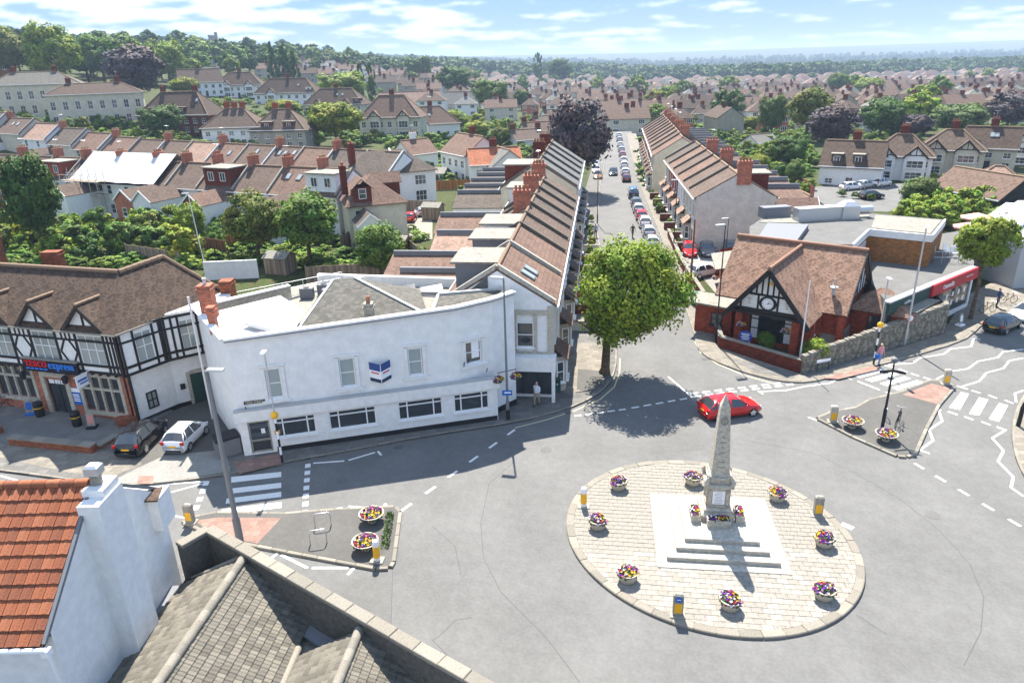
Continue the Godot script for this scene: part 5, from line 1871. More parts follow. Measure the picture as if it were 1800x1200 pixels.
func build_near_roofs() -> void:
	var gx := -12.7
	var zr := -18.4
	var hr := 9.5
	var he := 7.0
	var zf := -15.1
	var zb := -21.7
	var t := thing("white_gable_house", "white rendered house with bright orange tiled roof and chimney breast", "house", V3(gx, 0, zr))
	var b := MB.new()
	var x0 := -30.0
	b.quad(V3(gx, 0, zf), V3(gx, 0, zb), V3(gx, he, zb), V3(gx, he, zf))
	b.tri(V3(gx, he, zf), V3(gx, he, zb), V3(gx, hr, zr))
	b.quad(V3(x0, 0, zf), V3(gx, 0, zf), V3(gx, he - 0.2, zf), V3(x0, he - 0.2, zf))
	b.quad(V3(gx, 0, zb), V3(x0, 0, zb), V3(x0, he, zb), V3(gx, he, zb))
	put(t, "wall", b, M.white)
	b = MB.new()
	b.prism(PV([V3(gx - 0.1, 0, -17.55), V3(gx + 0.55, 0, -17.55), V3(gx + 0.55, 0, -18.9), V3(gx - 0.1, 0, -18.9)]), 2.5, 9.25)
	b.prism(PV([V3(gx - 0.15, 0, -18.0), V3(gx + 0.5, 0, -18.0), V3(gx + 0.5, 0, -18.85), V3(gx - 0.15, 0, -18.85)]), 9.0, 9.5)
	put(t, "chimney_breast", b, M.white)
	b = MB.new()
	b.lathe(V3(gx + 0.12, 9.5, -18.42), [[0.17, 0], [0.16, 0.26], [0.19, 0.3], [0.15, 0.32], [0, 0.32]], 14)
	var pot := put(t, "chimney_pot", b, M.stone_grey)
	b = MB.new()
	b.bevel_box(V3(gx + 0.12, 10.0, -18.42), V3(0.42, 0.32, 0.38), 0.07)
	put(pot, "cowl", b, M.galvanised)
	b = MB.new()
	var v := V3(0, hr - he, zr - zf).normalized()
	slab(b, V3(x0, he - 0.25, zf + 0.33), V3(gx - 0.06, he - 0.25, zf + 0.33), V3(gx - 0.06, hr - 0.02, zr), V3(x0, hr - 0.02, zr), 0.1)
	slab(b, V3(gx - 0.06, he - 0.1, zb - 0.2), V3(x0, he - 0.1, zb - 0.2), V3(x0, hr - 0.02, zr), V3(gx - 0.06, hr - 0.02, zr), 0.1)
	put(t, "roof_boards", b, tint(lin(0.06, 0.03, 0.022)))
	var ms := wave_tile(0.308, 0.44, 0.075, 0.026)
	tile_slope(t, V3(gx - 0.10 - 0.325 * 18, he - 0.22, zf + 0.31), Vector3.RIGHT, v, 18, 11, 0.325, 0.405, ms, "clay", PackedVector2Array(), 300)
	for i in 14:
		b = MB.new()
		var p := V3(gx - 0.1 - i * 0.42, hr + 0.02, zr)
		b.tube([p, p + V3(-0.2, 0.01, 0), p + V3(-0.41, 0, 0)], [0.155, 0.145, 0.14], 12)
		put(t, "ridge_tile", b, M["clay_%d" % ((i * 3) % 4)])
	b = MB.new()
	b.tube([V3(x0, he - 0.28, zf + 0.42), V3(gx + 0.05, he - 0.28, zf + 0.42)], [0.075, 0.075], 10)
	put(t, "gutter", b, M.plastic_white)
	b = MB.new()
	b.box(V3(gx + 0.02, he - 0.4, zf + 0.36), V3(0.2, 0.22, 0.2))
	b.bar(V3(gx + 0.03, he - 0.5, zf + 0.33), V3(gx + 0.03, 3.0, zf + 0.1), 0.045, 8)
	put(t, "downpipe", b, M.plastic_white)
	b = MB.new()
	b.beam(V3(gx - 0.02, he - 0.17, zf + 0.3), V3(gx - 0.02, hr + 0.04, zr), 0.1, 0.1)
	b.beam(V3(gx - 0.02, he + 0.02, zb - 0.2), V3(gx - 0.02, hr + 0.04, zr), 0.1, 0.1)
	put(t, "verge", b, M.lead)
	b = MB.new()
	b.prism(PV([V3(gx, 0, -20.8), V3(gx + 0.35, 0, -20.8), V3(gx + 0.35, 0, -21.75), V3(gx - 1.6, 0, -21.75), V3(gx - 1.6, 0, -21.5)]), 6.0, 7.25)
	put(t, "corner_parapet", b, M.white)
	b = MB.new()
	slab3(b, V3(gx - 1.6, 7.55, -20.3), V3(gx + 0.4, 7.3, -20.75), V3(gx + 0.2, 7.32, -21.6), 0.06)
	put(t, "corner_roof", b, M.tile_dark)
	var p0 := V3(-12.25, 0, -21.3)
	var p1 := V3(-11.55, 0, -22.25)
	var p2 := V3(1.6, 0, -12.85)
	var s := thing("parapet_building", "old grey-tiled building behind a weathered concrete parapet", "building", p1)
	var hp := 5.0
	b = MB.new()
	b.prism(PV([p0, p1, p2, V3(5, 0, -4), V3(0, 0, 6), V3(-12.6, 0, 6), V3(-12.6, 0, -20.9)]), 0, 3.1)
	put(s, "wall", b, M.concrete)
	for e in [[p0, p1], [p1, p2]]:
		b = MB.new()
		b.beam(e[0] + V3(0, 4.0, 0), e[1] + V3(0, 4.0, 0), 0.3, 1.9)
		put(s, "parapet", b, M.stone_sooty)
		var d: Vector3 = (e[1] - e[0]).normalized()
		var k := maxi(1, int(e[0].distance_to(e[1]) / 0.95))
		for i in k:
			b = MB.new()
			var a: Vector3 = e[0].lerp(e[1], i / float(k))
			var c: Vector3 = e[0].lerp(e[1], (i + 0.985) / k)
			b.bevel_box((a + c) * 0.5 + V3(0, hp + rnd(-0.01, 0.012), 0), V3(a.distance_to(c), 0.14, 0.42), 0.02, Basis(d, Vector3.UP, d.cross(Vector3.UP)))
			put(s, "coping_stone", b, M["coping_%d" % ((i * 3 + i / 2) % 4)])
	var ra := V3(-9.75, 4.75, -20.75)
	var rb := V3(-10.9, 4.75, -10.0)
	var rd := (rb - ra).normalized()
	var side := rd.cross(Vector3.UP)
	if side.x > 0: side = -side
	var drop := 1.25
	var wl := 2.55
	var wr := 2.75
	var la := ra + side * wl + V3(0, -drop, 0)
	var lb := rb + side * wl + V3(0, -drop, 0)
	var qa := ra - side * wr + V3(0, -drop - 0.1, 0)
	var qb := rb - side * wr + V3(0, -drop - 0.1, 0)
	b = MB.new()
	slab(b, la + V3(0, 0, -0.4), lb, rb, ra, 0.08)
	slab(b, qb, qa, ra, rb, 0.08)
	put(s, "roof_boards", b, M.shingle_3)
	var ms2 := wave_tile(0.275, 0.30, 0.018, 0.024)
	var vl := (ra - la).normalized()
	var ul := rd
	tile_slope(s, la - rd * 0.0, ul, vl, 24, 11, 0.285, 0.258, ms2, "shingle", PackedVector2Array(), 150)
	var vr := (ra - qa).normalized()
	var fr := qa + rd * 6.7
	tile_slope(s, fr, -rd, vr, 24, 12, 0.285, 0.258, ms2, "shingle", PackedVector2Array([Vector2(-1, -1), Vector2(5.1, -1), Vector2(6.75, 3.2), Vector2(-1, 3.2)]), 150)
	b = MB.new()
	for i in 24:
		var a := ra.lerp(rb, i / 24.0) + V3(0, 0.04, 0)
		var c := ra.lerp(rb, (i + 0.98) / 24.0) + V3(0, 0.04, 0)
		var one := MB.new()
		one.tube([a, c], [0.17, 0.155], 10)
		put(s, "ridge_tile", one, M["coping_%d" % (i % 4)])
	var sa := V3(-5.0, 4.6, -17.3)
	var sb := V3(-6.1, 4.6, -8.0)
	var sd := (sb - sa).normalized()
	var ss := -side
	b = MB.new()
	var ta := sa - ss * 2.15 + V3(0, -1.2, 0)
	var tb := sb - ss * 2.15 + V3(0, -1.2, 0)
	slab(b, ta, tb, sb, sa, 0.08)
	slab(b, sb + ss * 2.5 + V3(0, -1.2, 0), sa + ss * 2.5 + V3(0, -1.2, 0), sa, sb, 0.08)
	put(s, "roof_boards", b, M.shingle_3)
	tile_slope(s, ta, sd, (sa - ta).normalized(), 15, 9, 0.285, 0.258, ms2, "shingle", PackedVector2Array(), 0)
	tile_slope(s, sa + ss * 2.5 + V3(0, -1.2, 0) + sd * 4.0, -sd, (sa - (sa + ss * 2.5 + V3(0, -1.2, 0))).normalized(), 15, 11, 0.285, 0.258, ms2, "shingle", PackedVector2Array(), 0)
	for i in 9:
		b = MB.new()
		b.tube([sa + sd * (i * 0.44) + V3(0, 0.04, 0), sa + sd * (i * 0.44 + 0.43) + V3(0, 0.04, 0)], [0.16, 0.15], 10)
		put(s, "ridge_tile", b, M["coping_%d" % (i % 4)])
	b = MB.new()
	b.tube([ta + V3(-0.05, 0.06, -0.3), ta + sd * 2.0 + V3(0.02, 0.04, 0), ta + sd * 6.0 + V3(0, 0.03, 0)], [0.13, 0.10, 0.12], 7)
	put(s, "mortar_fillet", b, M.coping_2)
	b = MB.new()
	b.tube([qa + V3(0, 0.05, 0), ra + V3(-0.1, -0.05, -0.25), la + V3(0.3, 0.05, -0.2)], [0.14, 0.10, 0.12], 7)
	put(s, "mortar_fillet", b, M.coping_2)
	b = MB.new()
	b.beam(p1 + V3(0.35, 3.4, 0.45), p2 + V3(-0.3, 3.3, 0.5), 0.55, 0.1)
	b.beam(V3(-12.45, 3.42, -21.0), V3(-12.45, 3.42, -8), 0.5, 0.1)
	put(s, "lead_gutter", b, M.lead)
	var moss := MB.new()
	moss.colored = true
	for i in 160:
		var p := V3(-11.3, 3.62, -20.9) + V3(rnd(-0.35, 0.35), rnd(0, 0.16), rnd(-0.2, 0.3))
		moss.col = Color(0.06, 0.11, 0.02) * rnd(0.6, 1.5)
		var d := V3(rnd(-1, 1), rnd(0.3, 1), rnd(-1, 1)).normalized() * 0.12
		var w := d.cross(V3(rnd(-1, 1), 0.2, rnd(-1, 1))).normalized() * 0.06
		moss.tri(p - w, p + w, p + d)
	put(s, "moss_tuft", moss, M.petals).set_meta("kind", "stuff")
# ---------- clock hall ----------
func coping_wall(called: String, label: String, pts: PackedVector3Array, h0: float, h1: float, th: float, m: String, cope: String) -> void:
	var t := thing(called, label, "wall", pts[0])
	var tot := 0.0
	for i in pts.size() - 1: tot += pts[i].distance_to(pts[i + 1])
	var run := 0.0
	for i in pts.size() - 1:
		var a := pts[i]
		var c := pts[i + 1]
		var l := a.distance_to(c)
		var ya := lerpf(h0, h1, run / tot)
		var yc := lerpf(h0, h1, (run + l) / tot)
		var s := (c - a).normalized().cross(Vector3.UP) * th * 0.5
		var b := MB.new()
		var ua := V3(0, ya, 0)
		var uc := V3(0, yc, 0)
		b.quad(a + s, c + s, c + s + uc, a + s + ua); b.quad(c - s, a - s, a - s + ua, c - s + uc)
		b.quad(a - s, a + s, a + s + ua, a - s + ua); b.quad(c + s, c - s, c - s + uc, c + s + uc)
		b.quad(a + s + ua, c + s + uc, c - s + uc, a - s + ua)
		put(t, "wall_body", b, M[m])
		var big := cope == "rough"
		var k := maxi(1, int(l / (0.32 if big else 0.9)))
		for j in k:
			var p := a.lerp(c, (j + 0.5) / k) + V3(0, lerpf(ya, yc, (j + 0.5) / k), 0)
			b = MB.new()
			var d := (c - a).normalized()
			if big: b.bevel_box(p + V3(0, 0.1, 0), V3(l / k * 0.82, rnd(0.16, 0.30), th * rnd(0.8, 1.05)), 0.04, Basis(d, Vector3.UP, d.cross(Vector3.UP)) * Basis(Vector3.UP, rnd(-0.15, 0.15)))
			else: b.bevel_box(p + V3(0, 0.04, 0), V3(l / k * 0.985, 0.09, th + 0.1), 0.02, Basis(d, Vector3.UP, d.cross(Vector3.UP)))
			put(t, "coping_stone", b, M["coping_%d" % ((j * 5 + i) % 4)])
		run += l
func build_clock_hall() -> void:
	var o := V3(19.4, 0, -58.7)
	var t := thing("clock_hall", "red brick hall with timbered clock gable and rosy tiled roof", "hall", o, "", true, -0.6435)
	var b := MB.new()
	var L := 9.9
	var he := 3.2
	var hr := 6.75
	var oc := V3(L / 2, 0, 0)
	block(b, L - 0.5, 7.4, 0.0, he, hr - 0.15, {}, oc)
	put(t, "wall", b, M.brick_red)
	b = MB.new()
	roof_gable(b, L, 7.4, he + 0.1, hr, 0.6, 0.15, oc, 0.14)
	put(t, "roof", b, M.tile_warm)
	b = MB.new()
	ridge_run(b, V3(-0.15, hr + 0.1, 0), V3(L + 0.15, hr + 0.1, 0), 0.16)
	put(t, "ridge_tiles", b, M.ridge_rosy)
	var cx := 5.1
	var zf := 7.45
	var hw := 2.75
	var zw := 6.25
	var ga := 6.55
	var ge := 3.15
	b = MB.new()
	b.quad(V3(cx + hw, 0, zw), V3(cx + hw, 0, 3.6), V3(cx + hw, ge, 3.6), V3(cx + hw, ge, zw))
	b.quad(V3(cx - hw, 0, 3.6), V3(cx - hw, 0, zw), V3(cx - hw, ge, zw), V3(cx - hw, ge, 3.6))
	wall_face(b, V3(cx - hw, 0, zw), Vector3.RIGHT, hw * 2, 0.0, ge - 0.1, [[1.15, 0.35, 4.35, 2.75]], 0.15)
	put(t, "wing_wall", b, M.brick_red)
	b = MB.new()
	b.quad(V3(cx - hw, ge - 0.1, zf + 0.03), V3(cx + hw, ge - 0.1, zf + 0.03), V3(cx + hw, ge + 0.05, zf + 0.03), V3(cx - hw, ge + 0.05, zf + 0.03))
	b.tri(V3(cx - hw, ge + 0.05, zf + 0.03), V3(cx + hw, ge + 0.05, zf + 0.03), V3(cx, ga - 0.15, zf + 0.03))
	put(t, "gable_panel", b, M.white)
	b = MB.new()
	var e := hw + 0.45
	var sl := (ga - ge) / hw
	var ye := ga - e * sl
	slab(b, V3(cx + e, ye, zf + 0.6), V3(cx + e, ye, 3.2), V3(cx, ga, -0.2), V3(cx, ga, zf + 0.6), 0.14)
	slab(b, V3(cx - e, ye, 3.2), V3(cx - e, ye, zf + 0.6), V3(cx, ga, zf + 0.6), V3(cx, ga, -0.2), 0.14)
	put(t, "wing_roof", b, M.tile_warm)
	b = MB.new()
	ridge_run(b, V3(cx, ga + 0.08, zf + 0.6), V3(cx, ga + 0.08, 0.1), 0.16)
	put(t, "ridge_tiles", b, M.ridge_rosy)
	for s in [-1.0, 1.0]:
		b = MB.new()
		b.beam(V3(cx + s * e, ye - 0.2, zf + 0.57), V3(cx, ga - 0.22, zf + 0.57), 0.08, 0.36)
		put(t, "barge_board", b, M.timber_black)
	var O := V3(cx, 0, zf + 0.03)
	for y in [[ge + 0.02, 2.7, 0.2], [ge + 1.22, 1.72, 0.16]]: plank(t, "rail_timber", O, Vector3.RIGHT, -y[1], y[0], y[1], y[0], y[2], "timber_black")
	for x in [-1.28, -0.9, -0.5, -0.1, 0.32, 0.72, 1.12]: plank(t, "stud_timber", O, Vector3.RIGHT, x, ge + 1.2, x, minf(ga - absf(x) * sl - 0.25, ga), 0.12, "timber_black")
	for x in [-2.0, -0.72, 0.72, 2.0]: plank(t, "post_timber", O, Vector3.RIGHT, x, ge, x, ge + minf(1.25, (hw - absf(x)) * sl), 0.14, "timber_black")
	var ck := MB.new()
	var ctr := O + V3(0, ge + 0.62, 0.06)
	var disc := func(mb: MB, r: float, rx: float, z: float) -> void:
		for i in 32:
			var a0 := TAU * i / 32.0
			var a1 := TAU * (i + 1) / 32.0
			var p := ctr + V3(cos(a0) * r * rx, sin(a0) * r, z)
			var q := ctr + V3(cos(a1) * r * rx, sin(a1) * r, z)
			mb.tri(ctr + V3(0, 0, z), p, q)
			mb.quad(p - V3(0, 0, 0.06), q - V3(0, 0, 0.06), q, p)
	disc.call(ck, 0.54, 1.2, 0.0)
	var clock := put(t, "clock", ck, M.timber_black)
	ck = MB.new()
	disc.call(ck, 0.42, 1.0, 0.04)
	put(clock, "dial", ck, M.plastic_white)
	ck = MB.new()
	for i in 12:
		var a := TAU * i / 12.0
		ck.box(ctr + V3(sin(a) * 0.34, cos(a) * 0.34, 0.046), V3(0.03, 0.09, 0.01), Basis(Vector3.BACK, -a))
	put(clock, "hour_marks", ck, M.timber_black)
	ck = MB.new()
	ck.box(ctr + V3(0.07, 0.10, 0.055), V3(0.035, 0.26, 0.01), Basis(Vector3.BACK, -0.6))
	ck.box(ctr + V3(0.12, 0.02, 0.06), V3(0.03, 0.34, 0.01), Basis(Vector3.BACK, -1.35))
	put(clock, "hands", ck, M.timber_black)
	for s in [-1.38, 1.38]:
		for i in 3:
			b = MB.new()
			b.box(O + V3(s, ge + 0.82 - i * 0.18, 0.005), V3(0.26 - 0.05 * (i % 2), 0.05, 0.012))
			put(t, "painted_lettering", b, M.stone_grey)
	b = MB.new()
	b.bevel_box(O + V3(0.1, ge + 2.15, 0.06), V3(0.2, 0.2, 0.12), 0.02)
	put(t, "alarm_box", b, M.yellow)
	var f := MB.new()
	for x in [-1.6, -0.85, 0.0, 0.85, 1.6]: f.box(V3(cx + x, 1.55, zw - 0.08), V3(0.09, 2.4, 0.1))
	for y in [0.38, 1.25, 2.0, 2.72]: f.box(V3(cx, y, zw - 0.082), V3(3.2, 0.07, 0.09))
	var gw := put(t, "glazed_front", f, M.frame_black)
	f = MB.new()
	f.box(V3(cx, 1.55, zw - 0.12), V3(3.2, 2.4, 0.02))
	put(gw, "pane", f, M.glass)
	for x in [-1.22, 1.3]:
		f = MB.new()
		f.box(V3(cx + x, 1.5, zw - 0.105), V3(0.5, 2.2, 0.02))
		put(gw, "curtain", f, M.plastic_white)
	b = MB.new()
	b.box(V3(cx, 2.85, zf + 0.06), V3(5.6, 0.22, 0.12))
	put(t, "name_board", b, M.timber_black)
	for x in [-2.1, 2.1]:
		b = MB.new()
		b.box(V3(cx + x, 1.5, zf - 0.2), V3(0.5, 3.0, 0.4))
		put(t, "brick_pier", b, M.brick_red)
	b = MB.new()
	b.box(V3(cx, 2.98, 6.85), V3(5.4, 0.08, 1.2))
	put(t, "porch_soffit", b, M.timber_black)
	for q in [[cx + hw + 0.1, 5.9], [cx + hw + 0.1, 4.2], [L - 0.3, 3.9]]:
		b = MB.new()
		b.bevel_box(V3(q[0], 1.35, q[1]), V3(0.5, 2.7, 0.5), 0.12)
		put(t, "buttress", b, M.brick_red)
	b = MB.new()
	b.box(V3(8.8, 0.45, 3.78), V3(2.0, 0.9, 0.12))
	b.box(V3(L - 0.2, 0.5, 1.2), V3(0.12, 1.0, 5.0))
	put(t, "stone_plinth", b, M.stone_grey)
	window(t, V3(cx + hw + 0.01, 1.7, 5.05), Vector3.RIGHT, 1.0, 1.4, 2, 2, "frame_white", "glass", true)
	for i in 7:
		var z := -2.7 + i * 0.9
		b = MB.new()
		var top := hr - 0.3 - absf(z) * (hr - he) / 3.7
		b.box(V3(L - 0.22, (he + top) / 2, z), V3(0.05, top - he, 0.22))
		put(t, "stud_timber", b, M.timber_black)
	b = MB.new()
	b.tri(V3(L - 0.238, he, 3.5), V3(L - 0.238, he, -3.5), V3(L - 0.238, hr - 0.25, 0))
	put(t, "end_gable_panel", b, M.white)
	for s in [-1.0, 1.0]:
		b = MB.new()
		b.beam(V3(L + 0.12, he - 0.45, s * 4.2), V3(L + 0.12, hr - 0.1, 0), 0.08, 0.34)
		put(t, "barge_board", b, M.timber_black)
	b = MB.new()
	block(b, 3.6, 3.0, 0, 2.7, 0, {}, V3(L + 1.6, 0, -0.4))
	put(t, "annexe_wall", b, M.brick_red)
	b = MB.new()
	roof_hip(b, 3.6, 3.0, 2.7, 3.9, 0.35, V3(L + 1.6, 0, -0.4))
	put(t, "annexe_roof", b, M.tile_warm)
	window(t, V3(L + 1.6, 1.5, 1.11), Vector3.BACK, 1.2, 1.2, 2, 1, "frame_black", "glass", true)
	b = MB.new()
	b.box(V3(0.6, 1.25, 5.2), V3(3.0, 2.5, 2.2))
	put(t, "side_porch", b, M.brick_red)
	b = MB.new()
	b.box(V3(0.4, 2.57, 5.3), V3(4.0, 0.14, 2.9))
	put(t, "porch_roof", b, M.felt_pale)
	window(t, V3(0.9, 1.4, 6.31), Vector3.BACK, 0.9, 1.0, 2, 2, "frame_black", "glass", true)
	b = MB.new()
	b.lathe(V3(8.6, 3.9, 3.2), [[0.14, 0], [0.14, 0.5], [0.3, 0.55], [0.3, 0.6], [0.0, 0.75]], 10)
	b.lathe(V3(8.6, 4.6, 3.2), [[0.05, 0], [0.05, 0.5], [0.0, 0.5]], 8)
	put(t, "roof_vent", b, M.lead_pale)
	var sh := thing("brick_outbuilding", "small flat-roofed brick outbuilding behind the clock hall", "outbuilding", G(1262, 470))
	b = MB.new()
	b.prism(G2([1262, 478, 1300, 470, 1310, 500, 1270, 505]), 0, 2.4, false)
	put(sh, "wall", b, M.brick_red)
	b = MB.new()
	var rf := G2([1250, 448, 1305, 440, 1312, 470, 1258, 476], 2.4)
	b.prism(rf, 2.4, 2.55)
	put(sh, "roof", b, M.felt_pale)
	coping_wall("brick_wall", "low red brick garden wall before the clock gable", G2([1236, 532, 1262, 598, 1266, 612, 1340, 634, 1408, 655]), 0.95, 0.95, 0.3, "brick_dark", "flat")
	coping_wall("stone_wall", "rough grey stone wall with upright coping beside the zebra crossing", G2([1408, 656, 1440, 645, 1530, 620, 1655, 585]), 1.15, 2.3, 0.45, "rubble", "rough")
	coping_wall("stone_wall", "short return of the rough stone wall beside the flat roofed shed", G2([1655, 585, 1640, 566, 1600, 552]), 2.3, 2.2, 0.45, "rubble", "rough")
	coping_wall("brick_wall", "low brick wall along the footway beside the car park", G2([1175, 415, 1198, 470, 1236, 530]), 0.9, 0.9, 0.28, "brick_dark", "flat")
	var sd := thing("lean_to_shed", "pale corrugated lean-to roof behind the tall end of the stone wall", "shed", G(1620, 545))
	b = MB.new()
	var rr := [G(1560, 544, 2.6), G(1612, 549, 2.45), G(1655, 527, 2.5), G(1590, 518, 2.8)]
	slab(b, rr[0], rr[1], rr[2], rr[3], 0.06)
	put(sd, "roof", b, M.felt_pale)
	b = MB.new()
	b.prism(PV([rr[0], rr[1], rr[2], rr[3]]), 0, 2.35, false)
	put(sd, "wall", b, M.boards)
# ---------- flat-roofed shops and offices behind the hall ----------
func build_right_shops() -> void:
	var t := thing("shop_parade", "flat-roofed parade with dark green fascia and raised brick upper block", "shops", G(1600, 540))
	var h := 3.55
	var front := G2([1560, 532, 1642, 497, 1712, 470], h)
	var f0 := V3(front[0].x, 0, front[0].z)
	var f2 := V3(front[2].x, 0, front[2].z)
	var b := MB.new()
	var low := PV([front[0], front[2], front[2] + V3(9, 0, -14), front[0] + V3(4, 0, -16)])
	b.prism(low, 0, h)
	put(t, "lower_storey", b, M.felt)
	var u := (f2 - f0).normalized()
	var n := u.cross(Vector3.UP)
	var len := f0.distance_to(f2)
	var bs := Basis(u, Vector3.UP, n)
	b = MB.new()
	b.box(f0 + u * len * 0.5 + n * 0.14 + V3(0, h - 0.45, 0), V3(len, 0.9, 0.2), bs)
	put(t, "green_fascia", b, M.green_dark)
	b = MB.new()
	b.box(f0 + u * len * 0.5 + n * 0.02 + V3(0, h + 0.05, 0), V3(len + 0.2, 0.12, 0.5), bs)
	put(t, "roof_edge", b, M.lead_pale)
	var q := rp(f0 + n * 0.3, f2 + n * 0.3, [1641, 488, 1711, 500])
	var x0: float = q[0]
	var x1: float = len
	var sg := thing("estate_agent_sign", "red fascia sign with white lettering over the window displays", "sign", f0 + u * (x0 + x1) * 0.5 + V3(0, h - 0.3, 0))
	b = MB.new()
	var sc := f0 + u * ((x0 + x1) * 0.5) + n * 0.34 + V3(0, h - 0.35, 0)
	b.box(sc, V3(x1 - x0, 0.95, 0.2), bs)
	put(sg, "board", b, M.sign_red)
	lettering(sg, "Connells", sc - u * (x1 - x0) * 0.16 + n * 0.11 + V3(0, -0.02, 0), n, 0.40, 1.9, M.plastic_white, true)
	lettering(sg, "sales & lettings", sc + u * (x1 - x0) * 0.30 + n * 0.11 + V3(0, 0.05, 0), n, 0.16, 1.3, M.plastic_white)
	b = MB.new()
	b.box(f0 + u * ((x0 + x1) * 0.5) + n * 0.03 + V3(0, 1.55, 0), V3(x1 - x0 - 0.5, 2.3, 0.06), bs)
	var w := put(t, "display_window", b, M.glass)
	for i in 14:
		b = MB.new()
		b.box(f0 + u * (x0 + 0.6 + (i % 7) * (x1 - x0 - 1.2) / 6.5) + n * 0.066 + V3(0, 1.15 + (i / 7) * 0.75, 0), V3(0.34, 0.42, 0.01), bs)
		put(w, "property_card", b, M.plastic_white)
	b = MB.new()
	b.box(f0 + u * ((x0 + x1) * 0.5) + n * 0.08 + V3(0, 0.2, 0), V3(x1 - x0, 0.42, 0.16), bs)
	b.box(f0 + u * (x1 - 0.14) + n * 0.08 + V3(0, 1.55, 0), V3(0.3, 2.3, 0.16), bs)
	put(t, "white_surround", b, M.white)
	lettering(t, "coffee", f0 + u * (x0 * 0.45) + n * 0.25 + V3(0, h - 0.45, 0), n, 0.26, 1.1, M.plastic_white)
	b = MB.new()
	b.box(f0 + u * (x0 * 0.5) + n * 0.03 + V3(0, 1.3, 0), V3(x0 - 0.6, 2.3, 0.06), bs)
	put(t, "shop_window", b, M.glass)
	var hu := 6.3
	b = MB.new()
	var up := G2([1500, 430, 1528, 403, 1640, 414, 1662, 386, 1500, 372, 1345, 380, 1318, 398, 1318, 425], hu)
	b.prism(up, 0.0, hu - 0.5, false)
	put(t, "upper_wall", b, M.brick_gold)
	b = MB.new()
	b.prism(up, hu - 0.55, hu)
	put(t, "upper_roof", b, M.felt)
	b = MB.new()
	var pale := G2([1532, 401, 1636, 411, 1656, 387, 1540, 378], hu + 0.01)
	b.prism(pale, hu + 0.003, hu + 0.05)
	b.prism(G2([1335, 391, 1352, 383, 1530, 378, 1524, 386, 1400, 392], hu), hu + 0.003, hu + 0.05)
	put(t, "pale_roof", b, M.felt_pale)
	b = MB.new()
	for e in [[0, 1], [1, 2], [2, 3]]: b.beam(up[e[0]] + V3(0, -0.25, 0), up[e[1]] + V3(0, -0.25, 0), 0.16, 0.62)
	put(t, "white_fascia", b, M.white)
	b = MB.new()
	b.prism(G2([1332, 418, 1350, 391, 1422, 394, 1400, 424], hu + 0.45), hu, hu + 0.45)
	put(t, "roof_light", b, M.lead)
	var wa := up[0]
	var wb := up[1]
	for i in 3: window(t, wa.lerp(wb, 0.25 + i * 0.25) + V3(0, -1.6, 0) + (wb - wa).normalized().cross(Vector3.UP) * 0.02, (wb - wa).cross(Vector3.UP), 1.2, 1.6, 2, 1)
	for d in [[1398, 388, 1480, 383, 1.2, "galvanised"], [1337, 382, 1385, 379, 1.0, "lead"]]:
		var at := G(d[0], d[1], hu)
		var c := G(d[2], d[3], hu)
		var duct := thing("roof_duct", "long silver ventilation duct on the flat roof" if d[5] == "galvanised" else "dark boxed plant housing on the flat roof", "duct", at)
		b = MB.new()
		b.beam(at + V3(0, d[4] / 2, 0), c + V3(0, d[4] / 2, 0), 1.1, d[4])
		put(duct, "duct_run", b, M[d[5]])
		if d[5] == "galvanised":
			b = MB.new()
			b.bevel_box(c + V3(0.5, 0.8, 0), V3(1.6, 1.6, 1.5), 0.4)
			put(duct, "fan_housing", b, M.galvanised)
			b = MB.new()
			b.bar(c + V3(1, 0.7, 0), G(1530, 381, hu) + V3(0, 0.7, 0), 0.4, 12)
			put(duct, "round_duct", b, M.galvanised)
	b = MB.new()
	for q2 in [[1640, 462, 1700, 462], [1640, 462, 1644, 440]]:
		var a := G(q2[0], q2[1], h)
		var c := G(q2[2], q2[3], h)
		for i in 5: b.bar(a.lerp(c, i / 4.0), a.lerp(c, i / 4.0) + V3(0, 1, 0), 0.03)
		for y in [0.5, 1.0]: b.bar(a + V3(0, y, 0), c + V3(0, y, 0), 0.03)
	put(t, "terrace_rail", b, M.galvanised)
	for p in [[1700, 432, lin(0.75, 0.30, 0.30), "coral garden parasol on the roof terrace above the red sign"], [1712, 414, lin(0.72, 0.38, 0.30), "faded peach parasol at the back of the roof terrace"]]:
		var at := G(p[0], p[1], h)
		parasol(at, 1.5, 2.3, p[2], p[3])
	for p in [[1663, 448], [1676, 452]]:
		var at := G(p[0], p[1], h)
		var ch := thing("terrace_chair", "white garden chair on the roof terrace", "chair", at, "chairs on the roof terrace", true)
		b = MB.new()
		b.box(V3(0, 0.44, 0), V3(0.5, 0.05, 0.5))
		put(ch, "seat", b, M.plastic_white)
		b = MB.new()
		b.box(V3(0, 0.72, -0.24), V3(0.48, 0.5, 0.05))
		put(ch, "backrest", b, M.plastic_white)
		for s in [[-0.2, -0.2], [0.2, -0.2], [0.2, 0.2], [-0.2, 0.2]]:
			b = MB.new()
			b.bar(V3(s[0], 0, s[1]), V3(s[0], 0.44, s[1]), 0.025)
			put(ch, "leg", b, M.plastic_white)
	var w2 := thing("glazed_roof_building", "low building with long white rooflights beside the hedge", "building", G(1770, 420))
	b = MB.new()
	var wp := G2([1718, 402, 1790, 352, 1900, 352, 1900, 420, 1800, 425], 4.5)
	b.prism(wp, 0, 4.5)
	put(w2, "walls_and_roof", b, M.lead_pale)
	for i in 3:
		b = MB.new()
		b.beam(G(1730 + i * 24, 398, 4.7), G(1782 + i * 22, 360, 4.7), 1.4, 0.4)
		put(w2, "rooflight", b, M.plastic_white)
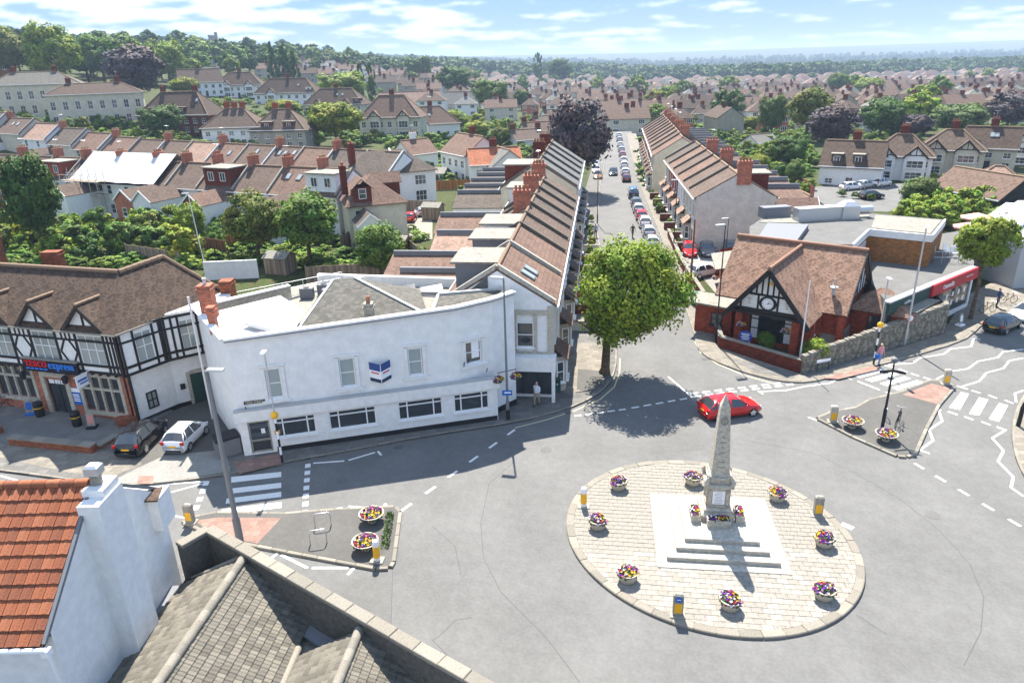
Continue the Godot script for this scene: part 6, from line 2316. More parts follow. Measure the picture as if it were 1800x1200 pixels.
func parasol(at: Vector3, r: float, h: float, c: Color, label: String) -> void:
	var t := thing("parasol", label, "parasol", at, "", true)
	var b := MB.new()
	for i in 8:
		var a := TAU * i / 8.0
		var d := TAU * (i + 1) / 8.0
		var p := V3(cos(a) * r, h - 0.45, -sin(a) * r)
		var q := V3(cos(d) * r, h - 0.45, -sin(d) * r)
		b.tri(p, q, V3(0, h, 0))
		b.quad(p - V3(0, 0.14, 0), q - V3(0, 0.14, 0), q, p)
	put(t, "canopy", b, tint(c, 0.85))
	b = MB.new()
	b.bar(Vector3.ZERO, V3(0, h, 0), 0.03)
	put(t, "pole", b, M.boards)
# ---------- terraces ----------
func party_wall(t: Node3D, x: float, d: float, he: float, hr: float, m: String, up := 0.30, w := 0.24) -> void:
	var b := MB.new()
	for s in [-1.0, 1.0]: b.beam(V3(x, he + up * 0.5 - 0.1, s * (d / 2 + 0.1)), V3(x, hr + up * 0.5, 0), w, up)
	put(t, "party_parapet", b, M[m])
# rear outrigger on the -z (or +z when s = 1) side with a lean-to or gabled roof
func outrigger(t: Node3D, x: float, w: float, z0: float, z1: float, he: float, hr: float, wallm: String, roofm: String, mono := 1.0, end_m := "") -> void:
	var b := MB.new()
	var s := signf(z1 - z0)
	var zc := (z0 + z1) / 2
	var l := absf(z1 - z0)
	if mono != 0.0:
		var hl := he if mono > 0 else hr
		var hh := hr if mono > 0 else he
		var pts := [[x - w / 2, hl], [x + w / 2, hh]]
		for e in [[z1, s], [z0, -s]]:
			var p := V3(pts[0][0], 0, e[0])
			var q := V3(pts[1][0], 0, e[0])
			if e[1] > 0: b.quad(p, q, q + V3(0, hh, 0), p + V3(0, hl, 0))
			else: b.quad(q, p, p + V3(0, hl, 0), q + V3(0, hh, 0))
		b.box(V3(x - w / 2, hl / 2, zc), V3(0.05, hl, l))
		b.box(V3(x + w / 2, hh / 2, zc), V3(0.05, hh, l))
		put(t, "outrigger", b, M[wallm])
		b = MB.new()
		var a := V3(x - w / 2 - 0.15, hl + 0.05, 0)
		var c := V3(x + w / 2 + 0.12, hh + 0.12, 0)
		var za := minf(z0, z1) - 0.12
		var zb := maxf(z0, z1) + 0.12
		slab(b, a + V3(0, 0, za), a + V3(0, 0, zb), c + V3(0, 0, zb), c + V3(0, 0, za), 0.1) if mono > 0 else slab(b, c + V3(0, 0, zb), c + V3(0, 0, za), a + V3(0, 0, za), a + V3(0, 0, zb), 0.1)
		put(t, "outrigger_roof", b, M[roofm])
		b = MB.new()
		b.box(V3(x + (w / 2 if mono > 0 else -w / 2), hr + 0.2, zc), V3(0.24, 0.5, l))
		put(t, "outrigger_parapet", b, M.lead)
	else:
		b.box(V3(x - w / 2 + 0.02, he / 2, zc), V3(0.05, he, l))
		b.box(V3(x + w / 2 - 0.02, he / 2, zc), V3(0.05, he, l))
		put(t, "outrigger", b, M[wallm])
		b = MB.new()
		var p := V3(x - w / 2, 0, z1)
		var q := V3(x + w / 2, 0, z1)
		if s < 0:
			p = V3(x + w / 2, 0, z1)
			q = V3(x - w / 2, 0, z1)
		b.quad(p, q, q + V3(0, he, 0), p + V3(0, he, 0))
		b.tri(p + V3(0, he, 0), q + V3(0, he, 0), V3(x, hr - 0.05, z1))
		put(t, "outrigger_gable", b, M[end_m if end_m else wallm])
		b = MB.new()
		var k := (hr - he) / (w / 2)
		var e := w / 2 + 0.12
		var ye := hr - e * k
		var za := minf(z0, z1) - (0.15 if s < 0 else 0.0)
		var zb := maxf(z0, z1) + (0.15 if s > 0 else 0.0)
		slab(b, V3(x + e, ye, zb), V3(x + e, ye, za), V3(x, hr, za), V3(x, hr, zb), 0.1)
		slab(b, V3(x - e, ye, za), V3(x - e, ye, zb), V3(x, hr, zb), V3(x, hr, za), 0.1)
		put(t, "outrigger_roof", b, M[roofm])
		b = MB.new()
		for r in [-1.0, 1.0]: b.beam(V3(x + r * e, ye + 0.02, z1 + 0.17 * s), V3(x, hr + 0.02, z1 + 0.17 * s), 0.06, 0.2)
		put(t, "barge_board", b, M.frame_white)
	window(t, V3(x, he * 0.62, z1 + 0.02 * s), V3(0, 0, s), 0.9, 1.2, 1, 2)
# one terraced house in its own axes: front +z, ridge along x
func terrace_house(label: String, group: String, at: Vector3, turn: float, w: float, d: float, he: float, hr: float, wallm: String, roofm: String, o := {}) -> Node3D:
	var t := thing("terraced_house", label, "house", at, group, true, turn)
	var spec := []
	var f1: float = o.get("floor", 2.75)
	if o.get("front", true):
		spec += [["f", w * 0.16, f1 + 0.85, 1.15, 1.5, 2, 2], ["f", w * 0.62, f1 + 0.85, 0.95, 1.5, 1, 2]]
		spec += [["f", w * 0.66, 0.12, 0.95, 2.15, 1, 1, o.get("door", "frame_black")]]
		if not o.get("bay", false): spec += [["f", w * 0.16, 0.75, 1.4, 1.5, 2, 2]]
	if o.get("rear", true):
		spec += [["k", w * 0.12, f1 + 0.85, 1.0, 1.4, 1, 2], ["k", w * 0.12, 0.7, 1.0, 1.4, 1, 2]]
		if not o.has("out"): spec += [["k", w * 0.60, f1 + 0.85, 1.0, 1.3, 1, 2]]
	if o.has("spec"): spec += o.spec
	var b := MB.new()
	block(b, w - 0.02, d, 0, he, hr - 0.1, holes_of(spec))
	put(t, "wall", b, M[wallm])
	fit_windows(t, spec, w - 0.02, d)
	b = MB.new()
	roof_gable(b, w, d, he, hr, 0.28, 0.0)
	put(t, "roof", b, M[roofm])
	b = MB.new()
	ridge_run(b, V3(-w / 2, hr + 0.06, 0), V3(w / 2, hr + 0.06, 0), 0.14)
	put(t, "ridge_tiles", b, M.ridge)
	b = MB.new()
	for s in [-1.0, 1.0]:
		b = MB.new()
		b.box(V3(0, he - 0.28, s * (d / 2 + 0.30)), V3(w, 0.11, 0.13))
		put(t, "gutter", b, M.frame_white)
	party_wall(t, -w / 2 + 0.13, d, he, hr, o.get("party", "lead"))
	if o.get("chim", true): chimney(t, V3(w / 2 - 0.2, hr - 1.2, o.get("chim_z", -0.7)), hr + 1.25, 0.7, 1.5, o.get("chim_m", "brick_dark"), 4, ["terracotta", "buff_pot"][rng.randi() % 2])
	if o.get("bay", false):
		b = MB.new()
		var bx := -w * 0.20
		b.prism(PV([V3(bx - 1.15, 0, d / 2), V3(bx - 0.7, 0, d / 2 + 0.75), V3(bx + 0.7, 0, d / 2 + 0.75), V3(bx + 1.15, 0, d / 2)]), 0, 2.6)
		var by := put(t, "bay", b, M[o.get("bay_m", "stone_pale")])
		window(by, V3(bx, 1.55, d / 2 + 0.76), Vector3.BACK, 1.15, 1.5, 1, 2)
		for s in [-1.0, 1.0]: window(by, V3(bx + s * 0.93, 1.55, d / 2 + 0.385), V3(s * 0.75, 0, 0.45), 0.55, 1.5, 1, 2)
		b = MB.new()
		slab(b, V3(bx - 1.3, 2.6, d / 2 + 0.95), V3(bx + 1.3, 2.6, d / 2 + 0.95), V3(bx + 1.0, 3.35, d / 2), V3(bx - 1.0, 3.35, d / 2), 0.1)
		put(t, "bay_roof", b, M[o.get("bay_roof", roofm)])
	if o.has("out"):
		var q: Array = o.out
		outrigger(t, q[0], q[1], -d / 2, -d / 2 - q[2], q[3], q[4], q[6], q[7], q[5], q[8] if q.size() > 8 else "")
	for q in o.get("sky", []):
		skylight_on(t, q[0], d, he, hr, q[1], q[2])
	return t
func skylight_on(t: Node3D, x: float, d: float, he: float, hr: float, f: float, side: float) -> void:
	var s := (hr - he) / (d / 2)
	var n := V3(0, 1, s * side).normalized()
	var up := V3(0, s, -side).normalized()
	var p := V3(x, he + (hr - he) * f, side * d / 2 * (1 - f)) + n * 0.05
	var bs := Basis(n.cross(-up), n, -up)
	var b := MB.new()
	b.box(p, V3(0.75, 0.12, 1.05), bs)
	var o := put(t, "skylight", b, M.lead)
	b = MB.new()
	b.box(p + n * 0.065, V3(0.6, 0.02, 0.9), bs)
	put(o, "pane", b, M.glass_grey)
func rear_dormer(t: Node3D, x: float, w: float, d: float, he: float, hr: float, y1: float, cheek: String, wins: int) -> void:
	var zf := -d / 2 + 0.5
	var b := MB.new()
	var y0 := he + 0.2
	b.box(V3(x, (y0 + y1) / 2, zf / 2), V3(w, y1 - y0, absf(zf)))
	var o := put(t, "dormer", b, M[cheek])
	b = MB.new()
	b.box(V3(x, y1 + 0.08, zf / 2 - 0.1), V3(w + 0.3, 0.14, absf(zf) + 0.4))
	put(o, "dormer_roof", b, M.felt_pale)
	for i in wins: window(o, V3(x + (i - (wins - 1) / 2.0) * w * 0.45, (y0 + y1) / 2 + 0.15, zf - 0.01), Vector3.FORWARD, 1.0, 1.2, 2, 1, "frame_white", "glass", false)
func build_street() -> void:
	var p0 := V3(2.65, 0, -42.5)
	var dir := V3(0.132, 0, -0.991)
	var nf := V3(0.991, 0, 0.132)
	var turn := atan2(nf.x, nf.z)
	var run := 0.0
	var d := 7.0
	var roofs := ["pan_rosy", "pan_rosy", "pan_brown", "pan_brown", "pan_dark", "pan_brown", "pan_dark", "pan_brown"]
	var tags := ["end terraced house with dark dormers above the white shop's corner", "terraced house with dark rear dormer sharing the long rosy roof", "street terrace house with a white loft box, next beyond the dormered pair", "second street terrace house beyond the dormered pair", "third street terrace house beyond the dormered pair", "fourth street terrace house beyond the dormered pair", "fifth street terrace house beyond the dormered pair", "last house of the near street terrace, against the cream gable"]
	for i in 8:
		var w := 6.3 if i < 2 else 4.25
		var c := p0 + dir * (run + w / 2) - nf * (d / 2)
		var o := {"bay": true, "party": "parapet", "chim": i > 1 and i % 2 == 1, "rear": i > 1, "chim_m": "brick"}
		if i % 2 == 0 or i == 1: o["out"] = [-0.6, 4.2 if i < 3 else 3.4, [7.0, 6.0, 8.0, 0, 6.0, 0, 7.5][i], 4.2, 5.4, 1.0, "white", "pan_rosy" if i != 4 else "pan_pink"]
		if i < 2: o["party"] = "stone_pale"
		var t := terrace_house(tags[i], "near terrace on the west side of the street", c, turn, w, d, 6.7, 8.9, "white" if i == 0 else ["stone_pale", "cream", "white", "grey_render"][i % 4], roofs[i], o)
		if i < 2: rear_dormer(t, 0.3, 3.6 if i == 0 else 3.2, d, 6.7, 8.9, 8.75, "lead", 1)
		elif i == 2 or i == 6: rear_dormer(t, 0.0, 3.6, d, 6.7, 8.9, 8.8, "white", 2)
		if i == 0:
			skylight_on(t, -0.9, d, 6.7, 8.9, 0.52, 1.0)
			skylight_on(t, 0.3, d, 6.7, 8.9, 0.50, 1.0)
			var b := MB.new()
			b.tri(V3(-w / 2 - 0.03, 6.0, -3.6), V3(-w / 2 - 0.03, 6.0, -0.6), V3(-w / 2 - 0.03, 8.45, -0.6))
			put(t, "slate_hanging", b, M.slate_dark)
			for z in [3.35, -0.2]:
				b = MB.new()
				b.box(V3(-w / 2 - 0.04, 4.8, z), V3(0.1, 3.4 if z > 0 else 0.3, 0.4))
				put(t, "quoin", b, M.stone)
			b = MB.new()
			b.box(V3(-w / 2 - 0.05, 6.05, 1.6), V3(0.12, 0.3, 3.9))
			b.box(V3(-w / 2 - 0.05, 3.25, 1.6), V3(0.12, 0.2, 3.9))
			for z in [1.05, 2.35]: b.box(V3(-w / 2 - 0.05, 4.65, z), V3(0.12, 2.6, 0.22))
			put(t, "stone_bands", b, M.stone)
			window(t, V3(-w / 2 - 0.02, 4.55, 1.7), Vector3.LEFT, 1.1, 1.7, 1, 2)
			b = MB.new()
			b.box(V3(-w / 2 - 0.35, 2.75, 1.7), V3(0.9, 0.95, 4.0))
			put(t, "shop_fascia", b, M.white)
			b = MB.new()
			b.box(V3(-w / 2 - 0.04, 1.3, 1.9), V3(0.06, 1.9, 3.0))
			var sw := put(t, "shop_window", b, M.glass)
			for z in [0.45, 1.5, 2.5, 3.4]:
				b = MB.new()
				b.box(V3(-w / 2 - 0.08, 1.3, z), V3(0.06, 1.9, 0.07))
				put(sw, "mullion", b, M.frame_black)
			b = MB.new()
			b.box(V3(-w / 2 - 0.7, 1.15, 3.55), V3(0.22, 2.3, 0.22))
			put(t, "corner_post", b, M.white)
		run += w
	for i in range(2, 9):
		var c := p0 + dir * (12.6 + (i - 2) * 4.25) + nf * 1.2
		var g := thing("front_garden_wall", "low wall dividing the west-side front gardens", "wall", c, "dividing walls of the west-side front gardens", true, turn)
		var b := MB.new()
		b.box(V3(0, 0.45, 0.3), V3(0.25, 0.9, 2.4))
		put(g, "body", b, M[["brick_dark", "brick", "grey_render"][i % 3]])
		b = MB.new()
		b.box(V3(0, 0.94, 0.3), V3(0.34, 0.08, 2.5))
		put(g, "coping", b, M.kerb)
	p0 = V3(8.1, 0, -84.3)
	run = 0.0
	for i in 5:
		var c := p0 + dir * (run + 2.45) - nf * 4.5
		var t := terrace_house(["cream gable-ended house with slate roof where the terrace steps up", "second slate-roofed house beyond the cream gable", "third slate-roofed house beyond the cream gable", "fourth slate-roofed house beyond the cream gable", "last slate-roofed house, beside the copper beech"][i], "slate-roofed terrace beyond the cream gable", c, turn, 4.9, 9.0, 6.9, 9.8, "cream" if i == 0 else "white", "slate_dark", {"bay": true, "party": "parapet", "chim": i % 2 == 1, "out": [-0.6, 3.4, 6.0, 4.4, 5.6, 1.0, "white", "pan_dark"]})
		if i == 0: rear_dormer(t, 0.2, 4.6, 9.0, 6.9, 9.8, 9.4, "brick_dark", 2)
		run += 4.9
	for q in [[905, 965, 262, 243, 228, "white", "pan_brown"], [925, 990, 250, 232, 215, "cream", "pan_brown"], [945, 1010, 238, 218, 204, "brick", "pan_dark"], [960, 1010, 222, 206, 193, "white", "tile_brown"]]:
		phouse(q[0], q[1], q[2], q[3], q[4], "gable", q[5], q[6], 25.0, "%s house with brown roof tucked behind the copper beech, chimney at its end" % {"white": "white rendered", "cream": "cream", "brick": "brick"}[q[5]], {"chim": 2, "group": "houses behind the copper beech"})
	p0 = V3(21.1, 0, -79.8)
	dir = V3(0.105, 0, -0.9945)
	nf = V3(-0.9945, 0, -0.105)
	turn = atan2(nf.x, nf.z)
	d = 8.7
	var rm := ["pan_brown", "pan_brown", "pan_rosy", "pan_brown", "pan_rosy", "pan_dark"]
	for i in 6:
		var c := p0 + dir * (5.4 * i + 2.7) - nf * (d / 2)
		var t := terrace_house(["house with blank grey gable at the end of the east terrace", "second house of the east terrace, after the blank gable", "third house of the east terrace, after the blank gable", "fourth house of the east terrace, after the blank gable", "fifth house of the east terrace, after the blank gable", "last house of the near east terrace, by the side lane"][i], "east-side terrace from the blank gable", c, turn, 5.4, d, 6.2, 8.7, "grey_render" if i == 0 else ["brick", "cream", "white", "brick_red"][i % 4], rm[i], {"bay": true, "bay_roof": "pan_pink", "party": "parapet", "chim": i % 2 == 0, "chim_m": "brick", "out": [0.5, 3.2, 5.0, 4.4, 5.6, -1.0 if i > 0 else 0.0, "white" if i > 0 else "grey_render", "pan_rosy"]})
		if i == 0:
			var b := MB.new()
			rear_dormer(t, -0.9, 3.0, d, 6.2, 8.7, 8.3, "brick_dark", 1)
			b.box(V3(2.72, 3.1, 0), V3(0.06, 6.2, 8.6))
			put(t, "blank_gable_render", b, M.grey_render)
	p0 = V3(23.6, 0, -117.0)
	dir = V3(0.150, 0, -0.9887)
	nf = V3(-0.9887, 0, -0.150)
	turn = atan2(nf.x, nf.z)
	for i in 10:
		var c := p0 + dir * (5.5 * i + 2.7) - nf * 4.4
		c.y = land(c.x, c.z)
		terrace_house(["pale gabled house with quoins opening the far east terrace", "far east terrace house, one beyond the quoined gable", "far east terrace house, two beyond the quoined gable", "far east terrace house, three beyond the quoined gable", "far east terrace house, four beyond the quoined gable", "far east terrace house, five beyond the quoined gable", "far east terrace house, six beyond the quoined gable", "far east terrace house, seven beyond the quoined gable", "far east terrace house, eight beyond the quoined gable", "last house of the far east terrace"][i], "far terrace on the east side of the street", c, turn, 5.5, 8.8, 6.2, 8.9, "cream" if i == 0 else ["brick_red", "cream", "brick"][i % 3], ["pan_rosy", "pan_brown", "pan_rosy", "pan_brown"][i % 4], {"bay": true, "bay_roof": "pan_rosy", "chim": i % 2 == 1, "chim_m": "brick", "party": "parapet", "out": [0.5, 3.2, 5.0, 4.4, 5.6, -1.0, "white", "pan_brown"], "spec": []})
	for i in 5: phouse(1052 + i * 20, 1074 + i * 20, 212 - i, 188 - i, 174 - i, "hip", ["cream", "white", "white", "cream", "white"][i], ["tile_brown", "tile_rosy", "tile_brown", "tile_dark", "tile_rosy"][i], -8.0, ["cream bay-fronted semi closing the street's view, against the copper beech", "white bay-fronted semi facing down the street", "white semi with dark roof facing down the street, mid row", "cream semi facing down the street near the hedge", "white semi ending the row across the street"][i], {"chim": 1, "gables": 1, "group": "semis closing the view up the street"})
	for i in 7:
		var c := V3(21.1, 0, -79.8) + V3(0.105, 0, -0.9945) * (i * 5.4) + V3(-1.3, 0, 0)
		var g := thing("front_garden_wall", "low brick wall dividing the east-side front gardens", "wall", c, "dividing walls of the east-side front gardens")
		var b := MB.new()
		b.box(c + V3(0.2, 0.5, 0), V3(2.2, 1.0, 0.25))
		put(g, "body", b, M.brick_dark)
		b = MB.new()
		b.box(c + V3(0.2, 1.03, 0), V3(2.3, 0.08, 0.34))
		put(g, "coping", b, M.kerb)
func build_left_terraces() -> void:
	var ua := V3(0.907, 0, 0.42)
	var ea := V3(-49.3, 0, -103.9)
	var bound := [-140, -70, 0, 62, 112, 175, 240, 290, 345, 408, 470, 532, 590]
	var roofs := ["pan_brown", "pan_brown", "pan_brown", "pan_dark", "pan_brown", "pan_brown", "pan_brown", "pan_brown", "pan_brown", "pan_brown", "pan_rosy", "pan_brown"]
	var what := ["brown-roofed house at the row's hidden end", "brown-roofed house before the brick-backed one", "brick-backed house behind the leafy tall tree", "house with a white and red loft dormer beside the sheeted roof", "house under white roof sheeting with scaffolding", "second house under the white roof sheeting", "white-backed house next to the sheeted roof", "brown-roofed house with a brick-ended outrigger", "house with a dark red flat-topped loft dormer", "brown-roofed house beside the red loft dormer", "rosy-roofed house with a propped skylight", "house with a white box loft dormer by the end house"]
	var n := ua.cross(Vector3.UP)
	var turn := atan2(-n.x, -n.z)
	for i in 12:
		var x0 := onwall(ea, ea + ua, bound[i], 312 + bound[i] * 0.062).x
		var x1 := onwall(ea, ea + ua, bound[i + 1], 312 + bound[i + 1] * 0.062).x
		var w := x1 - x0
		var c := ea + ua * ((x0 + x1) / 2) - n * 4.2
		var side := -1.0 if i % 2 == 0 else 1.0
		var o := {"front": true, "rear": true, "party": "stone_grey", "chim": true, "chim_z": 0.4, "chim_m": "brick"}
		if i % 2 == 0 or i == 7: o["out"] = [side * (w / 2 - 1.8), 3.5, 6.0, 4.3, 5.7, 0.0, "white", "pan_brown" if i != 8 else "pan_rosy", ["brick", "white", "brick_brown"][i % 3]]
		if i == 10: o["sky"] = [[-0.6, 0.6, -1.0], [1.3, 0.62, -1.0]]
		var t := terrace_house("%s, near garden terrace" % what[i], "near garden terrace", c, turn, w, 8.0, 5.4, 8.2, ["brick_brown", "white", "brick_brown", "white"][i % 4], roofs[i], o)
		if i == 3: rear_dormer(t, 0, w * 0.75, 8.0, 5.4, 8.2, 7.9, "brick_red", 2)
		if i == 8: rear_dormer(t, -0.2, w * 0.72, 8.0, 5.4, 8.2, 8.1, "brick_dark", 2)
		if i == 11: rear_dormer(t, 0, w * 0.9, 8.0, 5.4, 8.2, 8.0, "white", 2)
	var sa := onwall(ea, ea + ua, 128, 320).x
	var sb := onwall(ea, ea + ua, 262, 328).x
	var sh := thing("roof_sheeting", "white sheeting over a scaffolded roof in the garden terrace", "sheeting", ea + ua * sa)
	var b := MB.new()
	var q := func(x: float, z: float, y: float) -> Vector3: return ea + ua * x - n * z + V3(0, y, 0)
	var k := 14
	for i in k:
		var f0 := lerpf(sa, sb + 1.5, i / float(k))
		var f1 := lerpf(sa, sb + 1.5, (i + 1) / float(k))
		var s0 := 0.06 * sin(i * 2.1)
		var s1 := 0.06 * sin((i + 1) * 2.1)
		b.quad(q.call(f0, -0.6, 5.6 + s0), q.call(f1, -0.6, 5.6 + s1), q.call(f1, 2.2, 7.5 - s1), q.call(f0, 2.2, 7.5 - s0))
		b.quad(q.call(f0, 2.2, 7.5 - s0), q.call(f1, 2.2, 7.5 - s1), q.call(f1, 4.6, 9.3), q.call(f0, 4.6, 9.3))
		b.quad(q.call(f1, 9.0, 6.2), q.call(f0, 9.0, 6.2), q.call(f0, 4.6, 9.3), q.call(f1, 4.6, 9.3))
	put(sh, "sheet", b, M.sheeting)
	var sc := thing("scaffold", "galvanised scaffold standing behind the sheeted house", "scaffold", q.call(sa + 2.0, -1.5, 0.0))
	for i in 6:
		for z in [-0.6, -2.0]:
			b = MB.new()
			b.bar(q.call(sa + i * 1.6, z, 0), q.call(sa + i * 1.6, z, 7.4 - (0.8 if z < -1 else 0.0)), 0.04)
			put(sc, "standard", b, M.galvanised)
	for y in [1.9, 3.8, 5.7, 6.6]:
		for z in [-0.6, -2.0]:
			b = MB.new()
			b.bar(q.call(sa - 0.4, z, y), q.call(sa + 8.4, z, y), 0.035)
			put(sc, "ledger", b, M.galvanised)
	for y in [3.85, 5.75]:
		b = MB.new()
		b.quad(q.call(sa - 0.2, -2.0, y), q.call(sa + 8.2, -2.0, y), q.call(sa + 8.2, -0.6, y), q.call(sa - 0.2, -0.6, y))
		put(sc, "deck", b, M.boards)
	var ub := V3(0.851, 0, 0.525)
	var eb := V3(-57.3, 0, -133.5)
	bound = [-150, -60, -5, 40, 83, 128, 173, 220, 265, 312, 361, 410, 461, 509, 562, 622, 683]
	roofs = ["pan_brown", "pan_brown", "pan_brown", "pan_pink", "pan_dark", "pan_rosy", "pan_rosy", "pan_brown", "pan_brown", "pan_pink", "pan_rosy", "pan_brown", "pan_brown", "pan_rosy", "pan_dark", "pan_dark"]
	n = ub.cross(Vector3.UP)
	turn = atan2(-n.x, -n.z)
	var words := ["brown-tiled", "brown-tiled", "brown-tiled, twin-skylighted", "pale pink-tiled", "dark-tiled", "rosy-tiled", "rosy patched", "brown-tiled", "brown-tiled", "bright pink-tiled", "orange-brown tiled, with one skylight", "brown-tiled, with one white skylight", "brown-tiled, with three skylights", "plain rosy-tiled", "plain dark-tiled", "dark-tiled, next to the hipped end house"]
	for i in 16:
		var x0 := onwall(eb, eb + ub, bound[i], 255 + bound[i] * 0.075).x
		var x1 := onwall(eb, eb + ub, bound[i + 1], 255 + bound[i + 1] * 0.075).x
		var w := x1 - x0
		var c := eb + ub * ((x0 + x1) / 2) - n * 4.0
		c.y = maxf(0.0, land(c.x, c.z) - 1.5)
		var o := {"front": true, "rear": true, "party": "lead_pale" if i % 2 else "stone_grey", "chim": i % 2 == 0, "chim_z": 0.3, "chim_m": "brick"}
		if i % 2 == 0: o["out"] = [(w / 2 - 1.5), 2.9, 5.5, 3.4, 4.6, 0.0, "white", "pan_brown", "white"]
		var sk := {2: [[-1.2, 0.6, -1.0], [1.0, 0.6, -1.0]], 10: [[-0.6, 0.5, -1.0]], 11: [[0.2, 0.65, -1.0]], 12: [[-1.8, 0.7, -1.0], [0.2, 0.65, -1.0], [1.6, 0.65, -1.0]]}
		if sk.has(i): o["sky"] = sk[i]
		terrace_house("%s house, garden terrace behind%s" % [words[i], "" if i > 1 else (", at its hidden end" if i == 0 else ", next to its hidden end")], "garden terrace behind the first", c, turn, w, 8.0, 5.4, 8.2, ["white", "grey_render", "cream"][i % 3], roofs[i], o)
	var t := thing("end_house", "cream end-of-terrace house with two brown tile-hung dormers", "house", V3(-17.3, 0, -90.5), "", true, 0.33)
	var spec := [["f", 0.8, 3.4, 0.8, 1.2, 1, 2], ["f", 1.2, 0.8, 1.0, 1.3, 1, 2], ["r", 2.0, 3.4, 0.8, 1.3, 1, 2]]
	b = MB.new()
	block(b, 7.0, 8.5, 0, 5.4, 0, holes_of(spec))
	put(t, "wall", b, M.cream)
	fit_windows(t, spec, 7.0, 8.5)
	b = MB.new()
	roof_hip(b, 7.0, 8.5, 5.4, 8.2, 0.35)
	put(t, "roof", b, M.pan_rosy)
	for s in [[-1.6, 3.7, "f"], [3.2, -0.4, "r"]]:
		b = MB.new()
		var at := V3(s[0], 0, s[1])
		b.box(at + V3(0, 6.4, -0.8) if s[2] == "f" else at + V3(-0.8, 6.4, 0), V3(2.2, 1.8, 2.4) if s[2] == "f" else V3(2.4, 1.8, 2.2))
		var dm := put(t, "dormer", b, M.brick_dark)
		b = MB.new()
		if s[2] == "f":
			slab(b, at + V3(1.35, 7.1, 0.7), at + V3(1.35, 7.1, -3.4), at + V3(0, 8.3, -3.4), at + V3(0, 8.3, 0.7), 0.1)
			slab(b, at + V3(-1.35, 7.1, -3.4), at + V3(-1.35, 7.1, 0.7), at + V3(0, 8.3, 0.7), at + V3(0, 8.3, -3.4), 0.1)
			window(dm, at + V3(0, 6.5, 0.41), Vector3.BACK, 0.9, 1.2, 1, 2, "frame_white", "glass", false)
		else:
			slab(b, at + V3(0.7, 7.1, -1.35), at + V3(-3.4, 7.1, -1.35), at + V3(-3.4, 8.3, 0), at + V3(0.7, 8.3, 0), 0.1)
			slab(b, at + V3(-3.4, 7.1, 1.35), at + V3(0.7, 7.1, 1.35), at + V3(0.7, 8.3, 0), at + V3(-3.4, 8.3, 0), 0.1)
			window(dm, at + V3(0.41, 6.5, 0), Vector3.RIGHT, 0.9, 1.2, 1, 2, "frame_white", "glass", false)
		put(dm, "dormer_roof", b, M.pan_rosy)
	outrigger(t, -1.6, 3.0, 4.2, 9.0, 3.6, 4.9, "white", "pan_dark", 0.0)
	chimney(t, V3(-3.2, 6.0, 0), 9.4, 0.7, 1.4, "brick_dark", 4)
	t = thing("end_house", "white hip-roofed end house with tall narrow windows in its flank", "house", V3(-19.4, 0, -114.6), "", true, 0.45)
	spec = [["r", 2.0, 3.2, 0.5, 2.0, 1, 2], ["r", 2.0, 0.6, 0.5, 2.0, 1, 2], ["f", 10.6, 3.2, 1.8, 1.5, 3, 2], ["f", 10.6, 0.7, 1.8, 1.6, 3, 2], ["f", 3.0, 3.2, 1.2, 1.4, 2, 1]]
	b = MB.new()
	block(b, 14.0, 8.0, 0, 5.6, 0, holes_of(spec))
	put(t, "wall", b, M.white)
	fit_windows(t, spec, 14.0, 8.0)
	b = MB.new()
	roof_hip(b, 14.0, 8.0, 5.6, 8.4, 0.4)
	put(t, "roof", b, M.pan_dark)
	b = MB.new()
	b.beam(V3(1.0, 8.55, 0), V3(1.0, 5.5, 4.4), 0.3, 0.3)
	put(t, "party_parapet", b, M.lead_pale)
	chimney(t, V3(-5.2, 6.8, 0.8), 9.8, 0.8, 1.6, "brick_dark", 4)
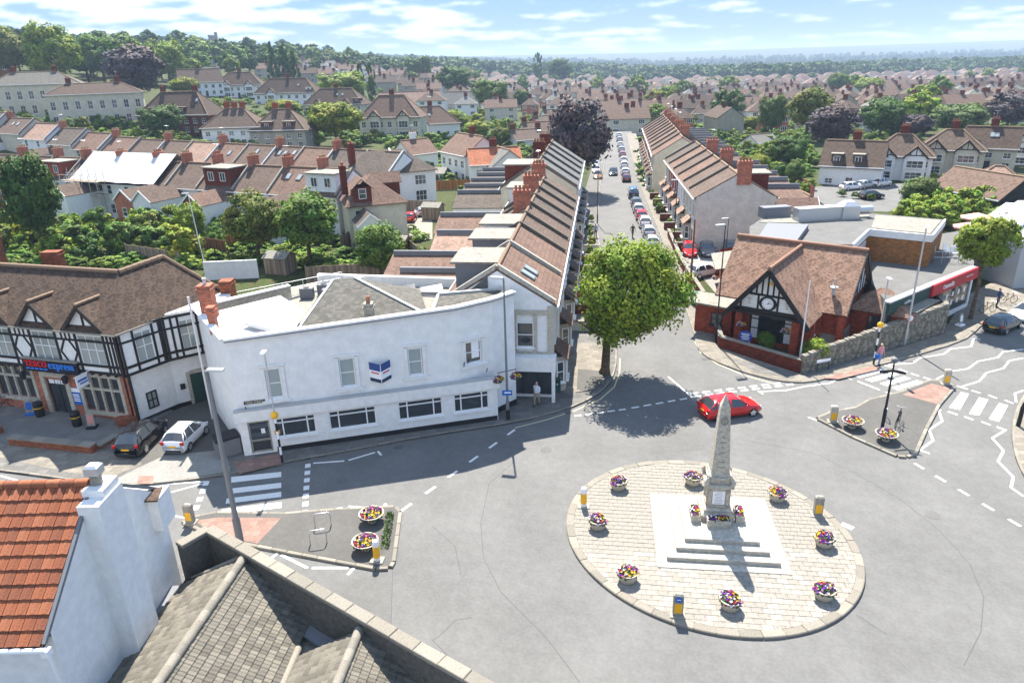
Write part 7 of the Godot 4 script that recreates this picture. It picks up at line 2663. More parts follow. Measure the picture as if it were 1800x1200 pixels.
# ---------- detached and semi-detached houses, from their outline in the picture ----------
# left and right edge, foot, eaves and ridge in the picture; yaw in degrees (0: front square to the camera)
func phouse(xl: float, xr: float, yb: float, ye: float, yr: float, kind: String, wallm: String, roofm: String, yaw: float, label: String, o := {}) -> Node3D:
	var xm := (xl + xr) / 2
	var p := T(xm, yb)
	var k := (p - EYE).dot(axis_f) / FOCAL
	var w := (xr - xl) * k / maxf(0.6, cos(deg_to_rad(yaw)) + 0.25 * absf(sin(deg_to_rad(yaw))))
	var he := (yb - ye) * k * 1.03
	var d: float = o.get("d", clampf(w * 0.75, 7.0, 10.0))
	var hr := he + maxf(1.6, (ye - yr) * k - 0.0)
	hr = minf(hr, he + d * 0.55)
	var face := atan2(-p.x, -p.z) * 0.55 + deg_to_rad(yaw)
	p += V3(-sin(face), 0, -cos(face)) * d * 0.5
	p.y = land(p.x, p.z) - 0.3
	var t := thing("house", label, o.get("category", "house"), p, o.get("group", ""), true, face)
	var spec := []
	var two := he > 4.2
	var nw := clampi(int(w / 2.4), 2, 8)
	for i in nw:
		var u := w * (i + 0.5) / nw - 0.6
		if two: spec.append(["f", u, he * 0.56, 1.2, he * 0.24, 2, 2])
		if i == o.get("door", nw / 2): spec.append(["f", u + 0.1, 0.1, 1.0, minf(2.1, he * 0.42), 1, 1, "frame_black"])
		else: spec.append(["f", u, he * 0.14, 1.2, he * 0.25, 2, 2])
	for f in ["l", "r"]:
		spec.append([f, d * 0.4, he * (0.56 if two else 0.2), 0.9, he * 0.22, 1, 2])
	var b := MB.new()
	block(b, w, d, 0, he, hr - 0.1 if kind == "gable" else 0.0, holes_of(spec))
	put(t, "wall", b, M[wallm])
	fit_windows(t, spec, w, d)
	b = MB.new()
	if kind == "hip": roof_hip(b, w, d, he, hr, 0.45)
	else: roof_gable(b, w, d, he, hr, 0.4, 0.25)
	put(t, "roof", b, M[roofm])
	b = MB.new()
	var rx := w / 2 if kind == "gable" else maxf(0.1, (w - d) / 2)
	if kind == "hip":
		for s in [[-1, 1], [1, 1], [1, -1], [-1, -1]]:
			var sl := (hr - he) / (minf(w, d) / 2)
			ridge_run(b, V3(s[0] * rx, hr + 0.05, s[1] * maxf(0.0, (d - w) / 2)), V3(s[0] * (w / 2 + 0.45), he - 0.45 * sl + 0.06, s[1] * (d / 2 + 0.45)), 0.13)
	ridge_run(b, V3(-rx, hr + 0.05, 0), V3(rx, hr + 0.05, 0), 0.15)
	put(t, "ridge_tiles", b, M[o.get("ridge", "ridge")])
	b = MB.new()
	b.box(V3(0, he - 0.2, d / 2 + 0.42), V3(w + 0.6, 0.14, 0.1))
	put(t, "gutter", b, M.frame_white)
	var nc: int = o.get("chim", 1)
	for i in nc:
		var ce := minf(w * 0.42, rx * 0.9)
		var cx := 0.0 if nc == 1 else lerpf(-ce, ce, i / float(nc - 1))
		chimney(t, V3(cx, hr - 2.0, -0.4), hr + 1.3, 1.3, 0.7, o.get("chim_m", "brick_dark"), 3)
	for g in o.get("gables", 0):
		var n: int = o.gables
		var gx = (g - (n - 1) / 2.0) * w / maxf(n, 1) * (0.95 if n > 1 else 1.0)
		if n == 1: gx = -w * 0.22
		var gwid := minf(3.4, w * 0.34)
		front_gable(t, gx, d / 2, d / 2 + 0.7, gwid, 0, he, he + gwid * 0.5, 0.0, wallm, roofm, o.get("timber", true))
		for y in [he * 0.14, he * 0.56]:
			window(t, V3(gx, y + he * 0.13, d / 2 + 0.71), Vector3.BACK, gwid * 0.75, he * 0.27, 3, 2)
	for s in o.get("sky", []): skylight_on(t, s[0] * w, d, he, hr, s[1], 1.0)
	for q in o.get("dormer", []):
		box_dormer(t, q[0] * w, d / 2 - 0.8, he + 0.1, q[1], minf(1.6, hr - he), 2.6, q[2] if q.size() > 2 else wallm, 1)
	return t
func build_middle_houses() -> void:
	phouse(722, 775, 300, 268, 247, "gable", "white", "pan_rosy", 38, "white cottage with rosy roof and white chimney by the green summerhouse", {"d": 7.0, "chim_m": "white"})
	phouse(765, 830, 318, 268, 240, "gable", "white", "pan_rosy", -62, "tall white cottage wing with an arched window in its gable", {"d": 8.0})
	phouse(826, 872, 328, 290, 262, "gable", "white", "slate", -70, "white gabled house behind the orange-roofed one", {"d": 7.5, "chim": 0})
	phouse(828, 920, 330, 286, 263, "gable", "white", "pan_orange", 8, "white house with bright orange pantiled roof", {"chim": 1, "d": 7.0})
	phouse(632, 742, 247, 206, 172, "hip", "cream", "tile_rosy", -10, "pebble-dashed pair with twin timbered gables below the tall cypresses", {"gables": 2, "chim": 1})
	phouse(716, 812, 240, 217, 190, "hip", "white", "tile_rosy", 12, "white house with one timbered gable and a gabled dormer", {"gables": 1, "sky": [[-0.05, 0.5]]})
	phouse(668, 780, 195, 182, 163, "gable", "cream", "pan_pink", 10, "pale pink-roofed terrace behind the rosy pair", {"chim": 0})
	phouse(775, 835, 192, 180, 162, "gable", "grey_render", "slate", -12, "grey house with slate roof beside the small plum tree", {"chim": 0})
	var g := thing("summerhouse", "green painted garden summerhouse beside the white cottages", "summerhouse", T(767, 322), "", true, -0.3)
	var b := MB.new()
	block(b, 4.2, 3.0, 0, 2.2, 3.0)
	put(g, "wall", b, tint(lin(0.16, 0.30, 0.24)))
	b = MB.new()
	roof_gable(b, 4.2, 3.0, 2.2, 3.0, 0.3, 0.3)
	put(g, "roof", b, M.felt_pale)
	window(g, V3(-0.9, 1.3, 1.51), Vector3.BACK, 1.0, 1.2, 2, 2)
	door(g, V3(0.9, 0.1, 1.51), Vector3.BACK, 0.9, 1.9, "frame_white")
func build_hill_houses() -> void:
	phouse(5, 145, 208, 153, 134, "hip", "cream", "slate_pale", 6, "large cream villa with grey slate hipped roof on the hillside", {"chim": 2, "d": 11.0})
	phouse(102, 255, 226, 169, 153, "hip", "cream", "tile_dark", 8, "large cream villa with brown hipped roof and lean-to conservatory", {"chim": 2, "d": 10.0})
	phouse(240, 376, 236, 202, 160, "hip", "brick_dark", "tile_dark", -22, "dark red brick semi with half-hipped brown roofs and dormers", {"chim": 2, "dormer": [[-0.28, 2.6, "brick_dark"], [0.12, 2.6, "brick_dark"]], "sky": [[0.3, 0.6]]})
	phouse(358, 462, 258, 224, 195, "hip", "white_old", "tile_brown", -10, "white house with scaffolded eaves and three red chimneys", {"chim": 3, "chim_m": "brick_red"})
	phouse(440, 542, 262, 228, 196, "hip", "pebbledash", "tile_brown", -14, "grey pebbledash house with tile-hung dormers and red chimney", {"chim": 2, "chim_m": "brick_red", "dormer": [[-0.2, 2.8, "brick_dark"], [0.2, 2.8, "brick_dark"]]})
	phouse(322, 395, 170, 146, 125, "gable", "white", "tile_brown", 16, "white gabled house with brown roof beside the copper beech", {"gables": 1})
	phouse(380, 462, 172, 150, 130, "hip", "white", "tile_dark", -6, "black and white half-timbered semi on the slope", {"gables": 2})
	phouse(446, 560, 186, 163, 140, "hip", "white", "tile_dark", -14, "white semi with timbered gable and big brown hipped roof", {"gables": 1, "sky": [[0.2, 0.5]], "dormer": [[0.38, 2.2, "white"]]})
	phouse(530, 642, 206, 183, 158, "hip", "cream", "tile_dark", -16, "cream semi with twin gables, skylights and a brown dormer", {"gables": 2, "sky": [[0.05, 0.6], [0.14, 0.6]], "dormer": [[0.4, 2.6, "brick_dark"]]})
	phouse(-30, 18, 150, 106, 100, "hip", "brick_gold", "slate_pale", 0, "tall plain brick block among the hillside trees", {"chim": 0})
	phouse(152, 182, 120, 110, 100, "gable", "white", "slate", 20, "small white gabled house high among the trees", {"chim": 0})
	var row := [[322, 350, 124, 112, 104], [352, 385, 114, 104, 96], [388, 420, 122, 112, 104], [418, 455, 118, 108, 99], [456, 490, 122, 112, 103], [524, 545, 118, 108, 100], [560, 595, 128, 118, 108], [600, 640, 126, 116, 106], [640, 672, 128, 118, 110], [700, 730, 150, 140, 130], [735, 765, 148, 136, 128], [770, 800, 142, 130, 122], [690, 716, 140, 132, 124], [640, 690, 160, 150, 140], [610, 636, 146, 137, 128]]
	var c := 0
	for r in row:
		phouse(r[0], r[1], r[2], r[3], r[4], "hip" if c % 2 else "gable", ["white", "cream", "white", "pebbledash"][c % 4], ["tile_rosy", "tile_brown", "slate", "tile_dark"][c % 4], [-20, 10, 25, -5][c % 4], "%s suburban house with %s roof higher up the wooded hill" % [["white", "cream", "white", "grey"][c % 4], ["rosy", "brown", "slate", "dark"][c % 4]], {"chim": 1, "group": "houses higher up the wooded hill"})
		c += 1
	var p := T(378, 92)
	p.y = land(p.x, p.z)
	var k := (p - EYE).dot(axis_f) / FOCAL
	var t := thing("church_tower", "grey church tower with corner turret on the skyline", "tower", p, "", true, 0.2)
	var b := MB.new()
	var w := 13 * k
	var h := 26 * k
	b.box(V3(0, h / 2, 0), V3(w, h, w))
	put(t, "tower_wall", b, M.stone_grey)
	b = MB.new()
	for i in 12:
		var s := i % 3
		var f := i / 3
		b.box(Basis(Vector3.UP, f * PI / 2) * V3((s - 1) * w * 0.36, h + 0.6, w * 0.46), V3(w * 0.16, 1.3, w * 0.16))
	put(t, "battlements", b, M.stone_grey).set_meta("kind", "stuff")
	b = MB.new()
	b.lathe(V3(w * 0.42, 0, 0), [[w * 0.2, 0], [w * 0.2, h + 3.4], [w * 0.22, h + 3.6], [0, h + 4.2]], 8)
	put(t, "stair_turret", b, M.stone_grey)
	b = MB.new()
	b.bar(V3(-w * 0.2, h, 0), V3(-w * 0.2, h + 7, 0), 0.12)
	put(t, "flagpole", b, M.frame_white)
func build_right_houses() -> void:
	phouse(1440, 1542, 326, 290, 252, "gable", "white", "tile_dark", -16, "white house with dark gabled roof, small dormers and long porch", {"chim": 1, "dormer": [[-0.25, 1.7, "tile_brown"], [0.1, 1.7, "tile_brown"]], "d": 9.0})
	phouse(1525, 1628, 316, 272, 240, "hip", "white", "tile_brown", -14, "white and grey pair with hipped brown roof and twin bay gables", {"gables": 2})
	phouse(1612, 1716, 308, 262, 232, "hip", "cream", "tile_brown", -14, "cream pair with hipped roof and arched porches beside the yellow hedge", {"gables": 2})
	phouse(1690, 1775, 298, 258, 226, "gable", "cream", "tile_dark", -16, "cream house with dark gabled roof, twin skylights and arched window", {"gables": 1, "sky": [[0.0, 0.6], [0.08, 0.6]]})
	phouse(1765, 1860, 290, 250, 220, "hip", "white", "tile_brown", -14, "white bay-fronted house at the end of the cream row", {"gables": 2})
	phouse(1328, 1372, 264, 248, 236, "gable", "white", "slate", 30, "low white bungalow with grey roof behind the street gardens", {"chim": 0, "d": 6.0})
	phouse(1700, 1800, 350, 325, 295, "hip", "cream", "pan_pink", -10, "cream bungalow with pink hipped roof and gabled dormer", {"chim": 0, "gables": 1, "timber": false})
	phouse(1660, 1720, 336, 322, 312, "hip", "cream", "pan_pink", -10, "pink-roofed wing of the bungalow beside the black barn", {"chim": 0})
	phouse(1636, 1742, 362, 335, 302, "gable", "timber_black", "tile_rosy", -58, "black-boarded barn with rosy tiled roof", {"chim": 0, "category": "barn", "d": 7.5})
	phouse(1340, 1400, 372, 352, 335, "gable", "white", "pan_rosy", -80, "white outbuilding with rosy lean-to roof behind the blank gable", {"chim": 0, "d": 5.0})
	phouse(1225, 1268, 300, 276, 262, "gable", "white", "pan_rosy", 14, "white rear cottage with rosy roof behind the east terrace", {"chim": 1})
	phouse(1268, 1285, 232, 216, 206, "gable", "cream", "tile_brown", 10, "small cream house behind the street gardens", {"chim": 1, "group": "small houses behind the street gardens"})
	phouse(1215, 1262, 214, 198, 186, "hip", "cream", "tile_brown", 10, "cream hipped house in the trees behind the far east terrace", {"chim": 1})
	phouse(1500, 1552, 196, 180, 168, "hip", "cream", "tile_rosy", 5, "cream house with rosy roof showing above the plum trees", {"chim": 1})
	phouse(1585, 1650, 206, 190, 186, "hip", "white", "slate_pale", 0, "long flat white building among the eastern trees", {"chim": 0})
	phouse(1622, 1655, 192, 180, 172, "gable", "white", "pan_orange", 10, "white house with orange roof above the eastern trees", {"chim": 0})
# ---------- trees ----------
# crown of many small leaves gathered in clumps; unit radius, from y = -1 to 1
func crown_mesh(sd: int, clumps: int, leaves: int, size: float, shape: String) -> ArrayMesh:
	var r := RandomNumberGenerator.new()
	r.seed = sd
	var b := MB.new()
	b.colored = true
	var cs := []
	var lobe := []
	for i in 7: lobe.append([V3(r.randfn(), r.randfn(), r.randfn()).normalized(), r.randf_range(0.55, 1.1)])
	for i in clumps:
		var dv := V3(r.randfn(), r.randfn() * 1.1, r.randfn()).normalized()
		var far := 0.86
		for l in lobe:
			var q: float = dv.dot(l[0])
			if q > 0.6: far = lerpf(far, l[1], (q - 0.6) / 0.4)
		var k := far * pow(r.randf_range(0.35, 1.0), 0.45) * 0.86
		var p := dv * k
		var rad := r.randf_range(0.13, 0.26)
		if shape == "column":
			p = V3(dv.x * 0.8, r.randf_range(-0.95, 0.95), dv.z * 0.8)
			var nar := sqrt(maxf(0.05, 1.0 - pow(absf(p.y), 2.6)))
			p.x *= nar
			p.z *= nar
			rad *= 0.8
		elif shape == "cone":
			var y := r.randf_range(-0.95, 0.95)
			var nar := (1.0 - y) * 0.46 + 0.06
			var a := r.randf() * TAU
			p = V3(cos(a) * nar, y, sin(a) * nar) * V3(sqrt(r.randf_range(0.4, 1)), 1, sqrt(r.randf_range(0.4, 1)))
			rad *= 0.75
		elif shape == "shrub" and p.y < -0.2: p.y *= 0.8
		cs.append([p, rad, r.randf_range(0.72, 1.25), r.randf_range(-0.12, 0.12)])
	for i in leaves:
		var c: Array = cs[i % clumps]
		var dv := V3(r.randfn(), r.randfn() + 0.25, r.randfn()).normalized()
		var p: Vector3 = c[0] + dv * c[1] * pow(r.randf(), 0.4)
		var out: Vector3 = (p.normalized() * 0.6 + dv * 0.7 + V3(0, 0.25, 0)).normalized()
		var n := (out + V3(r.randfn(), r.randfn(), r.randfn()) * 0.45).normalized()
		var u := n.cross(V3(r.randfn(), r.randfn(), r.randfn())).normalized() * size * r.randf_range(0.7, 1.3)
		var w := n.cross(u) * 0.62
		var k: float = c[2] * r.randf_range(0.8, 1.2)
		b.col = Color(0.078 * k * (1.0 + c[3] * 1.5), 0.128 * k, 0.024 * k * (1.0 - c[3]))
		var sn := (n + out).normalized()
		b.trin(p - u, p - w, p + u, sn, sn, sn)
		b.trin(p - u, p + u, p + w, sn, sn, sn)
	return b.mesh()
func trunk_mesh(sd: int, reach := 0.55, limbs := 6) -> ArrayMesh:
	var r := RandomNumberGenerator.new()
	r.seed = sd
	var b := MB.new()
	b.tube([Vector3.ZERO, V3(0.01, 0.06, 0), V3(0.02, 0.45, 0.01), V3(0.0, 0.8, 0.0), V3(0.02, 1.25, 0.02)], [0.085, 0.062, 0.05, 0.04, 0.012], 9)
	for i in limbs:
		var a := TAU * i / limbs + r.randf_range(-0.3, 0.3)
		var y := r.randf_range(0.48, 0.85)
		var e := V3(cos(a) * reach, y + r.randf_range(0.25, 0.5), sin(a) * reach)
		var m := V3(cos(a) * reach * 0.4, y + 0.12, sin(a) * reach * 0.4)
		b.tube([V3(0, y, 0), m, e], [0.028, 0.02, 0.006], 6)
	return b.mesh()
var crowns := {}
var occ := PackedVector2Array()
func tree_at(p: Vector3, wid: float, hgt: float, kind: String, leaf: String, label: String, group := "", called := "tree", trunk_share := 0.2) -> Node3D:
	if crowns.is_empty():
		for i in 3: crowns["mid%d" % i] = crown_mesh(11 + i, 110, 10000, 0.047, "round")
		for i in 3: crowns["far%d" % i] = crown_mesh(31 + i, 40, 1500, 0.12, "round")
		for i in 2: crowns["shrub%d" % i] = crown_mesh(51 + i, 36, 1900, 0.095, "shrub")
		crowns["column0"] = crown_mesh(61, 70, 3600, 0.07, "column")
		crowns["cone0"] = crown_mesh(71, 80, 4200, 0.07, "cone")
		crowns["hero0"] = crown_mesh(83, 170, 25000, 0.028, "round")
		crowns["topiary0"] = crown_mesh(91, 260, 7000, 0.05, "round")
		for i in 3: crowns["trunk%d" % i] = trunk_mesh(5 + i)
	var n := {"mid": 3, "far": 3, "shrub": 2}.get(kind, 1) as int
	var t := thing(called, label, "tree" if called.ends_with("tree") else "shrub", p, group, true, rnd(0, 6.28) if kind != "hero" else 0.6)
	var cr: Mesh = crowns["%s%d" % [kind, rng.randi() % n]]
	var base := hgt * trunk_share
	if kind == "shrub" or kind == "topiary": base = 0.0
	if kind == "column" or kind == "cone": base = hgt * 0.06
	var o := put_mesh(t, "crown" if base > 0.0 else "foliage", cr, M[leaf])
	var half := (hgt - base) / 2
	o.transform = Transform3D(Basis.from_scale(V3(wid * 0.6, half * 1.16, wid * 0.6)), V3(0, base + half * 1.1, 0))
	if base > 0.0:
		var tr := put_mesh(t, "trunk", crowns["trunk%d" % (rng.randi() % 3)], M.bark)
		var k := minf(wid, hgt) * (0.55 if kind != "column" else 0.4)
		tr.transform = Transform3D(Basis.from_scale(V3(k, base + half, k)), Vector3.ZERO)
	occ.append(Vector2(p.x, p.z))
	return t
# centre, foot, width and top in the picture
func ptree(px: float, yb: float, wpx: float, yt: float, kind: String, leaf: String, label: String, group := "", called := "tree") -> void:
	var p := T(px, yb)
	p.y = land(p.x, p.z) - 0.05
	var k := (p - EYE).dot(axis_f) / FOCAL
	tree_at(p, wpx * k, (yb - yt) * k * 1.03, kind, leaf, label, group, called)
func build_trees() -> void:
	var p := G(1063, 655, 0.11)
	var t := tree_at(p, 7.5, 9.7, "hero", "leaf_bright", "broad bright green street tree in a dark square pit by the kerb", "", "street_tree", 0.13)
	for c in t.get_children():
		if c.name == "crown": c.position += Basis(Vector3.UP, -t.rotation.y) * V3(1.55, 0, 0.5)
		else: c.transform = Transform3D(Basis.from_scale(V3(5.2, 5.6, 5.2)) , Vector3.ZERO)
	var L := [
		[82, 462, 98, 284, "mid", "leaf_dark", "tall dark leafy tree behind the half-timbered shop's roof"],
		[455, 458, 105, 345, "mid", "leaf_olive", "bushy olive-green tree beside the taller garden tree"],
		[546, 470, 128, 344, "mid", "leaf_green", "broad mid-green garden tree beside the cream end house"],
		[672, 492, 96, 396, "mid", "leaf_green", "dense rounded evergreen behind the slate-roofed shop"],
		[342, 428, 56, 360, "mid", "leaf_bright", "light garden tree behind the white lamp post"],
		[640, 418, 46, 372, "mid", "leaf_olive", "thin reddish-green tree below the tile-hung dormers"],
		[247, 186, 112, 90, "mid", "leaf_purple", "huge copper beech above the hillside villas"],
		[106, 162, 96, 56, "mid", "leaf_bright", "tall bright green tree above the slate villa"],
		[28, 152, 84, 62, "mid", "leaf_olive", "dull bronze tree by the plain brick block"],
		[185, 150, 80, 72, "mid", "leaf_green", "green tree between the bright tree and the copper beech"],
		[300, 150, 70, 80, "mid", "leaf_bright", "light green tree behind the copper beech"],
		[484, 152, 24, 90, "cone", "leaf_dark", "narrow dark cypress, first of the tall clump"],
		[503, 152, 30, 94, "cone", "leaf_dark", "broad dark cypress in the middle of the tall clump"],
		[520, 154, 26, 102, "cone", "leaf_dark", "shorter dark cypress ending the tall clump"],
		[655, 180, 17, 124, "column", "leaf_dark", "slim dark poplar above the twin-gabled pair"],
		[637, 170, 13, 122, "column", "leaf_dark", "slimmer dark poplar beside its taller neighbour"],
		[592, 258, 104, 186, "mid", "leaf_yellow", "golden yellow tree among the hillside houses"],
		[500, 212, 70, 178, "mid", "leaf_yellow", "small golden tree before the timbered semis"],
		[605, 184, 92, 132, "mid", "leaf_bright", "spreading light green tree behind the cream semi"],
		[326, 174, 56, 139, "mid", "leaf_yellow", "yellow-green tree beside the brick semi"],
		[290, 244, 76, 190, "mid", "leaf_dark", "dark green tree before the brick semi"],
		[797, 170, 64, 122, "mid", "leaf_dark", "dark rounded tree above the slate-roofed house"],
		[862, 200, 64, 145, "mid", "leaf_green", "round green tree in the middle gardens"],
		[917, 194, 36, 160, "mid", "leaf_dark", "small dark tree beside the round green one"],
		[946, 150, 16, 104, "column", "leaf_dark", "tall slim poplar over the far roofs"],
		[984, 148, 50, 108, "mid", "leaf_dark", "dark spreading tree beside the far poplar"],
		[740, 146, 48, 104, "mid", "leaf_dark", "dark tree over the far slate roofs"],
		[838, 250, 50, 215, "mid", "leaf_yellow", "pale gold tree beyond the white cottages"],
		[880, 262, 40, 225, "mid", "leaf_olive", "reddish-green tree beyond the orange roof"],
		[800, 236, 56, 198, "mid", "leaf_bright", "light green tree beside the white timbered house"],
		[1016, 338, 118, 188, "mid", "leaf_purple", "big copper beech leaning over the street"],
		[1152, 196, 44, 160, "mid", "leaf_yellow", "bright lime tree at the top of the street"],
		[1175, 190, 40, 154, "mid", "leaf_bright", "light green tree beside the lime one"],
		[1317, 234, 36, 206, "mid", "leaf_yellow", "bright yellow shrub tree in the street gardens"],
		[1356, 244, 50, 174, "mid", "leaf_silver", "pale willow beside the olive-brown tree"],
		[1415, 250, 88, 163, "mid", "leaf_olive", "large olive-brown tree above the white bungalow"],
		[1457, 270, 94, 190, "mid", "leaf_purple", "round dark copper beech by the white gabled house"],
		[1545, 246, 86, 180, "mid", "leaf_dark", "dull green tree between the two purple ones"],
		[1605, 250, 60, 204, "mid", "leaf_purple", "smaller dark red tree behind the hipped pair"],
		[1680, 240, 104, 188, "mid", "leaf_silver", "broad pale green tree behind the cream pair"],
		[1768, 232, 92, 168, "mid", "leaf_purple", "wide dark purple tree at the edge of the eastern row"],
		[1470, 170, 46, 131, "mid", "leaf_green", "round green tree over the eastern roofs"],
		[1527, 172, 56, 140, "mid", "leaf_bright", "spreading green tree over the eastern roofs, by the rosy roof"],
		[1710, 200, 40, 168, "mid", "leaf_bright", "small bright tree over the long flat white building"],
		[1382, 296, 66, 244, "mid", "leaf_dark", "dark green tree at the lane's end"],
		[1332, 316, 46, 274, "mid", "leaf_yellow", "yellow-green garden tree behind the blank gable"],
		[1610, 376, 70, 313, "mid", "leaf_silver", "silvery green tree beside the black barn"],
		[1395, 330, 34, 285, "mid", "leaf_silver", "thin silvery tree beside the grassy lane"],
		[1238, 205, 46, 178, "mid", "leaf_dark", "dark tree behind the far east terrace"],
		[1300, 200, 50, 165, "mid", "leaf_purple", "plum-coloured tree beside the pale willow"]]
	for q in L: ptree(q[0], q[1], q[2], q[3], q[4], q[5], q[6])
	p = G(1706, 560, 0.11)
	t = tree_at(p, 4.8, 8.6, "mid", "leaf_bright", "thin leaning street tree by the red shop sign", "", "street_tree", 0.5)
	for q in [[1785, 500, 60, 415], [1830, 490, 80, 395], [1860, 470, 110, 380]]: ptree(q[0], q[1], q[2], q[3], "mid", "leaf_green", "dense green tree shading the bicycles by the shops", "green trees shading the bicycles", "street_tree")
	tree_at(G(1346, 619), 1.35, 1.6, "topiary", "leaf_green", "clipped round dark bush before the clock hall window", "", "topiary_bush")
	tree_at(G(1430, 640), 2.0, 1.9, "topiary", "leaf_bright", "larger clipped bright bush at the garden wall's corner", "", "topiary_bush")
	for i in 150:
		var px := rnd(-60, 760)
		var lo := 152.0 - 0.03 * px
		var hi := 92.0 + 0.02 * px
		var yb := lerpf(hi, lo, pow(rng.randf(), 1.3))
		p = T(px, yb)
		if p.z < -1400: continue
		p.y = land(p.x, p.z)
		if near_taken(p, 9.0): continue
		var h := rnd(9, 17)
		tree_at(p, h * rnd(0.75, 1.15), h, "far", ["leaf_green", "leaf_dark", "leaf_dark", "leaf_bright", "leaf_green"][i % 5], "deciduous tree of the wooded hill below the church tower", "trees of the wooded hill", "hill_tree")
	for i in 150:
		var px := rnd(700, 1840)
		var yb := lerpf(118, 245 if px > 1130 else 175, pow(rng.randf(), 1.5))
		p = T(px, yb)
		if p.z < -1500 or p.z > -200: continue
		p.y = land(p.x, p.z)
		if near_taken(p, 9.0): continue
		var h := rnd(6, 14)
		tree_at(p, h * rnd(0.8, 1.2), h, "far", ["leaf_green", "leaf_dark", "leaf_green", "leaf_bright", "leaf_bright", "leaf_purple" if i % 3 == 0 else "leaf_green"][i % 6], "small garden tree among the distant suburban roofs", "trees of the distant suburb", "garden_tree")
	var far := MultiMesh.new()
	far.transform_format = MultiMesh.TRANSFORM_3D
	far.use_colors = true
	far.mesh = crown_mesh(99, 22, 260, 0.26, "round")
	var tr := []
	for i in 12000:
		var bb := rnd(-0.78, 0.80)
		var dd := 620.0 * pow(5.4, rng.randf())
		if bb > -0.12 and dd < 960: continue
		if i < 2600:
			bb = rnd(-0.1, 0.8)
			dd = rnd(1010, 1380) + 120.0 * sin(bb * 14.0)
		var x := bb * dd
		var h := rnd(8, 14) * (1.0 if dd < 2500 else 1.5) * (rnd(1.1, 1.7) if i < 2600 else 1.0)
		tr.append([Transform3D(Basis(Vector3.UP, rnd(0, 6)).scaled(V3(h * 0.62, h * 0.55, h * 0.62)), V3(x, land(x, -dd) + h * 0.45, -dd)), rnd(0.6, 1.1)])
	far.instance_count = tr.size()
	for i in tr.size():
		far.set_instance_transform(i, tr[i][0])
		far.set_instance_color(i, Color(tr[i][1], tr[i][1], tr[i][1]))
	var mi := MultiMeshInstance3D.new()
	mi.name = "distant_woodland"
	mi.multimesh = far
	mi.material_override = M.leaf_dark
	add_child(mi)
	mi.set_meta("kind", "stuff")
	mi.set_meta("label", "hazy far-off woods covering the hills and skyline")
	mi.set_meta("category", "woodland")
func near_taken(p: Vector3, r: float) -> bool:
	for q in occ:
		if q.distance_squared_to(Vector2(p.x, p.z)) < r * r: return true
	return false
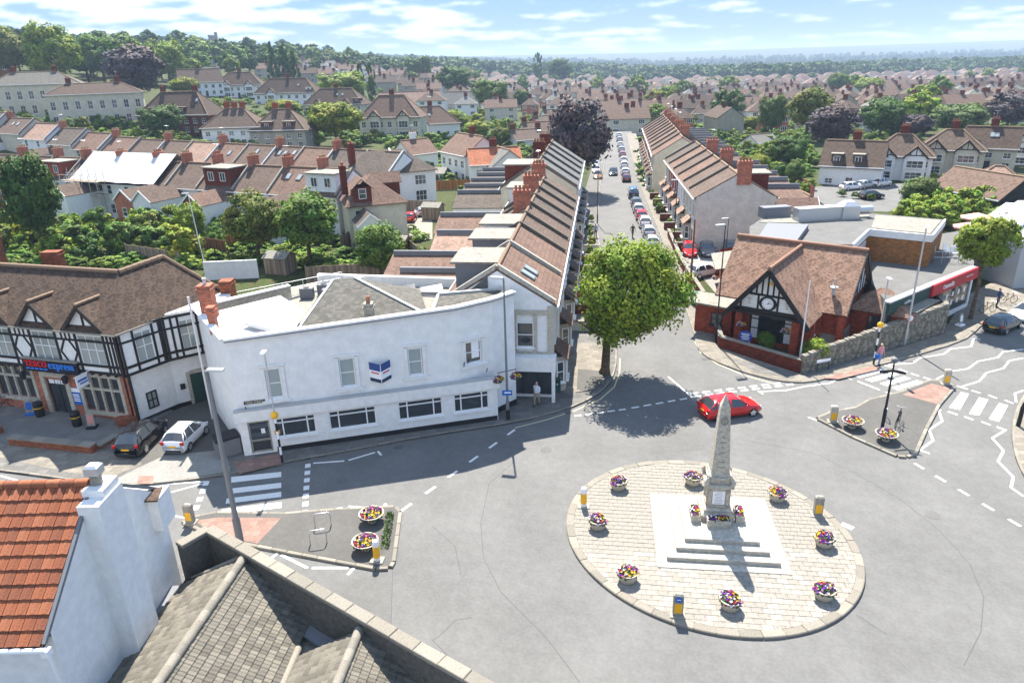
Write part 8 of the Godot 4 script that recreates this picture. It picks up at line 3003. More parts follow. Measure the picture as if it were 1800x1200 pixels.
# ---------- town beyond ----------
func build_far_town() -> void:
	var kinds := []
	var walls := ["white", "cream", "white", "pebbledash", "brick"]
	var roofs := ["tile_brown", "tile_rosy", "slate", "tile_dark", "pan_brown"]
	for i in 5:
		var t := thing("suburban_house", "", "house", Vector3.ZERO, "", true)
		var w := [12.0, 13.0, 9.0, 12.0, 6.5][i] as float
		var b := MB.new()
		block(b, w, 8.0, -1.5, 5.2, 7.8 if i % 2 else 0.0)
		put(t, "wall", b, M[walls[i]])
		b = MB.new()
		if i % 2: roof_gable(b, w, 8.0, 5.2, 7.9, 0.4, 0.2)
		else: roof_hip(b, w, 8.0, 5.2, 7.9, 0.4)
		put(t, "roof", b, M[roofs[i]])
		b = MB.new()
		b.box(V3(0, 8.2, -0.3), V3(1.4, 2.2, 0.7))
		put(t, "chimney", b, M.brick_dark)
		for x in [-0.3, 0.3]:
			for y in [1.4, 4.0]: window(t, V3(x * w, y, 4.01), Vector3.BACK, 1.8, 1.3, 3, 1, "frame_white", "glass", false, 0.09)
		kinds.append(t)
	var places := []
	var dd := 236.0
	var row := 0
	while dd < 1120.0:
		var sp := 13.5 + dd * 0.004
		var b0 := -0.30 if dd > 420 else (-0.10 if dd > 300 else 0.16)
		var x := b0 * dd
		while x < 0.80 * dd:
			var wob := 14.0 * sin(x * 0.013 + row * 1.7)
			var p := V3(x + rnd(-1.5, 1.5), 0, -dd + wob + rnd(-2, 2))
			x += sp * (1.0 if rng.randf() > 0.12 else 2.2)
			p.y = land(p.x, p.z)
			if rng.randf() < 0.10 + (0.2 if dd > 1100 else 0.0): continue
			if not near_taken(p, 13.0): places.append([p, rng.randi() % 5, (0.12 * cos(x * 0.013 + row * 1.7)) + (PI if row % 2 else 0.0) * 0.0 + rnd(-0.12, 0.12) + (PI / 2 if rng.randf() < 0.12 else 0.0)])
		dd *= 1.075
		row += 1
	var look := ["white hipped semi with brown roof", "cream gabled house with rosy roof", "white hipped house with slate roof", "pebbledashed gabled house with dark roof", "narrow brick house with brown roof"]
	var rest := []
	for i in places.size():
		var q: Array = places[i]
		if i < 280:
			var o := clone(kinds[q[1]], q[0], q[2], look[q[1]] + " in the suburb beyond", "houses of the suburb beyond")
			is_local[o] = true
			occ.append(Vector2(q[0].x, q[0].z))
		else: rest.append(q)
	for k in kinds: k.free()
	var b := MB.new()
	b.colored = true
	for s in [[0, 1], [1, 0]]: pass
	b.col = Color(0.70, 0.67, 0.60)
	block(b, 12.0, 8.0, -2.0, 5.2)
	b.col = Color(0.15, 0.108, 0.088)
	roof_hip(b, 12.0, 8.0, 5.2, 8.0, 0.4)
	var mm := MultiMesh.new()
	mm.transform_format = MultiMesh.TRANSFORM_3D
	mm.use_colors = true
	mm.mesh = b.mesh()
	mm.instance_count = rest.size()
	for i in rest.size():
		mm.set_instance_transform(i, Transform3D(Basis(Vector3.UP, rest[i][2]).scaled(V3(rnd(0.8, 1.3), rnd(0.9, 1.1), 1)), rest[i][0]))
		var k := rnd(0.75, 1.2)
		mm.set_instance_color(i, Color(k, k * rnd(0.9, 1.0), k * rnd(0.85, 1.0)))
	var mi := MultiMeshInstance3D.new()
	mi.name = "distant_town"
	mi.multimesh = mm
	mi.material_override = M.petals
	add_child(mi)
	mi.set_meta("kind", "stuff")
	mi.set_meta("label", "pale carpet of far-off houses below the hazy ridge")
	mi.set_meta("category", "town")
# ---------- gardens ----------
func build_gardens() -> void:
	var look := {"leaf_bright": "light green", "leaf_green": "mid-green", "leaf_yellow": "golden", "leaf_dark": "dark green", "leaf_olive": "bronze-green", "leaf_purple": "plum-coloured"}
	var mixes := ["leaf_bright", "leaf_green", "leaf_green", "leaf_yellow", "leaf_dark", "leaf_bright", "leaf_olive"]
	for z in [[0, 408, 330, 462, 48, 1.8, 4.2, "behind the half-timbered shop"], [330, 395, 440, 440, 14, 1.5, 3.0, "behind the white lamp post"], [20, 300, 560, 318, 10, 1.5, 2.6, "between the garden terraces"], [0, 214, 250, 246, 30, 2.4, 4.6, "below the hillside villas"], [250, 228, 700, 262, 18, 1.8, 3.6, "behind the rear garden terrace"], [560, 225, 720, 262, 16, 2.2, 4.2, "before the pebble-dashed pair"], [700, 240, 900, 262, 18, 2.2, 4.4, "beyond the white cottages"], [640, 200, 900, 245, 22, 2.5, 5.0, "in the middle gardens"], [700, 330, 830, 385, 10, 1.0, 2.2, "in the fenced back gardens"], [1250, 240, 1440, 330, 34, 1.8, 4.0, "behind the east terrace"], [1130, 200, 1420, 240, 26, 2.0, 4.0, "behind the far east terrace"], [1590, 372, 1700, 404, 18, 2.2, 4.0, "beside the flat-roofed parade"], [1690, 340, 1800, 380, 12, 2.0, 3.5, "before the pink bungalow"], [1400, 300, 1440, 345, 6, 1.2, 2.2, "along the grassy lane"], [320, 180, 640, 215, 18, 2.2, 4.2, "below the timbered semis"], [1430, 205, 1800, 250, 14, 2.4, 4.5, "behind the white and cream row"]]:
		for i in z[4]:
			var p := T(rnd(z[0], z[2]), rnd(z[1], z[3]))
			p.y = land(p.x, p.z)
			var lf: String = mixes[rng.randi() % 7]
			if z[7].begins_with("beside the flat"): lf = "leaf_bright"
			var s := rnd(z[5], z[6])
			tree_at(p, s * rnd(0.9, 1.4), s, "shrub", lf, "%s shrub %s" % [look[lf], z[7]], "shrubs %s" % z[7], "garden_shrub")
	var mm := MultiMesh.new()
	mm.transform_format = MultiMesh.TRANSFORM_3D
	mm.use_colors = true
	mm.mesh = crown_mesh(77, 24, 520, 0.16, "shrub")
	var tr := []
	for z in [[-20, 400, 560, 470, 420], [560, 400, 740, 480, 70], [-20, 205, 720, 262, 420], [700, 195, 960, 330, 330], [1130, 195, 1430, 330, 420], [1430, 200, 1800, 255, 160], [300, 130, 900, 200, 260], [20, 300, 560, 312, 60], [1590, 360, 1800, 405, 120]]:
		for i in z[4]:
			var p := T(rnd(z[0], z[2]), rnd(z[1], z[3]))
			var s := rnd(0.5, 1.3) * (1.0 if p.z > -130 else 1.6)
			p.y = land(p.x, p.z)
			tr.append([Transform3D(Basis(Vector3.UP, rnd(0, 6)).scaled(V3(s * 1.5, s * 0.7, s * 1.5)), p + V3(0, s * 0.4, 0)), rnd(0.6, 1.4), rnd(0.8, 1.3)])
	mm.instance_count = tr.size()
	for i in tr.size():
		mm.set_instance_transform(i, tr[i][0])
		mm.set_instance_color(i, Color(tr[i][1] * tr[i][2] * 1.2, tr[i][1] * 1.25, tr[i][1]))
	var gi := MultiMeshInstance3D.new()
	gi.name = "undergrowth"
	gi.multimesh = mm
	gi.material_override = M.leaf_green
	add_child(gi)
	gi.set_meta("kind", "stuff")
	gi.set_meta("label", "low green undergrowth filling the back gardens")
	gi.set_meta("category", "undergrowth")
	for i in 26:
		var west := i < 12
		var s := -46.0 - (i * 4.6 if west else (i - 12) * 4.8 + 36.0)
		var x := 2.65 + 0.133 * (-42.5 - s) + 1.5 if west else 21.1 + 0.11 * (-79.8 - s) - 1.6
		if west and i < 3: continue
		tree_at(V3(x + rnd(-0.3, 0.3), 0.05, s), rnd(0.8, 1.6), rnd(0.7, 1.5), "shrub", mixes[rng.randi() % 7], "small front garden shrub on the %s side of the street" % ("west" if west else "east"), "front garden shrubs", "garden_shrub")
	for h in [[1100, 212, 1122, 210, 1.6, "green hedge across the top of the street"], [1480, 345, 1530, 352, 1.2, "clipped hedge beside the car park"], [1640, 318, 1660, 322, 1.8, "golden hedge before the cream pair"]]:
		var a := T(h[0], h[1])
		var c := T(h[2], h[3])
		var t := thing("hedge", h[5], "hedge", a, "", true)
		var n := maxi(2, int(a.distance_to(c) / 1.2))
		for i in n:
			var o := put_mesh(t, "hedge_section", crowns["shrub%d" % (i % 2)], M["leaf_yellow" if h[5].begins_with("golden") else "leaf_green"])
			o.transform = Transform3D(Basis.from_scale(V3(1.0, h[4] / 2, 0.8)), a.lerp(c, i / (n - 1.0)) - a + V3(0, h[4] / 2, 0))
	for f in [[540, 498, 745, 488, 1.8, "boards", "weathered board fence behind the white shop's yard"], [225, 455, 320, 470, 1.8, "boards", "grey paling fence behind the half-timbered shop"], [690, 372, 770, 374, 1.8, "boards", "grey fence beside the parked white car"], [760, 334, 880, 330, 1.6, "boards_orange", "new orange-brown fence below the white cottages"], [400, 440, 470, 430, 1.8, "boards_orange", "orange fence panels behind the olive-green tree"], [330, 440, 400, 452, 2.0, "boards_brown", "red-brown fence beside the white lamp post"], [600, 440, 640, 420, 1.8, "boards", "grey fence beside the cream end house"], [735, 460, 700, 430, 1.8, "boards", "fence beside the green parasol"], [1370, 300, 1430, 352, 1.9, "brick_dark", "long brick wall beside the grassy lane"]]:
		var a := T(f[0], f[1])
		var c := T(f[2], f[3])
		var t := thing("garden_fence", f[6], "fence", a)
		var l := a.distance_to(c)
		var n := maxi(1, int(l / 1.83))
		for i in n:
			var b := MB.new()
			b.beam(a.lerp(c, i / float(n)) + V3(0, f[4] / 2, 0), a.lerp(c, (i + 0.96) / n) + V3(0, f[4] / 2, 0), 0.06, f[4])
			put(t, "fence_panel", b, M[f[5]])
			b = MB.new()
			var q := a.lerp(c, i / float(n))
			b.box(q + V3(0, f[4] / 2 + 0.05, 0), V3(0.11, f[4] + 0.1, 0.11))
			put(t, "fence_post", b, M.boards)
	for s in [[700, 448, "red-roofed garden shed beside the fence"], [495, 478, "grey-roofed shed behind the yard wall"], [762, 384, "double garage doors beside the parked white car"]]:
		var p := T(s[0], s[1])
		var t := thing("garden_shed", s[2], "shed", p, "", true, -0.3)
		var b := MB.new()
		block(b, 2.6, 2.2, 0, 1.9, 2.4)
		put(t, "wall", b, M.boards if s[0] != 700 else M.boards_brown)
		b = MB.new()
		roof_gable(b, 2.6, 2.2, 1.9, 2.4, 0.15, 0.15)
		put(t, "roof", b, M.felt_pale)
		door(t, V3(0, 0.05, 1.1), Vector3.BACK, 0.9 if s[0] != 762 else 2.2, 1.7, "boards", false)
	parasol(T(714, 478), 1.6, 2.2, lin(0.55, 0.62, 0.22), "pale green parasol in the back garden by the evergreen")
	var wl := thing("block_wall", "white painted block wall with wire posts behind the shop's yard", "wall", G(362, 492))
	var b2 := MB.new()
	b2.beam(G(362, 492) + V3(0, 1.0, 0), G(456, 488) + V3(0, 1.0, 0), 0.25, 2.0)
	put(wl, "body", b2, M.white_old)
	for i in 5:
		b2 = MB.new()
		var q := G(362, 492).lerp(G(456, 488), i / 4.0)
		b2.bar(q, q + V3(0, 3.4, 0), 0.04)
		put(wl, "post", b2, M.black)
	var y := setting("yard", "paved yards and the lane behind the terraces")
	for q in [[[1195, 440, 1260, 420, 1330, 425, 1330, 470, 1262, 520], "asphalt_pale"], [[1395, 330, 1470, 326, 1600, 322, 1620, 360, 1560, 372, 1420, 368, 1350, 372], "asphalt"], [[560, 470, 745, 470, 745, 500, 540, 505], "gravel"], [[650, 395, 760, 380, 760, 420, 640, 430], "gravel"]]:
		b2 = MB.new()
		b2.sheet(G2(q[0], -0.015))
		put(y, "surface", b2, M[q[1]])
# ---------- street furniture ----------
func part(t: Node3D, called: String, m: Material, f: Callable) -> MeshInstance3D:
	var b := MB.new()
	f.call(b)
	return put(t, called, b, m)
func lamp(px: float, py: float, h: float, label: String, lean := Vector3.ZERO, m := "pole_grey", head := 1, arm := Vector3(0, 0, 1), r := 0.09) -> Node3D:
	var t := thing("lamp_post", label, "lamp post", G(px, py, 0.05), "", true)
	part(t, "column", M[m], func(b): b.tube([Vector3.ZERO, V3(0, 1.3, 0), V3(0, 1.35, 0), V3(0, h, 0) + lean], [r * 1.35, r * 1.35, r, r * 0.6], 10))
	if head == 1:
		var e := V3(0, h, 0) + lean + arm * 0.5
		part(t, "lantern", M.lead_pale, func(b): b.bevel_box(e + V3(0, 0.05, 0), V3(0.28, 0.10, 0.75), 0.04, Basis.looking_at(arm, Vector3.UP)))
		part(t, "bracket", M[m], func(b): b.bar(V3(0, h, 0) + lean, e, 0.035))
	return t
func bollard(px: float, py: float, label: String, kind: int) -> void:
	var t := thing("bollard", label, "bollard", G(px, py, 0.12), "", true, -0.15)
	part(t, "foot", M.concrete, func(b): b.bevel_box(V3(0, 0.03, 0), V3(0.62, 0.06, 0.5), 0.02))
	if kind == 0:
		part(t, "post", M.plastic_white, func(b): b.lathe(Vector3.ZERO, [[0.15, 0.05], [0.15, 0.95], [0.13, 1.08], [0.06, 1.14], [0, 1.15]], 14))
		part(t, "yellow_panel", M.yellow, func(b): b.lathe(Vector3.ZERO, [[0.156, 0.22], [0.156, 0.8]], 14))
	else:
		part(t, "post", M.stone if kind == 2 else M.concrete, func(b): b.bevel_box(V3(0, 0.56, 0), V3(0.40, 1.05, 0.26), 0.06))
		part(t, "yellow_panel", M.yellow, func(b): b.box(V3(0, 0.42, 0.131), V3(0.30, 0.46, 0.012)))
	if kind == 3: part(t, "blue_disc", M.sign_blue, func(b): b.tube([V3(0, 0.86, 0.12), V3(0, 0.86, 0.145)], [0.14, 0.14], 16))
	if kind == 3: part(t, "white_arrow", M.plastic_white, func(b): b.box(V3(0, 0.86, 0.148), V3(0.16, 0.03, 0.008)))
func hoop(px: float, py: float, label: String, yaw := 0.0) -> void:
	var t := thing("cycle_hoop", label, "cycle stand", G(px, py, 0.12), "", true, yaw)
	part(t, "hoop", M.steel, func(b): b.tube([V3(-0.38, 0, 0), V3(-0.38, 0.6, 0), V3(-0.3, 0.76, 0), V3(0.3, 0.76, 0), V3(0.38, 0.6, 0), V3(0.38, 0, 0)], [0.03, 0.03, 0.03, 0.03, 0.03, 0.03], 8))
func bicycle(px: float, py: float, yaw: float, label: String, c := Color(0.03, 0.03, 0.035), y := 0.12) -> void:
	var t := thing("bicycle", label, "bicycle", G(px, py, y), "", true, yaw)
	for x in [-0.52, 0.52]:
		var w := part(t, "wheel", M.rubber, func(b):
			var pth := []
			var rad := []
			for i in 19:
				pth.append(V3(x + cos(TAU * i / 18) * 0.33, 0.34 + sin(TAU * i / 18) * 0.33, 0))
				rad.append(0.022)
			b.tube(pth, rad, 6))
		part(w, "spokes", M.steel, func(b):
			for i in 8: b.bar(V3(x, 0.34, 0), V3(x + cos(TAU * i / 8) * 0.32, 0.34 + sin(TAU * i / 8) * 0.32, 0), 0.004, 4))
	part(t, "frame", tint(c, 0.4), func(b):
		for s in [[-0.52, 0.34, -0.15, 0.82], [-0.52, 0.34, -0.05, 0.32], [-0.05, 0.32, -0.18, 0.88], [-0.15, 0.8, 0.36, 0.84], [-0.05, 0.32, 0.38, 0.76], [0.52, 0.34, 0.34, 0.98]]: b.bar(V3(s[0], s[1], 0), V3(s[2], s[3], 0), 0.02, 6))
	part(t, "saddle", M.black, func(b): b.ball(V3(-0.19, 0.92, 0), V3(0.14, 0.04, 0.07), 8))
	part(t, "handlebar", M.steel, func(b): b.tube([V3(0.42, 1.02, -0.26), V3(0.34, 1.0, 0), V3(0.42, 1.02, 0.26)], [0.016, 0.016, 0.016], 6))
func basket(p: Vector3, label: String) -> void:
	var t := thing("hanging_basket", label, "flower basket", p, "", true)
	part(t, "basket", M.soil, func(b): b.lathe(V3(0, -0.22, 0), [[0.0, 0], [0.18, 0.06], [0.26, 0.22], [0, 0.24]], 12))
	part(t, "flowers", M.petals, func(b): blooms(b, V3(0, 0.0, 0), 0.36, 0.36, 90, 0.22)).set_meta("kind", "stuff")
	part(t, "hanger", M.black, func(b): b.bar(Vector3.ZERO, V3(0, 0.5, 0), 0.012, 5))
func build_street_furniture() -> void:
	var l := lamp(893, 738, 9.2, "tall grey lamp post with hanging flower baskets and blue sign", V3(0, 0, 0), "pole_grey", 1, V3(-0.8, 0, -0.2), 0.085)
	part(l, "basket_arm", M.black, func(b): b.bar(V3(-0.55, 3.3, 0.15), V3(0.6, 3.42, -0.1), 0.025))
	part(l, "black_band", M.black, func(b): b.lathe(Vector3.ZERO, [[0.125, 0], [0.125, 0.75]], 10))
	part(l, "blue_sign", M.sign_blue, func(b): b.box(V3(0, 1.95, 0.14), V3(0.62, 0.34, 0.03)))
	part(l, "sign_print", M.plastic_white, func(b): b.box(V3(0.03, 1.97, 0.158), V3(0.4, 0.08, 0.006)))
	var q := G(893, 738)
	basket(q + V3(-0.5, 2.85, 0.15), "hanging basket of magenta flowers on the tall lamp post")
	basket(q + V3(0.56, 2.95, -0.1), "hanging basket of yellow and red flowers on the tall lamp post")
	lamp(422, 952, 8.9, "thick dark lamp post rising from the red tactile paving", Vector3.ZERO, "pole_grey", 1, V3(0.85, 0, 0.1), 0.13)
	lamp(1590, 606, 9.0, "tall pale grey post with round traffic sign by the stone wall", Vector3.ZERO, "galvanised", 0)
	q = G(1590, 606)
	var sg := thing("traffic_sign", "round red-rimmed sign on the tall pale post", "sign", q + V3(0, 2.2, 0.12), "", true)
	part(sg, "disc", M.sign_red, func(b): b.tube([Vector3.ZERO, V3(0, 0, 0.02)], [0.3, 0.3], 20))
	part(sg, "face", M.plastic_white, func(b): b.tube([V3(0, 0, 0.02), V3(0, 0, 0.03)], [0.23, 0.23], 20))
	for s in [[496, 812, 6.8, "striped zebra-crossing beacon and lamp before the white shop"], [1536, 640, 6.4, "striped zebra-crossing beacon and lamp beside the stone wall"]]:
		var at := G(s[0], s[1], 0.11)
		var t := thing("crossing_beacon", s[3], "beacon", at, "", true)
		part(t, "pole", M.galvanised, func(b): b.bar(V3(0, 2.9, 0), V3(0, s[2], 0), 0.045, 8))
		for i in 6: part(t, "pole_band", M.black if i % 2 == 0 else M.plastic_white, func(b): b.bar(V3(0, i * 0.5, 0), V3(0, i * 0.5 + 0.5, 0), 0.065, 10))
		part(t, "globe", M.yellow, func(b): b.ball(V3(0, 3.0, 0.02), V3(0.22, 0.22, 0.22), 14))
		part(t, "lantern", M.plastic_white, func(b): b.bevel_box(V3(0, s[2], 0.12), V3(0.24, 0.1, 0.5), 0.03))
	var bl := lamp(1551, 753, 4.3, "black fingerpost lamp on the triangular island", Vector3.ZERO, "black", 0, Vector3.ZERO, 0.075)
	part(bl, "globe", M.lead, func(b): b.ball(V3(0, 4.42, 0), V3(0.19, 0.17, 0.19), 12))
	for s in [[-0.8, 0.1], [0.55, 0.4]]: part(bl, "finger_sign", M.black, func(b): b.beam(V3(0, 3.75, 0), V3(s[0], 3.75, s[1]), 0.03, 0.16))
	lamp(1258, 603, 9.3, "slim dark lamp post at the clock hall's garden corner", Vector3.ZERO, "black", 1, V3(-0.8, 0, 0.2), 0.06)
	lamp(1213, 515, 7.0, "dark wooden pole beside the car park", Vector3.ZERO, "boards_brown", 0, Vector3.ZERO, 0.11)
	lamp(1274, 470, 5.2, "short lamp post behind the clock hall", Vector3.ZERO, "black", 1, V3(-0.8, 0, 0.2), 0.05)
	lamp(1050, 393, 8.0, "dark street lamp on the west footway of the street", Vector3.ZERO, "black", 1, V3(0.6, 0, 0), 0.06)
	lamp(1184, 440, 8.0, "dark street lamp on the east footway of the street", Vector3.ZERO, "black", 1, V3(-0.6, 0, 0), 0.06)
	lamp(1405, 640, 6.3, "white flagpole before the clock hall", Vector3.ZERO, "frame_white", 0, Vector3.ZERO, 0.05)
	lamp(361, 478, 8.6, "white lamp post behind the half-timbered shop", V3(-0.3, 0, 0), "frame_white", 1, V3(-0.6, 0, 0), 0.06)
	lamp(1790, 750, 1.6, "short black post on the paved corner", Vector3.ZERO, "black", 0, Vector3.ZERO, 0.09)
	bollard(1026, 890, "thin white and yellow bollard on the roundabout's rim", 0)
	bollard(663, 985, "white-topped yellow bollard at the tip of the long island", 0)
	bollard(1191, 1080, "bollard with blue arrow disc on the roundabout's rim", 3)
	bollard(1437, 905, "grey bollard with yellow panel on the roundabout's rim", 1)
	bollard(335, 918, "grey and yellow bollard half hidden by the white gable", 1)
	bollard(1464, 741, "yellow-fronted stone bollard at the tip of the triangular island", 2)
	bollard(1663, 675, "plain stone-coloured bollard beside the zebra crossing", 2)
	hoop(568, 925, "far cycle hoop of the pair on the long island", 0.2)
	hoop(560, 955, "near cycle hoop of the pair on the long island", 0.2)
	hoop(1556, 735, "cycle hoop beside the black fingerpost lamp", 1.2)
	bicycle(1578, 746, 0.9, "grey bicycle locked up on the triangular island")
	bicycle(1736, 549, 0.2, "dark bicycle leaning by the thin street tree", Color(0.03, 0.03, 0.035), 0.11)
	bicycle(1772, 533, 0.1, "second bicycle by the shops, beside the white car", Color(0.25, 0.03, 0.03), 0.11)
	bicycle(10, 716, 0.2, "bicycle parked under the supermarket's mullioned window", Color(0.05, 0.08, 0.2), 0.14)
	for s in [[71, 731, "black litter bin between the lantern and the doorway"], [136, 748, "black litter bin with gold bands right of the doorway steps".replace("right of", "beside")]]:
		var t := thing("litter_bin", s[2], "bin", G(s[0], s[1], 0.14), "", true)
		part(t, "body", M.black, func(b): b.lathe(Vector3.ZERO, [[0.26, 0], [0.29, 0.2], [0.29, 0.85], [0.3, 0.9], [0.22, 1.02], [0, 1.08]], 14))
		part(t, "band", M.yellow, func(b): b.lathe(Vector3.ZERO, [[0.295, 0.62], [0.295, 0.68]], 14))
	for s in [[54, 728, "blue and white pavement advertising board by the litter bin", "sign_blue", 0.3], [162, 752, "black pavement board with a pink poster by the brick wall", "black", 0.1], [1688, 572, "white pavement A-board beside the thin street tree", "plastic_white", 0.5]]:
		var t := thing("pavement_board", s[2], "sign", G(s[0], s[1], 0.13), "", true, s[4])
		part(t, "foot", M[s[3]], func(b): b.bevel_box(V3(0, 0.08, 0), V3(0.6, 0.16, 0.5), 0.04))
		part(t, "panel", M.concrete, func(b): b.box(V3(0, 0.6, 0), V3(0.46, 0.86, 0.05), Basis(Vector3.RIGHT, -0.12)))
		part(t, "poster", tint(lin(0.5, 0.22, 0.2)) if s[0] == 162 else M[s[3]], func(b): b.box(V3(0, 0.62, 0.03), V3(0.34, 0.5, 0.012), Basis(Vector3.RIGHT, -0.12)))
	var wb := thing("wheeled_bin", "large grey wheeled waste container against the white shop's flank", "bin", G(402, 798), "", true, 0.6)
	part(wb, "body", M.pole_grey, func(b): b.prism(PV([V3(-0.65, 0, 0.5), V3(0.65, 0, 0.5), V3(0.65, 0, -0.5), V3(-0.65, 0, -0.5)]), 0.12, 1.15))
	part(wb, "lid", M.black, func(b): b.bevel_box(V3(0, 1.22, 0), V3(1.4, 0.16, 1.1), 0.06))
	for s in [[-0.5, 0.4], [0.5, 0.4], [0.5, -0.4], [-0.5, -0.4]]: part(wb, "wheel", M.rubber, func(b): b.tube([V3(s[0] - 0.03, 0.09, s[1]), V3(s[0] + 0.03, 0.09, s[1])], [0.09, 0.09], 10))
	var gb := thing("litter_bin", "dark green litter bin by the glazed shop corner", "bin", G(978, 688, 0.11), "", true, 0.1)
	part(gb, "body", M.green_dark, func(b): b.bevel_box(V3(0, 0.55, 0), V3(0.5, 1.1, 0.5), 0.05))
	part(gb, "slot", M.black, func(b): b.box(V3(0, 0.85, 0.252), V3(0.34, 0.16, 0.01)))
	var uc := thing("utility_cabinet", "green utility cabinet beside the footway wall", "cabinet", G(1224, 535, 0.11), "", true, 0.3)
	part(uc, "body", tint(lin(0.05, 0.12, 0.07)), func(b): b.bevel_box(V3(0, 0.6, 0), V3(0.9, 1.2, 0.45), 0.04))
	part(uc, "door", M.green_dark, func(b): b.box(V3(0, 0.6, 0.23), V3(0.8, 1.0, 0.012)))
	var hs := thing("hall_sign", "shaped blue sign on posts in the clock hall's garden", "sign", G(1308, 618), "", true, -0.5)
	part(hs, "panel", tint(lin(0.03, 0.06, 0.30)), func(b): b.tube([V3(0, 1.25, 0), V3(0, 1.25, 0.05)], [0.48, 0.48], 10))
	for i in 4: part(hs, "lettering", M.plastic_white, func(b): b.box(V3(0, 1.45 - i * 0.14, 0.055), V3(0.6 - 0.1 * (i % 2), 0.06, 0.006)))
	for x in [-0.3, 0.3]: part(hs, "post", M.frame_white, func(b): b.bar(V3(x, 0, 0), V3(x, 1.1, 0), 0.035))
	var sp := thing("street_sign", "white street nameplate on legs before the stone wall", "sign", G(1446, 651, 0.11), "", true, 0.35)
	part(sp, "plate", M.plastic_white, func(b): b.box(V3(0, 0.75, 0), V3(1.2, 0.2, 0.03)))
	for x in [-0.5, 0.5]: part(sp, "leg", M.black, func(b): b.bar(V3(x, 0, 0), V3(x, 0.68, 0), 0.03))
	basket(G(1303, 570, 2.0), "hanging basket of magenta flowers by the clock hall's porch")
	basket(G(1381, 582, 1.9), "hanging basket of pink flowers by the clock hall's glazed front")
	basket(G(1258, 488, 1.8), "hanging basket on the outbuilding behind the hall")
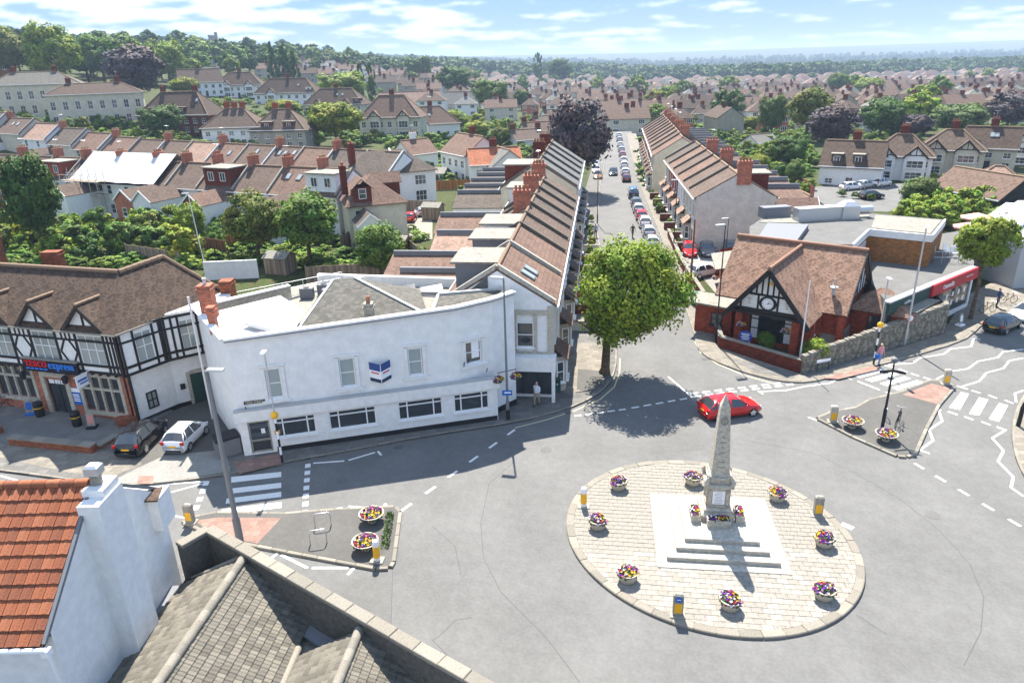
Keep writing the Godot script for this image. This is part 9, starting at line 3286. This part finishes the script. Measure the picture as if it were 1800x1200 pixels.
# ---------- vehicles ----------
func car_meshes(kind: String) -> Dictionary:
	if mesh_cache.has("car_" + kind): return mesh_cache["car_" + kind]
	var S := {"hatch": [4.2, 0.89, 1.44], "small": [3.5, 0.82, 1.47], "suv": [4.2, 0.90, 1.58], "van": [4.6, 0.92, 1.85]}[kind] as Array
	var L: float = S[0]
	var W: float = S[1]
	var H: float = S[2]
	var st := [[0.0, 0.80, 0.40, 0.0], [0.012, 0.92, 0.58, 0.0], [0.04, 0.97, 0.64, 0.645], [0.15, 1.0, 0.645, 0.93], [0.21, 1.0, 0.64, 0.985], [0.40, 1.0, 0.63, 1.0], [0.43, 1.0, 0.63, 1.0], [0.57, 1.0, 0.62, 0.97], [0.74, 0.99, 0.61, 0.62], [0.86, 0.97, 0.56, 0.0], [0.96, 0.88, 0.47, 0.0], [1.0, 0.72, 0.30, 0.0]]
	if kind == "van": st = [[0.0, 0.9, 0.55, 0.0], [0.008, 0.97, 0.6, 0.96], [0.05, 1.0, 0.6, 0.99], [0.3, 1.0, 0.6, 1.0], [0.33, 1.0, 0.6, 1.0], [0.58, 1.0, 0.6, 1.0], [0.60, 1.0, 0.6, 1.0], [0.68, 1.0, 0.59, 0.96], [0.86, 0.98, 0.56, 0.57], [0.94, 0.94, 0.50, 0.0], [0.985, 0.84, 0.42, 0.0], [1.0, 0.72, 0.28, 0.0]]
	var ring := func(s: Array) -> Array:
		var z: float = (s[0] - 0.5) * L
		var w: float = s[1] * W
		var yb: float = s[2] * H
		var cab: bool = s[3] > 0.0
		var yr: float = s[3] * H if cab else yb + 0.03
		var rw := w * (0.92 - 0.30 * clampf((yr - yb) / (H * 0.36), 0, 1)) if cab else w * 0.82
		return [V3(w * 0.84, 0.20, z), V3(w * 0.97, 0.30, z), V3(w, minf(0.55, yb * 0.8), z), V3(w * 0.95, yb, z), V3(rw, yr - 0.04 if cab else yb + 0.02, z), V3(rw * 0.7, yr + (0.012 if cab else 0.0), z), V3(0, yr + 0.03, z)]
	var body := MB.new()
	var glass := MB.new()
	for i in st.size() - 1:
		var a: Array = ring.call(st[i])
		var c: Array = ring.call(st[i + 1])
		for k in 6:
			var cab: bool = st[i][3] > 0.0 and st[i + 1][3] > 0.0
			var slope := absf(st[i][3] - st[i + 1][3]) > 0.2 or (i == 2 and kind != "van") or (kind != "van" and i == 7)
			var m := glass if cab and ((k == 3 and i != 5 and not (kind == "van" and i < 5)) or (k > 3 and slope)) else body
			for s in [1.0, -1.0]:
				var v := [a[k], c[k], c[k + 1], a[k + 1]]
				for j in 4: v[j] = V3(v[j].x * s, v[j].y, v[j].z)
				if s > 0: m.quad(v[1], v[0], v[3], v[2])
				else: m.quad(v[0], v[1], v[2], v[3])
	for i in [0, st.size() - 1]:
		var a: Array = ring.call(st[i])
		for k in 6:
			var p := [a[k], a[k + 1], V3(-a[k + 1].x, a[k + 1].y, a[k + 1].z), V3(-a[k].x, a[k].y, a[k].z)]
			if i == 0: body.quad(p[3], p[0], p[1], p[2])
			else: body.quad(p[0], p[3], p[2], p[1])
	for s in [-1.0, 1.0]:
		var pil := func(i: int, j: int) -> void:
			var a: Array = ring.call(st[i])
			var c: Array = ring.call(st[j])
			body.beam(V3(a[3].x * s, a[3].y, a[3].z), V3(c[4].x * s, c[4].y, c[4].z), 0.06, 0.07)
		pil.call(8, 7)
		pil.call(2, 3)
		pil.call(3, 4)
		body.ball(V3(s * (W + 0.08), st[7][2] * H + 0.06, (st[7][0] - 0.40) * L), V3(0.10, 0.07, 0.06), 8)
	var tyre := MB.new()
	tyre.tube([V3(-0.10, 0, 0), V3(-0.08, 0, 0), V3(0.08, 0, 0), V3(0.10, 0, 0)], [0.25, 0.31, 0.31, 0.25], 18)
	var rim := MB.new()
	rim.tube([V3(-0.105, 0, 0), V3(0.105, 0, 0)], [0.19, 0.19], 12)
	for i in 5: rim.box(V3(0, 0.15, 0).rotated(Vector3.RIGHT, TAU * i / 5), V3(0.22, 0.2, 0.06), Basis(Vector3.RIGHT, TAU * i / 5))
	var soft := SurfaceTool.new()
	soft.create_from(body.mesh(), 0)
	soft.generate_normals()
	var res := {"body": soft.commit(), "glass": glass.mesh(), "tyre": tyre.mesh(), "rim": rim.mesh(), "L": L, "W": W, "H": H}
	mesh_cache["car_" + kind] = res
	return res
func car(px: float, py: float, hx: float, hy: float, c: Color, kind: String, label: String, group := "", y := 0.0) -> void:
	var p := T(px, py)
	var d := G(px + hx, py + hy) - G(px - hx, py - hy)
	var ms := car_meshes(kind)
	var L: float = ms.L
	var W: float = ms.W
	var H: float = ms.H
	var t := thing("parked_car" if group or y >= 0.0 else "car", label, "car", V3(p.x, maxf(land(p.x, p.z), 0.0) + absf(y) + 0.005, p.z), group, true, atan2(d.x, d.z))
	t.scale = Vector3.ONE * 0.9
	put_mesh(t, "body", ms.body, paint_of(c))
	put_mesh(t, "windows", ms.glass, M.glass)
	for s in [[-1, -0.31], [1, -0.31], [-1, 0.31], [1, 0.31]]:
		var w := put_mesh(t, "wheel", ms.tyre, M.rubber)
		w.position = V3(s[0] * (W - 0.08), 0.31, s[1] * L)
		put_mesh(w, "rim", ms.rim, M.steel)
	for s in [-1.0, 1.0]:
		part(t, "headlight", M.plastic_white, func(b): b.ball(V3(s * W * 0.70, H * 0.43, L * 0.462), V3(0.19, 0.07, 0.10), 8))
		part(t, "tail_light", tint(lin(0.35, 0.01, 0.01), 0.3), func(b): b.bevel_box(V3(s * W * 0.80, H * 0.57, -L * 0.487), V3(0.22, 0.2, 0.10), 0.02))
	part(t, "rear_plate", M.yellow, func(b): b.box(V3(0, H * 0.44, -L * 0.5 - 0.012), V3(0.5, 0.11, 0.02)))
	part(t, "front_plate", M.plastic_white, func(b): b.box(V3(0, 0.42, L * 0.5 + 0.01), V3(0.5, 0.11, 0.02)))
	part(t, "bumper_trim", M.rubber, func(b): b.box(V3(0, 0.30, -L * 0.497), V3(W * 1.3, 0.14, 0.06)))
func build_vehicles() -> void:
	var white := lin(0.72, 0.72, 0.72)
	var silver := lin(0.42, 0.43, 0.44)
	var grey := lin(0.10, 0.105, 0.11)
	var black := lin(0.010, 0.010, 0.012)
	var red := lin(0.50, 0.012, 0.012)
	car(1282, 727, 40, -6, red, "hatch", "red hatchback driving round behind the obelisk", "", -0.001)
	car(253, 782, 24, -24, black, "suv", "black crossover car parked beside the forecourt", "", 0.12)
	car(330, 780, 26, -26, white, "small", "small white hatchback parked before the green door", "", 0.12)
	car(1762, 578, 26, -12, lin(0.012, 0.03, 0.025), "hatch", "dark green hatchback parked by the kerb under the street tree")
	car(1806, 558, -26, 10, white, "hatch", "white car parked facing the dark green hatchback")
	car(1211, 446, 2, 6, red, "hatch", "red hatchback parked below the blank gable")
	car(1243, 446, 2, 6, grey, "hatch", "grey hatchback parked beside the red one")
	car(1284, 446, 2, 6, grey, "suv", "dark car parked in the corner behind the clock hall")
	car(1236, 484, 10, -2, white, "hatch", "white car parked behind the low wall by the outbuilding")
	car(1496, 333, 12, -1, white, "hatch", "white car on the drive, first from the brick wall")
	car(1520, 330, 12, -2, silver, "hatch", "silver car on the drive between two white ones")
	car(1549, 327, 12, -2, white, "suv", "white estate on the drive before the white house")
	car(1532, 349, 14, -1, black, "hatch", "black saloon crossing the car park")
	car(752, 378, 20, -2, white, "hatch", "white car parked in the back yard by the garage doors")
	car(722, 388, 6, -10, red, "small", "red and white car nose-on in the back yard")
	var k := 0
	for q in [[1149, 431, silver, "hatch"], [1143, 413, silver, "hatch"], [1136, 397, white, "suv"], [1130, 384, red, "hatch"], [1125, 372, silver, "hatch"], [1121, 361, grey, "hatch"], [1116, 346, lin(0.08, 0.12, 0.18), "van"], [1104, 318, lin(0.12, 0.02, 0.03), "hatch"], [1102, 307, white, "hatch"], [1100, 297, white, "suv"], [1099, 288, white, "hatch"], [1097, 279, lin(0.4, 0.2, 0.22), "hatch"], [1095, 271, silver, "hatch"], [1093, 263, white, "hatch"], [1092, 255, silver, "hatch"], [1091, 248, white, "hatch"]]:
		car(q[0] - 3, q[1], -2, -7, q[2], q[3], "%s parked along the street's east kerb" % ["silver hatchback", "second silver hatchback", "white estate", "red hatchback", "pale silver hatchback behind the red one", "dark grey hatchback", "blue-grey van", "dark maroon hatchback", "white hatchback after the maroon one", "white estate after the side lane", "white car before the pink one", "dull pink car", "silver car after the pink one", "far white car", "far silver car", "last white car"][k], "cars parked along the street")
		k += 1
	for q in [[1047, 314, lin(0.25, 0.13, 0.05), "suv", "brown estate parked under the copper beech"], [1044, 304, white, "hatch", "white car parked behind the brown estate"], [1043, 296, white, "hatch", "second white car parked under the copper beech"], [1074, 308, black, "hatch", "black car driving down the middle of the street"]]:
		car(q[0] + 4, q[1], -1, 7, q[2], q[3], q[4])
# ---------- people ----------
func person(p: Vector3, turn: float, h: float, top: Array, legs: Array, hair: Array, label: String, stride := 0.12, bag := false) -> void:
	var t := thing("person", label, "person", p, "", true, turn)
	var s := h / 1.75
	var skin := [0.50, 0.28, 0.19]
	var b := MB.new()
	b.colored = true
	var limb := func(c: Array, pts: Array, rad: Array, n := 10) -> void:
		b.col = Color(c[0], c[1], c[2])
		var pp := []
		var rr := []
		for i in pts.size():
			pp.append(V3(pts[i][0], pts[i][1], pts[i][2]) * s)
			rr.append(rad[i] * s)
		b.tube(pp, rr, n)
	for q in [[-1.0, stride], [1.0, -stride]]:
		var x: float = q[0]
		var z: float = q[1]
		limb.call(legs, [[x * 0.085, 0.92, 0], [x * 0.10, 0.70, z * 0.5], [x * 0.10, 0.48, z * 0.9 + 0.03], [x * 0.10, 0.28, z - 0.02], [x * 0.10, 0.07, z * 1.2 - 0.02]], [0.10, 0.092, 0.065, 0.058, 0.045])
		limb.call([0.02, 0.018, 0.016], [[x * 0.10, 0.05, z * 1.2 - 0.07], [x * 0.10, 0.05, z * 1.2 + 0.04], [x * 0.10, 0.035, z * 1.2 + 0.17]], [0.05, 0.052, 0.036], 8)
		limb.call(top, [[x * 0.17, 1.43, 0], [x * 0.235, 1.30, -z * 0.3], [x * 0.26, 1.10, -z * 0.8]], [0.062, 0.055, 0.045], 8)
		limb.call(skin, [[x * 0.26, 1.12, -z * 0.8], [x * 0.26, 0.98, -z * 1.0 + 0.05], [x * 0.25, 0.86, -z * 1.1 + 0.10]], [0.040, 0.035, 0.026], 8)
		for f in 5: limb.call(skin, [[x * 0.25, 0.87, -z * 1.1 + 0.10 + (f - 2) * 0.016], [x * (0.25 - (0.03 if f == 4 else 0.0)), 0.80 + absf(f - 2) * 0.008, -z * 1.1 + 0.115 + (f - 2) * 0.018], [x * 0.235, 0.775 + absf(f - 2) * 0.01, -z * 1.1 + 0.13 + (f - 2) * 0.016]], [0.011, 0.010, 0.008], 5)
	limb.call(legs, [[0, 0.86, 0], [0, 0.93, 0], [0, 1.01, 0]], [0.13, 0.16, 0.145], 12)
	limb.call(top, [[0, 0.97, 0], [0, 1.08, 0], [0, 1.25, 0.01], [0, 1.38, 0], [0, 1.46, 0], [0, 1.50, 0]], [0.155, 0.145, 0.165, 0.17, 0.12, 0.06], 12)
	limb.call(skin, [[0, 1.46, 0], [0, 1.56, 0.01]], [0.055, 0.055], 8)
	b.col = Color(skin[0], skin[1], skin[2])
	b.ball(V3(0, 1.635, 0.015) * s, V3(0.075, 0.115, 0.095) * s, 12)
	b.ball(V3(0, 1.62, 0.115) * s, V3(0.014, 0.024, 0.02) * s, 6)
	for x in [-1.0, 1.0]: b.ball(V3(x * 0.077, 1.63, 0.01) * s, V3(0.012, 0.03, 0.018) * s, 6)
	b.col = Color(0.03, 0.02, 0.02)
	for x in [-1.0, 1.0]: b.ball(V3(x * 0.032, 1.645, 0.103) * s, V3(0.012, 0.008, 0.006) * s, 6)
	b.col = Color(0.35, 0.12, 0.10)
	b.ball(V3(0, 1.575, 0.102) * s, V3(0.025, 0.007, 0.006) * s, 6)
	put(t, "body", b, M.petals)
	part(t, "hair", tint(lin(hair[0], hair[1], hair[2]), 0.8), func(m): m.ball(V3(0, 1.67, -0.012) * s, V3(0.083, 0.095, 0.096) * s, 10))
	if bag: part(t, "bag", M.sign_blue, func(m): m.bevel_box(V3(-0.33, 0.82, 0.02) * s, V3(0.14, 0.36, 0.3) * s, 0.05))
func build_people() -> void:
	person(G(944, 712, 0.11), -0.5, 1.66, [0.62, 0.66, 0.74], [0.27, 0.22, 0.17], [0.30, 0.22, 0.17], "person in white shirt and tan trousers walking past the glazed corner", 0.16)
	person(G(1545, 642, 0.11), 0.4, 1.66, [0.55, 0.25, 0.27], [0.16, 0.22, 0.36], [0.55, 0.42, 0.30], "person in pink top carrying a blue bag beside the crossing beacon", 0.06, true)
	person(G(1047, 417, 0.11), 3.0, 1.7, [0.20, 0.24, 0.34], [0.06, 0.06, 0.08], [0.05, 0.03, 0.02], "person in blue-grey jacket walking up the west footway", 0.16)
	person(G(1112, 418), 0.2, 1.75, [0.05, 0.06, 0.04], [0.10, 0.11, 0.04], [0.03, 0.02, 0.02], "person in dark top crossing the street", 0.18)
	person(G(1018, 414, 0.11), 0.3, 1.7, [0.55, 0.45, 0.45], [0.35, 0.10, 0.10], [0.10, 0.06, 0.04], "person in pale top by the front garden walls", 0.1)
	person(G(1752, 540, 0.11), 0.6, 1.72, [0.03, 0.06, 0.14], [0.03, 0.04, 0.08], [0.05, 0.03, 0.02], "person in navy standing between the bicycles", 0.05)
